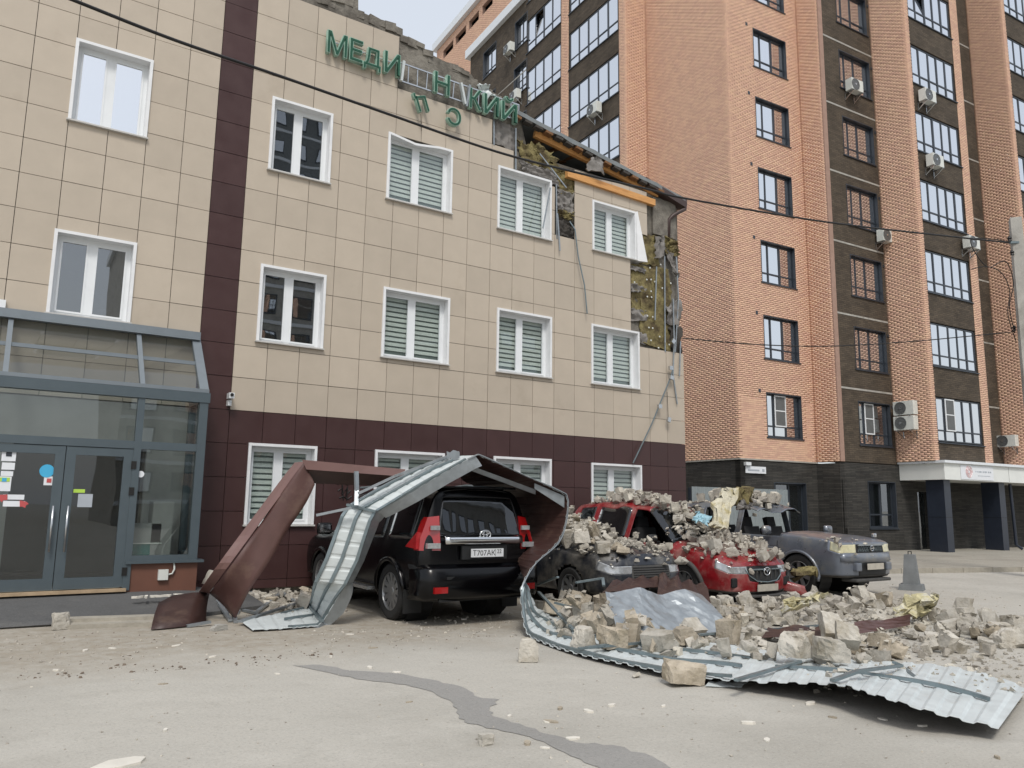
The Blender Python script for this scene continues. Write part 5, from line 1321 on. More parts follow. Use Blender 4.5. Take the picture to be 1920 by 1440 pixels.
def dent_red(co):
    co = co.copy(); n = smooth_noise(co, 3, 5.0); n2 = smooth_noise(co, 5, 11.0); x, y, z = co.T
    hood = np.clip((x-.85)/.3, 0, 1)*np.clip((z-.80)/.08, 0, 1)
    co[:, 2] += hood*(n*.05+n2*.02-.05*np.clip(1-abs(y)/.6, 0, 1))
    roof = np.clip((z-1.30)/.2, 0, 1)*np.clip((.6-x)/.4, 0, 1)*np.clip((1.3+x)/.4+.4, 0, 1)
    co[:, 2] += roof*(-.10*np.exp(-((x-.0)**2/.35+(y-.15)**2/.25))+n*.045+.05*np.maximum(0, np.sin(x*6+y*3)))
    side = np.clip((abs(y)-.7)/.1, 0, 1)*np.clip((1.0-z)/.3, 0, 1)
    co[:, 1] -= np.sign(y)*side*np.maximum(0, n)*.035
    fr_ = np.clip((x-1.95)/.2, 0, 1); co[:, 0] -= fr_*np.maximum(0, n2)*.05
    return co
ar = [(-1.35, .35), (1.35, .35)]
ob, bv, co, pl_ = car_shell('cx', st, mm, c2_, Mr, lean_r=.55, bul_r=[.03, .06, .08, .07, .05, .03, .01, 0, 0], bul_f=[.10, .15, .17, .15, .12, .09, .04, .01, 0], arches=ar, Ra=.40, deform=dent_red, skip=('window_broken',))
CAR_SURF.append((co, Mr))
for ax, az in ar:
    for s in (1, -1): flare(bv, ax, az, .40, s, Mr, c2_, 'trim_dusty', .045); wheel(ax, s*.78, az, .35, s, Mr, c2_, n=10)
    well(ax, az, .41, Mr, c2_)
interior(Mr, c2_, -1.7, .9, .80, 1.0)
for s in (1, -1):
    seam(bv, [(.92, z) for z in np.linspace(.36, 1.0, 10)], s, Mr, c2_, .008); seam(bv, [(-.17, z) for z in np.linspace(.36, 1.0, 10)], s, Mr, c2_); seam(bv, [(-1.1, z) for z in np.linspace(.75, 1.0, 6)], s, Mr, c2_)
    mirror(Mr, c2_, .70, s*1.03, 1.08, s, 'trim_black')
    h = xcast(bv, s*.62, .48, 1); tb(Mr, c2_, 'fog_lamp', 'trim_black', h.x-.04, h.x+.012, s*.52, s*.72, .40, .56, .02)
b = MB(); h = xcast(bv, 0, .70, 1); gx = h.x+.015
b.tube([Mr @ Vector((xcast(bv, y, z, 1).x+.012, y, z)) for y, z in [(-.46, .70), (-.40, .60), (-.25, .51), (0, .49), (.25, .51), (.40, .60), (.46, .70)]], .010, 8); b.build('grille_wing', 'galv_dark', c2_, smooth=True)
em = MB(); ec = Vector((gx+.02, 0, .665)); oval(em, ec, .075, .062, .011, M_=Mr)
em.tube([Mr @ (ec+Vector((0, a, c))) for a, c in ((-.065, .03), (-.02, .018), (0, -.022), (.02, .018), (.065, .03))], .009, 6); em.build('emblem', 'chrome', c2_, smooth=True)
for k in range(7): 
    y = -.36+.12*k; h = xcast(bv, y, .60, 1); MB().bar(Mr @ Vector((h.x+.004, y, .54)), Mr @ Vector((h.x+.004, y, .71)), .012, .015).build('grille_bar', 'trim_dusty', c2_)
MB().bar(Mr @ Vector((gx-.005, -.40, .70)), Mr @ Vector((gx-.005, .40, .70)), .025, .02).build('grille_bar', 'galv_dark', c2_)
h = xcast(bv, 0, .40, 1); plate(Mr, c2_, '', '', h.x+.03, .0, .40, 1, 'plate_dusty', 'plate_text_dusty')
tb(Mr, c2_, 'skid_lip', 'trim_dusty', 2.16, 2.42, -.62, .62, .24, .285, .015)
# torn bumper corner
MB().sheet([[Mr @ Vector((2.18+.10*i-.02*j, .50+.09*i+.02*math.sin(j*2), .34+.06*j-.03*i)) for j in range(4)] for i in range(5)], .006).build('torn_bumper', 'paint_red', c2_, smooth=True)

# ------------------------------------------------------------ grey off-roader, nose to the road
Mg = carM(10.53, -3.28, R_(-90)); c3 = thing('grey_suv', 'dusty grey boxy SUV with caved-in roof and broken windows', 'car', (10.53, -3.28, 0))
st = [(-2.20, .83, .45, 1.02, 1.58, .64, .07), (-2.08, .865, .40, 1.03, 1.62, .65, .07), (-1.85, .88, .36, 1.04, 1.63, .66, .08), (-1.28, .885, .32, 1.03, 1.65, .66, .08), (-1.15, .885, .32, 1.03, 1.65, .66, .08), (-.20, .885, .32, 1.02, 1.65, .66, .08), (-.08, .885, .32, 1.02, 1.65, .66, .08),
      (.25, .885, .32, 1.01, 1.62, .65, .09), (.92, .885, .32, 1.01, 1.08, .80, .02), (1.50, .88, .34, 1.00, 1.06, .80, .02), (2.04, .87, .36, .96, 1.01, .80, .02), (2.20, .82, .36, .90, .96, .75, .02)]
st = [(q[0]-.03, q[1], q[2]*1.06, q[3]*1.085, q[4]*1.07, q[5], q[6]) for q in st]
def mm(kind, i, v):
    if kind == 'side':
        if v == 4 and i in (2, 4, 6, 7): return ('window_broken', 'glass_car')
        if v >= 5 and i == 7: return ('windshield', 'glass_car')
        if i == 10 and v == 3: return ('headlamp', 'lamp_yellowed')
        if i in (4, 5, 6, 7) and v == 2: return ('door_panel', 'paint_grey')
        if v == 0: return ('cladding', 'trim_dusty')
    if kind == 'front':
        if v == 3 and i in (0, 1): return ('headlamp', 'lamp_yellowed')
        if v == 3 and i >= 2: return ('grille', 'trim_black')
        if v == 1 and i >= 2: return ('bumper_recess', 'trim_black')
        if v == 0: return ('cladding', 'trim_dusty')
    if kind == 'rear' and v == 4 and i >= 1: return ('rear_window', 'glass_car')
    if kind == 'floor': return ('underbody', 'trim_black')
    return ('body', 'paint_grey')
def dent_grey(co):
    co = co.copy(); n = smooth_noise(co, 9, 6.0); x, y, z = co.T
    roof = np.clip((z-1.40)/.15, 0, 1)
    co[:, 2] += roof*(-.17*np.exp(-((x-.15)**2/.20+(y+.05)**2/.16))+n*.03-.06*np.clip((x+.3)/.5, 0, 1))
    return co
ar = [(-1.30, .38), (1.30, .38)]
ob, bv, co, pl_ = car_shell('xt', st, mm, c3, Mg, lean_r=.18, bul_r=[.03, .06, .08, .07, .05, .03, .01, 0, 0], bul_f=[.09, .15, .17, .12, .10, .08, .04, .01, 0], arches=ar, Ra=.44, deform=dent_grey, skip=('window_broken', 'windshield'))
CAR_SURF.append((co, Mg))
for ax, az in ar:
    for s in (1, -1): flare(bv, ax, az, .44, s, Mg, c3, 'paint_grey', .03); wheel(ax, s*.765, az, .38, s, Mg, c3, n=7, w=.22)
    well(ax, az, .45, Mg, c3)
interior(Mg, c3, -1.8, .85, .78, 1.02)
for s in (1, -1):
    seam(bv, [(.84, z) for z in np.linspace(.40, 1.0, 10)], s, Mg, c3, .008); seam(bv, [(-.14, z) for z in np.linspace(.40, 1.0, 10)], s, Mg, c3)
    mirror(Mg, c3, .68, s*1.0, 1.20, s, 'paint_grey', 1.1)
b = MB(); G_ = [[Mg @ Vector((xcast(bv, t*.80, .66, 1).x+.03-.015*k, t*.80, .67+.08*k)) for k in range(3)] for t in np.linspace(-1, 1, 19)]
b.sheet(G_, .03); b.build('bumper_bar', 'paint_grey', c3, smooth=True)
b = MB(); 
for s in (1, -1): b.bar(Mg @ Vector((xcast(bv, 0, .90, 1).x+.01, s*.40, .975)), Mg @ Vector((xcast(bv, 0, .90, 1).x+.02, 0, .975)), .03, .035)
b.build('grille_trim', 'galv', c3)
for k in range(15):
    y = -.35+.05*k; gx_ = xcast(bv, y, .90, 1).x+.004
    MB().bar(Mg @ Vector((gx_, y-.03, .85)), Mg @ Vector((gx_, y+.03, .95)), .005, .005).build('grille_mesh', 'galv_dark', c3)
    MB().bar(Mg @ Vector((gx_+.002, y+.03, .85)), Mg @ Vector((gx_+.002, y-.03, .95)), .005, .005).build('grille_mesh', 'galv_dark', c3)
em = MB(); ec = Vector((xcast(bv, 0, .91, 1).x+.03, 0, .91)); oval(em, ec, .048, .048, .010, M_=Mg); em.bar(Mg @ (ec+Vector((0, -.065, 0))), Mg @ (ec+Vector((0, .065, 0))), .022, .016); em.build('emblem', 'chrome', c3)
h = xcast(bv, 0, .57, 1); plate(Mg, c3, '', '', h.x+.035, 0, .58, 1, 'plate_dusty', 'plate_text_dusty')
for s in (1, -1): tb(Mg, c3, 'bumper_horn', 'paint_grey', h.x-.10, h.x+.02, s*.40, s*.56, .50, .65, .02)
tb(Mg, c3, 'skid_plate', 'trim_dusty', 2.0, 2.33, -.55, .55, .30, .36, .02)
tb(Mg, c3, 'hood_mirror', 'chrome', 1.95, 2.02, .56, .66, 1.09, 1.17, .02)
MB().tube([Mg @ Vector((x, .64, z)) for x, z in ((-.2, 1.62), (.2, 1.57), (.28, 1.54))], .02, 6).build('roof_trim', 'trim_dusty', c3)

# ------------------------------------------------------------ dark sedan crushed under blocks
Mk = carM(5.22, -2.95, R_(-91)); c4 = thing('dark_sedan', 'dark blue sedan crushed under rubble with only hood and headlamp showing', 'car', (5.22, -2.95, 0))
st = [(-2.2, .80, .42, .90, 1.0, .62, .03), (-2.05, .86, .36, .92, 1.04, .68, .03), (-1.45, .88, .30, .93, 1.08, .66, .03), (-1.0, .89, .27, .93, 1.18, .58, .06), (-.90, .89, .27, .93, 1.18, .58, .06), (-.10, .89, .27, .92, 1.16, .58, .06), (.0, .89, .27, .92, 1.16, .58, .06),
      (.3, .89, .27, .92, 1.12, .60, .06), (1.0, .88, .27, .92, 1.00, .74, .03), (1.55, .87, .28, .88, .97, .76, .03), (2.0, .84, .28, .80, .90, .72, .03), (2.2, .72, .28, .72, .83, .60, .03)]
def mm(kind, i, v):
    if kind == 'side':
        if v == 4 and i in (3, 5, 6, 7): return ('window', 'glass_car')
        if v >= 5 and i == 7: return ('windshield', 'glass_car')
        if i == 10 and v in (3,): return ('headlamp', 'lamp_clear')
    if kind == 'front':
        if v == 3 and i in (0, 1): return ('headlamp', 'lamp_clear')
        if v in (2, 3) and i >= 2: return ('grille', 'trim_dusty')
    if kind == 'floor': return ('underbody', 'trim_black')
    return ('body', 'paint_dark')
def dent_dark(co):
    co = co.copy(); n = smooth_noise(co, 13, 5.0); n2 = smooth_noise(co, 15, 12.0); x, y, z = co.T
    top = np.clip((z-.85)/.1, 0, 1); co[:, 2] += top*(n*.06+n2*.02)
    lid = np.clip((x-1.0)/.2, 0, 1)*np.clip((z-.80)/.05, 0, 1); co[:, 2] += lid*.05*np.clip((x-1.6)/.4, 0, 1)
    return co
ar = [(-1.35, .33), (1.35, .33)]
ob, bv, co, pl_ = car_shell('sd', st, mm, c4, Mk, bul_r=[.03]*9, bul_f=[.10, .15, .16, .14, .12, .09, .04, .01, 0], arches=ar, Ra=.38, deform=dent_dark)
CAR_SURF.append((co, Mk))
for ax, az in ar:
    for s in (1, -1): wheel(ax, s*.76, az, .33, s, Mk, c4, n=8, w=.2)
    well(ax, az, .39, Mk, c4)
for k in range(5): 
    z = .56+.035*k; P = [Vector((xcast(bv, y, z, 1).x+.006, y, z)) for y in np.linspace(-.36, .36, 9)]; MB().tube([Mk @ p for p in P], .006, 5).build('grille_bar', 'trim_black', c4)
# ================================================================== FALLEN ROOF EDGE: bent corrugated sheet over the black SUV
def catmull(P, n):
    P = [np.array(p, float) for p in P]; out = []
    for i in range(len(P)-1):
        p0 = P[max(i-1, 0)]; p1 = P[i]; p2 = P[i+1]; p3 = P[min(i+2, len(P)-1)]
        for k in range(n[i]):
            f = k/n[i]; out.append(.5*((2*p1)+(-p0+p2)*f+(2*p0-5*p1+4*p2-p3)*f*f+(-p0+3*p1-3*p2+p3)*f**3))
    out.append(P[-1]); return np.array(out)
def resample(A, B, step):
    d = np.r_[0, np.cumsum(np.linalg.norm(np.diff(A, axis=0), axis=1))]; n = int(d[-1]/step); t = np.linspace(0, d[-1], n+1)
    f = lambda Q: np.stack([np.interp(t, d, Q[:, k]) for k in range(3)], 1); return f(A), f(B)
V3 = lambda v, w: Vector(v)+Vector(w)
near = []; far = []
def rib_pt(n_, f_): near.append(np.array(n_)); far.append(np.array(f_))
rib_pt(GR(474, 1181, .03), GR(452, 1164, .05)); rib_pt(GR(535, 1179, .02), GR(520, 1151, .05)); rib_pt(GR(596, 1174, .02), GR(574, 1139, .04))
a = GR(606, 1166, .04); rib_pt(a, GR(582, 1136, .06))
for (x, y, Y, w) in ((650, 1094, -4.32, (-.36, .22, .02)), (672, 1050, -4.42, (-.36, .24, .03)), (697, 976, -4.58, (-.30, .32, .06)), (706, 961, -4.62, (-.24, .38, .08)), (768, 925, -4.85, (0, .50, .17)), (830, 888, -5.02, (0, .52, .12)), (878, 861, -5.12, (0, .55, .04)), (896, 853, -5.15, (0, .58, .0)),
                     (930, 868, -5.17, (0, 1.1, -.06)), (974, 888, -5.20, (0, 1.6, -.08)), (1030, 913, -5.24, (0, 1.7, -.06)), (1060, 927, -5.26, (.0, 1.6, -.05)), (1064, 940, -5.28, (.02, 1.5, -.05)), (1061, 976, -5.34, (.04, 1.3, 0)), (1046, 1015, -5.44, (.1, 1.1, 0)), (1004, 1056, -5.66, (.25, .8, 0)), (983, 1088, -5.80, (.45, .7, 0)), (976, 1112, -5.86, (.55, .62, 0)), (980, 1154, -5.92, (.60, .52, 0))):
    p = WL(x, y, Y); rib_pt(p, p+Vector(w))
for n_, f_, zn, zf in (((988, 1186), (1040, 1150), .07, .10), ((1012, 1201), (1085, 1172), .04, .03), ((1085, 1226), (1160, 1186), .04, .03), ((1160, 1243), (1230, 1196), .05, .03), ((1240, 1260), (1300, 1203), .06, .03), ((1330, 1270), (1390, 1212), .08, .03),
                       ((1400, 1276), (1450, 1222), .11, .03), ((1480, 1279), (1520, 1230), .15, .03), ((1570, 1284), (1600, 1238), .20, .03), ((1640, 1302), (1690, 1242), .22, .04), ((1720, 1327), (1770, 1248), .19, .05), ((1800, 1348), (1850, 1264), .13, .06), ((1872, 1364), (1926, 1290), .10, .10)):
    rib_pt(GR(*n_, zn), GR(*f_, zf))
NA = [6]*(len(near)-1)
def sharp(P):
    P = np.array(P); k = 16; lin = np.concatenate([np.linspace(P[i], P[i+1], 7)[:-1] for i in range(k)]); return np.concatenate([lin, catmull(P[k:], [6]*(len(P)-k-1))])
A_ = sharp(near); B_ = sharp(far)
# keep the folds sharp: plain polyline at the two hard bends
A_, B_ = resample(A_, B_, .022)
nI = len(A_); tan = np.gradient(A_, axis=0); wid = B_-A_
nrm = np.cross(tan, wid); nrm /= np.linalg.norm(nrm, axis=1, keepdims=True)
wave = np.array([(-.005, .004, .004, .004, .004, .004, .004, -.005)[i % 8] if i < nI*.56 else (-.008, .008, .008, .008, .008, -.008, -.008, -.008)[i % 8] for i in range(nI)])
rngw = np.random.default_rng(2); wob = np.convolve(rngw.normal(size=nI+40), np.ones(41)/41, 'valid')*.05
J = 9; Gd = []
for i in range(nI):
    Gd.append([A_[i]+wid[i]*(j/(J-1))+nrm[i]*(wave[i]+wob[i]*math.sin(j*.8+i*.05)) for j in range(J)])
fs = thing('fallen_roof_edge', 'long white ribbed metal sheet bent into an arch and trailing over the road', 'metal sheet', (2, -5.5, 0))
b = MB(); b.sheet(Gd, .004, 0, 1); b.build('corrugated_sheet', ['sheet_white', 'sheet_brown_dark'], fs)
SHEET_PTS = np.array(Gd).reshape(-1, 3)
def along(f0, w, up, i0, i1, name, mat, drop=0.0):
    G_ = []
    for i in range(max(i0, 0), min(i1, nI)):
        c = A_[i]+wid[i]*f0; u = wid[i]/np.linalg.norm(wid[i]); wz = .006*math.sin(i*.13+f0*9)
        G_.append([c-u*w/2+nrm[i]*(up*.2), c-u*w/2+nrm[i]*(up+wz), c+u*w/2+nrm[i]*(up+wz), c+u*w/2+nrm[i]*(up*.2)])
    b = MB(); b.sheet(G_, .003); return b.build(name, mat, fs)
for f0 in (.04, .50, .95): along(f0, .045, .03, 20, int(nI*.30), 'rail', 'galv_dark')
for f0, w in ((.03, .05), (.33, .05), (.62, .05)): along(f0, w, .035, int(nI*.555), int(nI*.84), 'rail', 'galv_dark')
along(.0, .05, .012, int(nI*.30), int(nI*.56), 'rail', 'galv')
along(.42, .05, .035, int(nI*.86), nI-6, 'rail', 'galv_dark')
# folded flange along the near edge of the leg and the arch
G_ = []
for i in range(34, int(nI*.31)):
    k = min(1, (i-34)/25); G_.append([A_[i], A_[i]-nrm[i]*.05*k+np.array((.02, -.01, 0))*k, A_[i]-nrm[i]*.12*k+np.array((.05, -.02, -.02))*k])
b = MB(); b.sheet(G_, .004); b.build('flange', 'galv', fs)
def cross(i, name='cross_bar', mat='galv_dark', e=.03):
    MB().bar(Vector(A_[i]+nrm[i]*.03-wid[i]*e), Vector(B_[i]+nrm[i]*.03+wid[i]*e), .05, .03).build(name, mat, fs)
for px_ in ((606, 1166), (706, 961)):
    i = int(np.argmin([abs(PX(p)[0]-px_[0])+abs(PX(p)[1]-px_[1]) for p in A_])); cross(i)
def bars(name, mat, w, *polys):
    for P in polys:
        b = MB()
        for p, q in zip(P, P[1:]): b.bar(p, q, w, w*.6)
        b.build(name, mat, fs)
bars('bent_profile', 'galv', .055,
     [GR(408, 1126, .12), GR(432, 1163, .03)], [GR(428, 1110, .20), GR(442, 1166, .02)], [GR(444, 1150, .02), GR(478, 1100, .05)], [GR(456, 1144, .02), GR(480, 1149, .03), GR(528, 1110, .06), GR(572, 1140, .05)], [GR(450, 1165, .06), GR(560, 1130, .07)], [GR(350, 1174, .02), GR(395, 1166, .05)],
     [WL(668, 884, -4.35), WL(669, 920, -4.38), WL(668, 948, -4.45)], [WL(672, 925, -4.5), WL(740, 893, -4.6), WL(860, 848, -4.7)], [WL(594, 966, -4.2), WL(660, 952, -4.5)])
bars('bent_profile', 'steel', .05, [GR(1206, 1074, .55), GR(1222, 1086, .50), GR(1196, 1148, .18)])
bars('bent_profile', 'galv_dark', .04, [GR(1207, 1140, .22), GR(1238, 1196, .08), GR(1100, 1214, .12)], [GR(1040, 1130, .30), GR(1190, 1170, .12)], [GR(1010, 1110, .40), GR(1075, 1180, .10)], [GR(1000, 1100, .42), GR(1046, 1082, .62)],
     [GR(1310, 1190, .10), GR(1420, 1182, .12), GR(1570, 1170, .14)], [GR(1080, 1092, .62), GR(1130, 1084, .66), GR(1132, 1098, .58)], [GR(1560, 1276, .23), GR(1610, 1258, .26), GR(1690, 1248, .14), GR(1676, 1242, .18)], [GR(1690, 1250, .08), GR(1725, 1278, .10)],
     [GR(1380, 1275, .16), GR(1500, 1240, .13)], [GR(1085, 1216, .10), GR(1260, 1200, .10)])
patch = MB(); patch.sheet([[WL(838+6*i, 846+5*j+3*math.sin(i*2+j), -4.75-.05*i) for j in range(4)] for i in range(5)], .005); patch.build('torn_scrap', 'galv', fs)
# grey inner tray under the right slope
b = MB(); b.sheet([[WL(880+31*i, 872+11.5*i+j*9, -5.05-.02*i+.05*j) for j in range(2)] for i in range(5)], .004); b.build('flange', 'galv', fs)
b = MB(); b.sheet([[WL(1002+14*i, 906+6*i+j*(10+3*i), -5.16-.02*i) for j in range(2)] for i in range(5)], .004); b.build('flange', 'galv', fs)
# ------------------------------------------------------------ brown parapet panel leaning left of the SUV
bp_ = thing('fallen_brown_panel', 'brown metal parapet panel folded into a leaning leg beside the glass porch', 'metal panel', (-.6, -3.3, 0))
lo = [GR(440, 1163, .02), WL(470, 1110, -3.42), WL(510, 1050, -3.52), WL(538, 998, -3.60), WL(571, 945, -3.70), WL(586, 908, -3.74)]
hi = [GR(392, 1112, .34), WL(424, 1067, -3.36), WL(470, 1004, -3.45), WL(510, 950, -3.54), WL(550, 896, -3.64), WL(574, 866, -3.70)]
lo_ = catmull(lo, [5]*5); hi_ = catmull(hi, [5]*5)
b = MB(); b.sheet([[Vector(h+(l-h)*t)+Vector((.03*math.sin(t*3+i*.2), -.02*math.sin(i*.35+t*4), 0)) for t in np.linspace(0, 1, 7)] for i, (h, l) in enumerate(zip(hi_, lo_))][::-1], .006); b.build('panel', 'sheet_brown', bp_, smooth=True)
b = MB(); b.sheet([[Vector(h), Vector(h)+Vector((-.06, .05, .0)), Vector(h)+Vector((-.13, .09, -.01))] for h in hi_], .006); b.build('lip', 'sheet_brown_light', bp_)
t0, t1 = WL(566, 862, -3.72), WL(760, 880, -4.3); u0, u1 = WL(586, 905, -3.74), WL(752, 912, -4.3)
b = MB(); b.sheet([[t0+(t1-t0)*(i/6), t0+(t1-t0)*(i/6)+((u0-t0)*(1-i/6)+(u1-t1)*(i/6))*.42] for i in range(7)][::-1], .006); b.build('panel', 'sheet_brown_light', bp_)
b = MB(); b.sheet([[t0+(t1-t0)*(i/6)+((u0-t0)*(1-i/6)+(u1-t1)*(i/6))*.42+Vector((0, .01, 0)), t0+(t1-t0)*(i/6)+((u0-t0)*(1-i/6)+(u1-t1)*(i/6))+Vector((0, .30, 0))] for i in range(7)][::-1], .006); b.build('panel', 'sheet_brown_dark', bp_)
fb_ = [(GR(283, 1180, .02), GR(298, 1130, .24)), (GR(310, 1178, .02), GR(325, 1116, .32)), (GR(350, 1174, .02), GR(362, 1111, .36)), (GR(386, 1166, .02), GR(394, 1110, .35))]
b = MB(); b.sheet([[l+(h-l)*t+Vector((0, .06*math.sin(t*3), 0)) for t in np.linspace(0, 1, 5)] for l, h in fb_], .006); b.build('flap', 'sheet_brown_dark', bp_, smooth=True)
# ------------------------------------------------------------ loose crumpled sheets in the rubble
def crumple(name, label, bl, br, tl, tr, mat, seed, amp=.06, nu=16, nv=10, mat2=None, cat='metal sheet', fold=3.0):
    r = np.random.default_rng(seed); bl, br, tl, tr = [np.array(v) for v in (bl, br, tl, tr)]
    Z = r.normal(size=(nv+1, nu+1)); Z = (Z+np.roll(Z, 1, 0)+np.roll(Z, 1, 1))/2
    nn = np.cross(br-bl, tl-bl); nn /= np.linalg.norm(nn); G_ = []
    for j in range(nv+1):
        row = []
        for i in range(nu+1):
            s, t = i/nu, j/nv; p = bl*(1-s)*(1-t)+br*s*(1-t)+tl*(1-s)*t+tr*s*t
            f = abs(((s-.5)*fold*(.6+.6*t)+.5+.15*math.sin(seed)) % 1-.5)*2-.5
            row.append(p+nn*(amp*Z[j, i]*.10+amp*1.6*f*(.3+t)))
        G_.append(row)
    b = MB(); b.sheet(G_, .004, 0, 1); o = b.build(name, [mat, mat2 or mat]); tag(o, label, cat); return o
crumple('crumpled_sheet', 'shiny crumpled galvanised sheet standing in the rubble below the dark sedan', GR(1158, 1184, .12), GR(1372, 1186, .06), GR(1136, 1106, .55), GR(1318, 1112, .48), 'galv', 4, .06, 24, 10, fold=1.7)
crumple('crumpled_sheet', 'bent brown sheet scrap between the dark sedan and the red car', GR(1232, 1118, .40), GR(1338, 1142, .20), GR(1236, 1076, .60), GR(1322, 1098, .42), 'sheet_brown_dark', 6, .05)
crumple('crumpled_sheet', 'dark brown sheet scrap under the dark sedan bumper', GR(1128, 1112, .48), GR(1238, 1100, .45), GR(1150, 1090, .55), GR(1236, 1076, .58), 'sheet_brown_dark', 8, .03)
crumple('crumpled_sheet', 'flat brown sheet strip lying over the middle of the rubble field', GR(1428, 1196, .10), GR(1600, 1192, .10), GR(1440, 1176, .16), GR(1596, 1172, .18), 'sheet_brown_dark', 10, .03, fold=2)
crumple('crumpled_sheet', 'curved brown strip at the right end of the rubble field', GR(1604, 1190, .10), GR(1706, 1172, .14), GR(1600, 1168, .22), GR(1704, 1154, .26), 'sheet_brown', 12, .03, fold=1)
crumple('crumpled_sheet', 'small white sheet scrap under the edge of the trailing sheet', GR(1322, 1287, .01), GR(1390, 1289, .01), GR(1330, 1278, .03), GR(1400, 1280, .03), 'sheet_white', 14, .01, 6, 4)

# ================================================================== RUBBLE
RES = .04; HX0, HY0, HX1, HY1 = -4.0, -13.0, 15.0, 1.0
HN = (int((HX1-HX0)/RES), int((HY1-HY0)/RES)); H = np.zeros(HN)
def hm_points(P):
    ix = ((P[:, 0]-HX0)/RES).astype(int); iy = ((P[:, 1]-HY0)/RES).astype(int)
    ok = (ix >= 0) & (ix < HN[0]) & (iy >= 0) & (iy < HN[1])
    np.maximum.at(H, (ix[ok], iy[ok]), P[ok, 2])
for co, Mx in CAR_SURF:
    Mn = np.array(Mx); P = co@Mn[:3, :3].T+Mn[:3, 3]
    for dx in (-.02, .0, .02):
        for dy in (-.02, 0, .02): hm_points(P+np.array((dx, dy, 0)))
for dx in (-.02, .02): hm_points(SHEET_PTS[SHEET_PTS[:, 2] < .35]+np.array((dx, 0, 0)))
H0 = H.copy()
def chunk_mesh(seed, kind):
    r = np.random.default_rng(seed); pts = []
    sx, sy, sz = (1, r.uniform(.55, .85), r.uniform(.42, .72))
    if kind == 'block':      # part of a sawn block: one end square, the other broken
        for x in (-.5,):
            for y in (-.5, .5):
                for z in (-.5, .5): pts.append((x+r.uniform(-.02, .02), y, z))
        for k in range(7): pts.append((r.uniform(.12, .5), r.uniform(-.5, .5), r.uniform(-.5, .5)))
        for y in (-.5, .5):
            for z in (-.5, .5): pts.append((r.uniform(-.05, .4), y*r.uniform(.8, 1), z*r.uniform(.8, 1)))
    else:
        for k in range(15):
            v = r.normal(size=3); v /= np.max(np.abs(v)); pts.append(tuple(v*.5*r.uniform(.72, 1)))
    bm = bmesh.new()
    for p in pts: bm.verts.new((p[0]*sx, p[1]*sy, p[2]*sz))
    res = bmesh.ops.convex_hull(bm, input=bm.verts); bmesh.ops.delete(bm, geom=list(set(res['geom_interior'])), context='VERTS')
    bmesh.ops.subdivide_edges(bm, edges=bm.edges, cuts=1, use_grid_fill=True)
    for v in bm.verts: v.co += Vector(r.normal(size=3))*.018
    bmesh.ops.triangulate(bm, faces=bm.faces)
    me = bpy.data.meshes.new('rubble_chunk'); bm.to_mesh(me); bm.free(); return me
CH = []
for k in range(18):
    me = chunk_mesh(100+k, 'block' if k % 2 == 0 else 'rock')
    for mt in ('rubble', 'rubble_tan'):
        m2 = me.copy(); m2.materials.append(MATS[mt]); CH.append(m2)
CB_ = [(np.array([v.co[:] for v in m_.vertices])) for m_ in CH]
placed = []          # (area px, mesh idx, matrix, label)
rz = random.Random(21)
def drop(x, y, size, label, tan=.35, flatten=.0, sink=.12):
    k = rz.randrange(len(CH)//2)*2+(1 if rz.random() < tan else 0)
    Rm = Matrix.Rotation(rz.uniform(0, 6.28), 4, 'Z') @ Matrix.Rotation(rz.gauss(0, .25), 4, 'X') @ Matrix.Rotation(rz.gauss(0, .25), 4, 'Y')
    if rz.random() < .25: Rm = Rm @ Matrix.Rotation(math.pi/2, 4, 'Y')
    S = Matrix.Scale(size, 4); Mn = np.array(Rm @ S)[:3, :3]; P = CB_[k]@Mn.T
    zmin = P[:, 2].min(); rad = size*.30
    ix0, ix1 = int((x-rad-HX0)/RES), int((x+rad-HX0)/RES)+1; iy0, iy1 = int((y-rad-HY0)/RES), int((y+rad-HY0)/RES)+1
    if ix0 < 0 or iy0 < 0 or ix1 >= HN[0] or iy1 >= HN[1]: return
    sub = H[ix0:ix1, iy0:iy1]; z = float(np.percentile(sub, 62))-sink*size*.5
    if sub.max()-sub.min() > .9: z = float(np.percentile(sub, 80))-sink*size
    M_ = Matrix.Translation((x, y, z-zmin)) @ Rm @ S
    P = P+np.array((x, y, z-zmin)); hgt = P[:, 2].max()
    ix = ((P[:, 0]-HX0)/RES).astype(int); iy = ((P[:, 1]-HY0)/RES).astype(int)
    ok = (ix >= 0) & (ix < HN[0]) & (iy >= 0) & (iy < HN[1]); np.maximum.at(H, (ix[ok], iy[ok]), P[ok, 2]*1.0)
    r2 = size*.28
    sx0, sx1 = int((x-r2-HX0)/RES), int((x+r2-HX0)/RES)+1; sy0, sy1 = int((y-r2-HY0)/RES), int((y+r2-HY0)/RES)+1
    H[sx0:sx1, sy0:sy1] = np.maximum(H[sx0:sx1, sy0:sy1], z+(hgt-z)*.8)
    d = np.linalg.norm(np.array((x, y, z))-CAM); 
    sz = 'large' if size > .27 else ('mid-sized' if size > .19 else 'small'); placed.append((size/d, k, M_, sz+(' tan ' if k % 2 else ' grey ')+label))
def in_xy(poly):
    P = [(p[0], p[1]) for p in poly]; xs_ = [p[0] for p in P]; ys_ = [p[1] for p in P]
    while True:
        x, y = rz.uniform(min(xs_), max(xs_)), rz.uniform(min(ys_), max(ys_))
        if inpoly(x, y, P): return x, y
def lowest(c):
    def h(p):
        i, j = int((p[0]-HX0)/RES), int((p[1]-HY0)/RES); q = H[max(i-2, 0):i+3, max(j-2, 0):j+3]; q0 = H0[max(i-2, 0):i+3, max(j-2, 0):j+3]
        return float(q.max()-q0.max()) if q.size else 9
    return min(c, key=h)
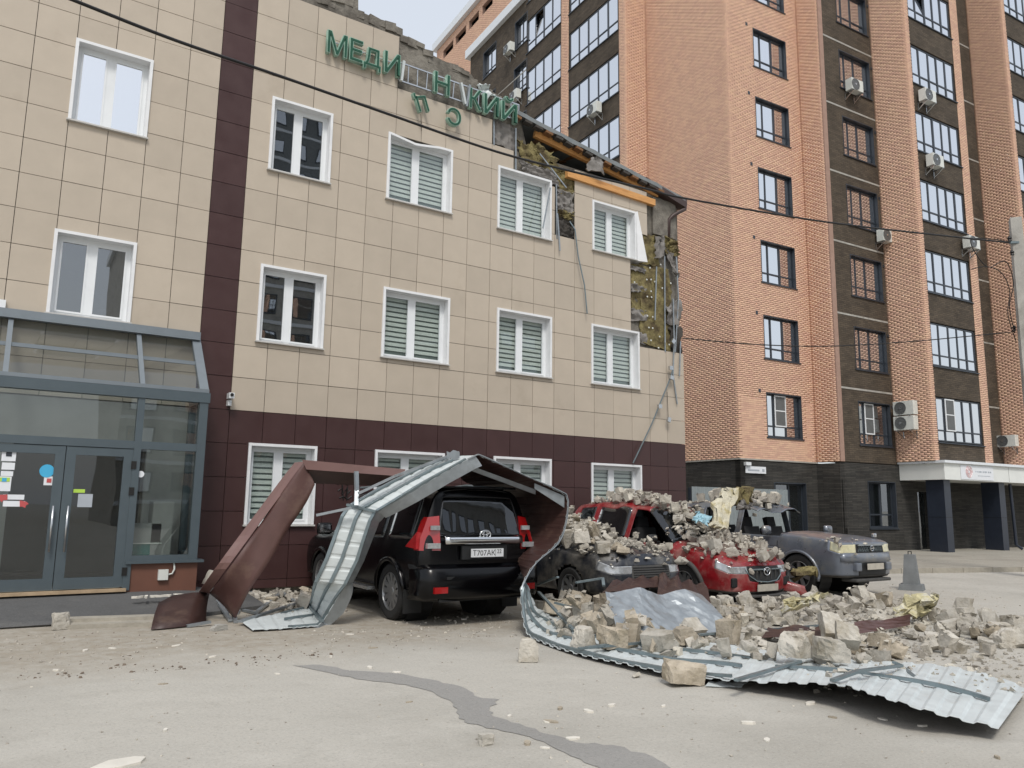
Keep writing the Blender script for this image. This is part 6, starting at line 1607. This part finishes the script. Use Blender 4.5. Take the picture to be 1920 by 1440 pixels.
SC = .74
def field(poly, n, s0, s1, label, tan=.3, bias=2.0):
    for k in range(int(n*1.45)):
        x, y = lowest([in_xy(poly) for _ in range(3)]); drop(x, y, SC*(s0+(s1-s0)*rz.random()**bias), label, tan)
def on_car(Mx, x0, x1, y0, y1, n, s0, s1, label, tan=.2, bias=2.0):
    for k in range(int(n*1.3)):
        c = [Mx @ Vector((rz.uniform(x0, x1), rz.uniform(y0, y1), 0)) for _ in range(4)]; x, y = lowest([(p.x, p.y) for p in c]); drop(x, y, SC*(s0+(s1-s0)*rz.random()**bias), label, tan)
gp = lambda L_: [GR(*q) for q in L_]
L1 = 'broken block chunk heaped inside the curl of the fallen sheet'
L2 = 'broken block chunk lying in the rubble field before the red car'
L3 = 'broken block chunk spread over the road beyond the brown strip'
L4 = 'broken block chunk on the crushed dark sedan'
L5 = 'block chunk on the roof of the red car'
L6 = 'block chunk on the hood and windshield of the red car'
L7 = 'block chunk on the roof of the grey SUV'
L8 = 'block chunk by the wall beside the black SUV'
# large ones first (base of the heaps), then smaller on top
field(gp([(1025, 1190), (1120, 1225), (1260, 1240), (1290, 1205), (1200, 1160), (1080, 1130), (1020, 1130)]), 30, .24, .52, L1, .55, 1.2)
field(gp([(1030, 1180), (1110, 1205), (1230, 1200), (1180, 1150), (1060, 1125)]), 34, .18, .42, L1, .55, 1.4)
field(gp([(1030, 1170), (1090, 1190), (1140, 1160), (1080, 1120), (1030, 1125)]), 22, .16, .40, L1, .55, 1.4)
field(gp([(1180, 1225), (1260, 1245), (1460, 1255), (1600, 1255), (1690, 1238), (1560, 1200), (1300, 1195)]), 34, .16, .44, L1, .35, 1.6)
field(gp([(1300, 1195), (1460, 1190), (1600, 1180), (1700, 1165), (1640, 1120), (1500, 1125), (1340, 1140)]), 70, .14, .40, L2, .15, 1.5)
field(gp([(1330, 1170), (1470, 1165), (1560, 1150), (1600, 1130), (1500, 1130), (1350, 1145)]), 40, .14, .36, L2, .15, 1.5)
field(gp([(1270, 1160), (1340, 1165), (1345, 1135), (1275, 1110)]), 26, .16, .34, L2, .2, 1.5)
field(gp([(1560, 1225), (1700, 1238), (1905, 1235), (1935, 1200), (1850, 1165), (1700, 1140), (1640, 1170)]), 62, .12, .42, L3, .1, 2.0)
field(gp([(1820, 1220), (1930, 1220), (1930, 1185), (1830, 1180)]), 8, .25, .48, L3, .1, 1.2)
on_car(Mk, -1.5, .5, -.85, .75, 44, .16, .46, L4, .3, 1.4); on_car(Mk, -.9, .8, -.8, .3, 30, .12, .34, L4, .3, 1.6); on_car(Mk, -.5, .95, -.82, .4, 40, .10, .30, L4, .3, 1.6); on_car(Mk, .8, 1.3, -.7, .7, 14, .08, .24, L4, .2); on_car(Mk, 1.2, 2.1, .1, .8, 14, .10, .26, L4, .2)
on_car(Mr, -1.6, .0, -.52, .55, 44, .10, .30, L5, .2, 1.8); on_car(Mr, -1.2, -.2, -.45, .5, 24, .10, .28, L5, .2, 1.8); on_car(Mr, -.1, .25, -.5, -.1, 8, .14, .26, L5)
on_car(Mr, .35, 1.35, -.45, .50, 26, .12, .36, L6, .15, 1.6); on_car(Mr, .8, 2.0, -.35, .62, 36, .10, .30, L6, .15, 1.8); on_car(Mr, .5, 1.2, -.3, .4, 6, .12, .34, L6, .15, 1.6)
on_car(Mg, -1.6, .0, -.5, .5, 40, .12, .36, L7, .1, 1.5); on_car(Mg, -1.1, .0, -.5, .5, 22, .12, .34, L7, .1, 1.5)
field(gp([(1330, 1090), (1480, 1110), (1520, 1085), (1420, 1060)]), 16, .14, .30, L2, .1)
field([(.35, -2.6, 0), (1.25, -2.9, 0), (1.25, -.6, 0), (-.2, -.6, 0)], 30, .12, .34, L8, .5)
field([(-.2, -1.2, 0), (1.2, -1.2, 0), (1.2, -.2, 0), (.2, -.2, 0)], 12, .16, .36, L8, .5)
placed.sort(key=lambda t: -t[0])
small = []
for i, (a, k, M_, lab) in enumerate(placed):
    if i < 296:
        o = link('rubble_chunk', CH[k], None, M_); tag(o, lab, 'rubble', lab.split(' chunk ')[1] if False else lab.split('chunk ')[1]+', '+lab.split(' b')[0])
    else: small.append((k, M_))
def join_stuff(name, items, mat, label):
    Vs = []; Fs = []; n = 0; rn = []
    for k, M_ in items:
        me = CH[k]; Mn = np.array(M_); P = CB_[k]@Mn[:3, :3].T+Mn[:3, 3]; f = np.array([p.vertices[:] for p in me.polygons]); Vs.append(P); Fs.append(f+n); n += len(P); rn += [random.random()]*len(f)
    me = bpy.data.meshes.new(name); me.from_pydata(np.concatenate(Vs).tolist(), [], np.concatenate(Fs).tolist()); at = me.attributes.new('rnd', 'FLOAT', 'FACE'); at.data.foreach_set('value', rn)
    me.materials.append(MATS[mat]); me.update(); return tag(link(name, me), label, 'rubble', kind='stuff')
join_stuff('small_rubble', small, 'rubble_fine', 'smaller broken block pieces filling the rubble heaps')
# crumbs: tiny tetra-like bits scattered where the photo shows them
tet = np.array([(-.5, -.4, -.3), (.5, -.35, -.3), (.1, .5, -.3), (-.3, .1, .35), (.3, .05, .3)]); tf = [(0, 2, 1), (0, 1, 4), (0, 4, 3), (1, 2, 4), (2, 3, 4), (2, 0, 3)]
def crumbs(name, mat, label, zones, seed):
    r = random.Random(seed); Vs = []; Fs = []; n = 0; rn = []
    for poly, cnt, s0, s1, surf in zones:
        P = [(p[0], p[1]) for p in poly]; xs_ = [p[0] for p in P]; ys_ = [p[1] for p in P]; k = 0
        while k < cnt:
            x, y = r.uniform(min(xs_), max(xs_)), r.uniform(min(ys_), max(ys_))
            if not inpoly(x, y, P): continue
            k += 1; s = s0+(s1-s0)*r.random()**3
            z = 0.0
            if surf:
                ix, iy = int((x-HX0)/RES), int((y-HY0)/RES)
                if 0 <= ix < HN[0] and 0 <= iy < HN[1]: z = float(H[ix, iy])
                if z > 1.95: continue
            Rm = np.array(Matrix.Rotation(r.uniform(0, 6.28), 3, 'Z') @ Matrix.Rotation(r.gauss(0, .4), 3, 'X')); Q = (tet*np.array((s, s*r.uniform(.5, 1), s*r.uniform(.4, .8))))@Rm.T+np.array((x, y, z+s*.18))
            Vs.append(Q); Fs += [tuple(n+i for i in f) for f in tf]; n += 5; rn += [r.random()]*6
    me = bpy.data.meshes.new(name); me.from_pydata(np.concatenate(Vs).tolist(), [], Fs); at = me.attributes.new('rnd', 'FLOAT', 'FACE'); at.data.foreach_set('value', rn)
    me.materials.append(MATS[mat]); me.update(); tag(link(name, me), label, 'rubble', kind='stuff')
ground_all = gp([(-40, 1270), (640, 1235), (980, 1205), (990, 1190), (620, 1178), (280, 1185), (-40, 1180)])
crumbs('gravel', 'rubble_fine', 'fine grit and crumbs strewn over the road and the heaps', [
    (ground_all, 500, .006, .04, 0), (gp([(-40, 1440), (1920, 1440), (1920, 1370), (1000, 1215), (-40, 1230)]), 420, .006, .03, 0), (gp([(560, 1190), (700, 1160), (960, 1150), (980, 1200), (640, 1205)]), 260, .01, .05, 0),
    (gp([(1480, 1300), (1920, 1330), (1920, 1190), (1700, 1150), (1620, 1180)]), 1300, .015, .10, 1), (gp([(1020, 1200), (1300, 1240), (1690, 1240), (1700, 1120), (1300, 1120), (1020, 1120)]), 3200, .02, .12, 1),
    ([(4.5, -4.6), (5.9, -4.6), (5.9, -1), (4.5, -1)], 1800, .02, .11, 1), ([(7.2, -5.2), (8.35, -5.2), (8.35, -1.2), (7.2, -1.2)], 1900, .02, .10, 1), ([(10.0, -3.3), (11.05, -3.3), (11.05, -1.4), (10.0, -1.4)], 600, .02, .10, 1),
    ([(-.2, -3.0), (1.3, -3.0), (1.3, -.2), (-.2, -.2)], 700, .012, .08, 1), (gp([(1640, 1090), (1920, 1120), (1920, 1180), (1640, 1120)]), 160, .01, .05, 0), ([(1.4, -6.0), (3.4, -6.0), (3.4, -3.5), (1.4, -3.5)], 160, .01, .05, 0)], 5)
crumbs('dark_grit', 'chip_dark', 'dark earth crumbs along the dirty strip of the road', [(ground_all, 200, .006, .03, 0)]+[(gp([(x-30, y+5), (x+30, y+4), (x+26, y-4), (x-26, y-3)]), 14, .008, .05, 0) for x, y in ((50, 1270), (140, 1268), (230, 1250), (130, 1262), (400, 1240), (330, 1252), (500, 1234), (570, 1226), (600, 1228), (470, 1246), (270, 1258))], 8)
# single blocks and flakes that can be picked out on the road
def single(px_, py_, size, label, dims=None, rot=0.0, tan=0, k=None, z=0.0, tilt=0.0, cat='rubble', mat=None):
    p = GR(px_, py_, z); k = rz.randrange(len(CH)//2)*2 if k is None else k; me = CH[k+tan].copy()
    dims = dims or (size, size, size)
    S = Matrix.Translation((p.x, p.y, 0)) @ Matrix.Rotation(rot, 4, 'Z') @ Matrix.Rotation(tilt, 4, 'X') @ Matrix.Diagonal((*dims, 1)); me.transform(S)
    zm = min(v.co.z for v in me.vertices); me.transform(Matrix.Translation((0, 0, z-zm-.004)))
    if mat: me.materials.clear(); me.materials.append(MATS[mat])
    return tag(link('block_piece', me), label, cat)
def slab(px_, py_, L_, W_, Hh, label, rot, mat='chip_pale', name='flake', group=None, z=0.0, tilt=0.0):
    p = GR(px_, py_, z); r = random.Random(int(px_*7+py_)); n = 7; top = []; 
    for i in range(n):
        a = 2*math.pi*i/n; top.append((L_/2*math.cos(a)*r.uniform(.75, 1.1), W_/2*math.sin(a)*r.uniform(.75, 1.1)))
    b = MB(); Mx = Matrix.Translation((p.x, p.y, z)) @ Matrix.Rotation(rot, 4, 'Z') @ Matrix.Rotation(tilt, 4, 'X')
    b.prism(top, (0, 0, 0), (1, 0, 0), (0, 1, 0), (0, 0, Hh)); b.v = [tuple(Mx @ Vector(v)) for v in b.v]
    o = b.build(name, mat); return tag(o, label, 'flake', group)
def boxy(px_, py_, d, rot, label, mat='rubble', tilt=0.0, z=0.0, seed=1, cat='block', sc=.70):
    """sawn block with chipped corners"""
    r = random.Random(seed); bm = bmesh.new(); bmesh.ops.create_cube(bm, size=1.0); bmesh.ops.subdivide_edges(bm, edges=bm.edges, cuts=5, use_grid_fill=True)
    for v in bm.verts:
        e = sum(abs(abs(c)-.5) < 1e-3 for c in v.co)
        v.co -= v.co*(r.uniform(0, .05)*(e-1) if e > 1 else 0)
        v.co += Vector((r.gauss(0, .012), r.gauss(0, .012), r.gauss(0, .012)))
    cx_ = r.choice((-1, 1)); pl_n = Vector((cx_*r.uniform(.6, 1), r.uniform(-.6, .6), r.uniform(.2, .9))).normalized()
    pl_2 = Vector((-cx_*r.uniform(.3, 1), r.uniform(-1, 1), r.uniform(-.3, .8))).normalized()
    for v in bm.verts:      # corners broken off
        d_ = v.co.dot(pl_n)-.40
        if d_ > 0: v.co -= pl_n*(d_+r.gauss(0, .03))
        d_ = v.co.dot(pl_2)-.44
        if d_ > 0: v.co -= pl_2*(d_+r.gauss(0, .03))
    me = bpy.data.meshes.new('block'); bm.to_mesh(me); bm.free(); p = GR(px_, py_, z)
    me.transform(Matrix.Translation((p.x, p.y, 0)) @ Matrix.Rotation(rot, 4, 'Z') @ Matrix.Rotation(tilt, 4, 'Y') @ Matrix.Diagonal((*[q*sc for q in d], 1))); zm = min(v.co.z for v in me.vertices); me.transform(Matrix.Translation((0, 0, z-zm-.004)))
    me.materials.append(MATS[mat]); return tag(link('building_block', me), label, cat)
boxy(990, 1240, (.30, .24, .33), -.55, 'upright pale block on the road left of the fallen sheet', seed=3)
boxy(1283, 1284, (.50, .30, .27), -.25, 'large broken block lying against the near edge of the trailing sheet', 'rubble_tan', .12, seed=4)
boxy(113, 1180, (.30, .22, .28), .2, 'pale block leaning on the kerb before the glass porch', seed=5)
boxy(410, 1182, (.28, .16, .11), .35, 'grey paving brick at the foot of the brown panel', 'concrete', seed=6)
boxy(503, 1092, (.34, .26, .42), .3, 'tall grey block standing by the wall behind the brown panel', 'rubble', .1, seed=7, z=.06)
boxy(548, 1088, (.30, .24, .22), .9, 'pale yellowish block at the brown wall left of the black SUV', 'rubble_tan', .3, seed=8, z=.1)
boxy(392, 1098, (.14, .34, .34), .2, 'white broken panel piece beside the porch plinth', 'chip_pale', .3, seed=9, z=.25)
boxy(1093, 1212, (.42, .30, .30), .35, 'square pale block at the front of the heap in the sheet curl', 'rubble', 0, .06, 10); boxy(1150, 1214, (.40, .30, .30), -.2, 'square tan block second in the heap front beside a pale one', 'rubble_tan', 0, .06, 11)
boxy(1282, 1206, (.50, .28, .26), .1, 'long block with a yellowish face near the crumpled galvanised sheet', 'rubble_tan', 0, .06, 12); boxy(1495, 1234, (.50, .32, .34), .2, 'big pale sawn block on the trailing sheet', 'rubble', .1, .12, 13)
boxy(1560, 1240, (.42, .32, .30), -.5, 'pale block with a square end beside the bent frame on the sheet', 'rubble', .1, .12, 14); boxy(1590, 1222, (.46, .34, .34), .7, 'pale block leaning among the chunks at the end of the brown strip', 'rubble', .5, .1, 15)
boxy(1560, 1200, (.34, .34, .44), .9, 'tall wedge of block standing against the brown strip', 'rubble', .5, .08, 16); boxy(1890, 1212, (.62, .34, .30), -.3, 'long pale block at the far end of the rubble field', 'rubble', 0, 0, 17); boxy(1818, 1188, (.44, .34, .30), .3, 'pale block before the bollard side of the rubble', 'rubble', 0, 0, 18)
single(1193, 1270, .12, 'fist sized stone on the road left of the large broken block'); single(912, 1396, .11, 'lone grey stone on the road near the water streak'); single(1250, 1350, .0, '', (.001, .001, .001)) if False else None
FL = [(767, 1317), (693, 1252), (745, 1262), (955, 1343), (1033, 1354), (1147, 1324), (1024, 1354), (1074, 1386), (988, 1395), (1022, 1403), (1244, 1325), (1103, 1335), (305, 1283), (310, 1370), (1402, 1357), (1438, 1388), (1560, 1346), (1520, 1320), (1655, 1349), (1730, 1362), (1870, 1422), (210, 1216), (400, 1232), (620, 1232), (700, 1215), (160, 1220), (105, 1258), (330, 1211), (842, 1163), (870, 1162), (790, 1180), (656, 1190), (1050, 1330), (520, 1264), (1770, 1225), (1640, 1236), (60, 1150), (160, 1144), (1700, 1232)]
for i, (x, y) in enumerate(FL):
    s = .035+.045*((i*37) % 10)/10; slab(x, y, s*1.8, s*.8, .008+.004*(i % 3), 'small pale flake lying on the open road', i*1.3, 'chip_pale' if i % 4 else 'rubble_tan', group='flakes on the road')
slab(228, 1434, .36, .20, .015, 'large cream flake at the front of the road', .3, 'chip_pale')
slab(40, 1151, .6, .07, .05, 'white strip lying on the dark apron before the doors', .05, 'sheet_white', z=.05)
# insulation pieces
def wool_piece(O, u, v, nrm_, label, mat, seed, t=.10, amp=.05):
    r = np.random.default_rng(seed); O, u, v, nv_ = [Vector(q) for q in (O, u, v, nrm_)]; n = 9; G_ = []
    Z = r.normal(size=(n, n)); E = r.normal(size=(n, n, 2))*.05
    for j in range(n): G_.append([O+u*(i/(n-1)+E[j, i, 0]*(1 if i in (0, n-1) else .3))+v*(j/(n-1)+E[j, i, 1]*(1 if j in (0, n-1) else .3))+nv_*float(Z[j, i])*amp for i in range(n)])
    b = MB(); b.sheet(G_, t); o = autosmooth(b.build('insulation_piece', mat), 60); return tag(o, label, 'insulation')
Y7 = -3.9
a = WL(1328, 985, -4.3); wool_piece(a, WL(1356, 993, -4.3)-a, WL(1352, 916, -3.9)-a, (.3, -1, 0), 'tall pale insulation slab leaning on the grey SUV roof', 'wool_white', 3, .09, .025)
a = WL(1352, 940, -3.9); wool_piece(a, WL(1400, 938, -3.7)-a, WL(1360, 922, -3.8)-a, (.3, -1, 0), 'yellow torn insulation tuft on top of the pale slab', 'wool', 4, .10, .06)
a = WL(1380, 952, -3.9); wool_piece(a, WL(1404, 956, -3.7)-a, WL(1392, 934, -3.8)-a, (.3, -1, 0), 'grey flap of facing hanging from the insulation slab', 'membrane', 14, .04, .03)
a = GR(1672, 1156, .12); wool_piece(a, GR(1728, 1152, .12)-a, GR(1700, 1122, .36)-a, (.2, -1, .4), 'bright yellow insulation piece in the rubble before the bollard', 'wool_pale', 5, .08, .07)
a = GR(1488, 1082, .42); wool_piece(a, GR(1526, 1078, .44)-a, GR(1492, 1070, .50)-a, (.2, -1, .4), 'brownish wool tuft by the front wheel of the grey SUV', 'wool', 6, .07, .05)
a = GR(1295, 1082, .40); wool_piece(a, GR(1318, 1074, .42)-a, GR(1302, 1064, .50)-a, (.2, -1, .4), 'small yellow wool tuft in the wheel arch of the red car', 'wool_pale', 7, .05, .04)
a = GR(1470, 1140, .25); wool_piece(a, GR(1530, 1128, .28)-a, GR(1478, 1128, .32)-a, (.2, -1, .6), 'long yellow wool strip in front of the red car bumper', 'wool_pale', 8, .05, .04)
a = WL(1300, 975, -4.6); wool_piece(a, WL(1325, 985, -4.6)-a, WL(1308, 960, -4.4)-a, (.2, -1, .6), 'light blue plastic scrap on the red car windshield', 'blue_scrap', 9, .02, .02)

for i in range(9):
    x = 252+i*11; slab(x, 1122-i*.6, .10+.06*(i % 3), .05, .03, 'white broken plaster bit along the foot of the porch plinth', i*.7, 'chip_pale', 'plaster_bit', 'plaster bits along the porch plinth', z=.22)
# ================================================================== BUILDINGS ACROSS THE ROAD (seen in the glass)
def block_across(x0, x1, y, h, label, wall, wn, fl, gl):
    t = thing('apartment_building', label, 'building', ((x0+x1)/2, y, 0)); W_ = (x1-x0)/wn
    MB().box(x0, x1, y-14, y, 0, h).build('wall', wall, t)
    w0 = MB().box(-W_*.32, W_*.32, -.02, .06, -.8, .8).me('window', 'frame_dark'); p0 = MB().box(-W_*.28, W_*.28, .06, .08, -.7, .7).me('pane', gl)
    for f in range(fl):
        z = 2.0+(h-2)*(f+.3)/fl
        for k in range(wn):
            o = link('window', w0, t, Matrix.Translation((x0+W_*(k+.5), y, z))); link('pane', p0, o, Matrix.Translation((x0+W_*(k+.5), y, z)))
        MB().box(x0, x1, y, y+.12, z-1.5, z-1.25).build('band', 'white_cornice', t)
    MB().box(x0-.3, x1+.3, y-14.3, y+.4, h, h+.6).build('cornice', 'white_cornice', t)
block_across(3.5, 40, -46, 22, 'long pale apartment block across the road behind the viewer', 'concrete', 13, 7, 'glass_sky')
block_across(9, 24, -62, 56, 'tall grey tower across the road behind the pale block', 'concrete_dark', 6, 17, 'glass_sky')
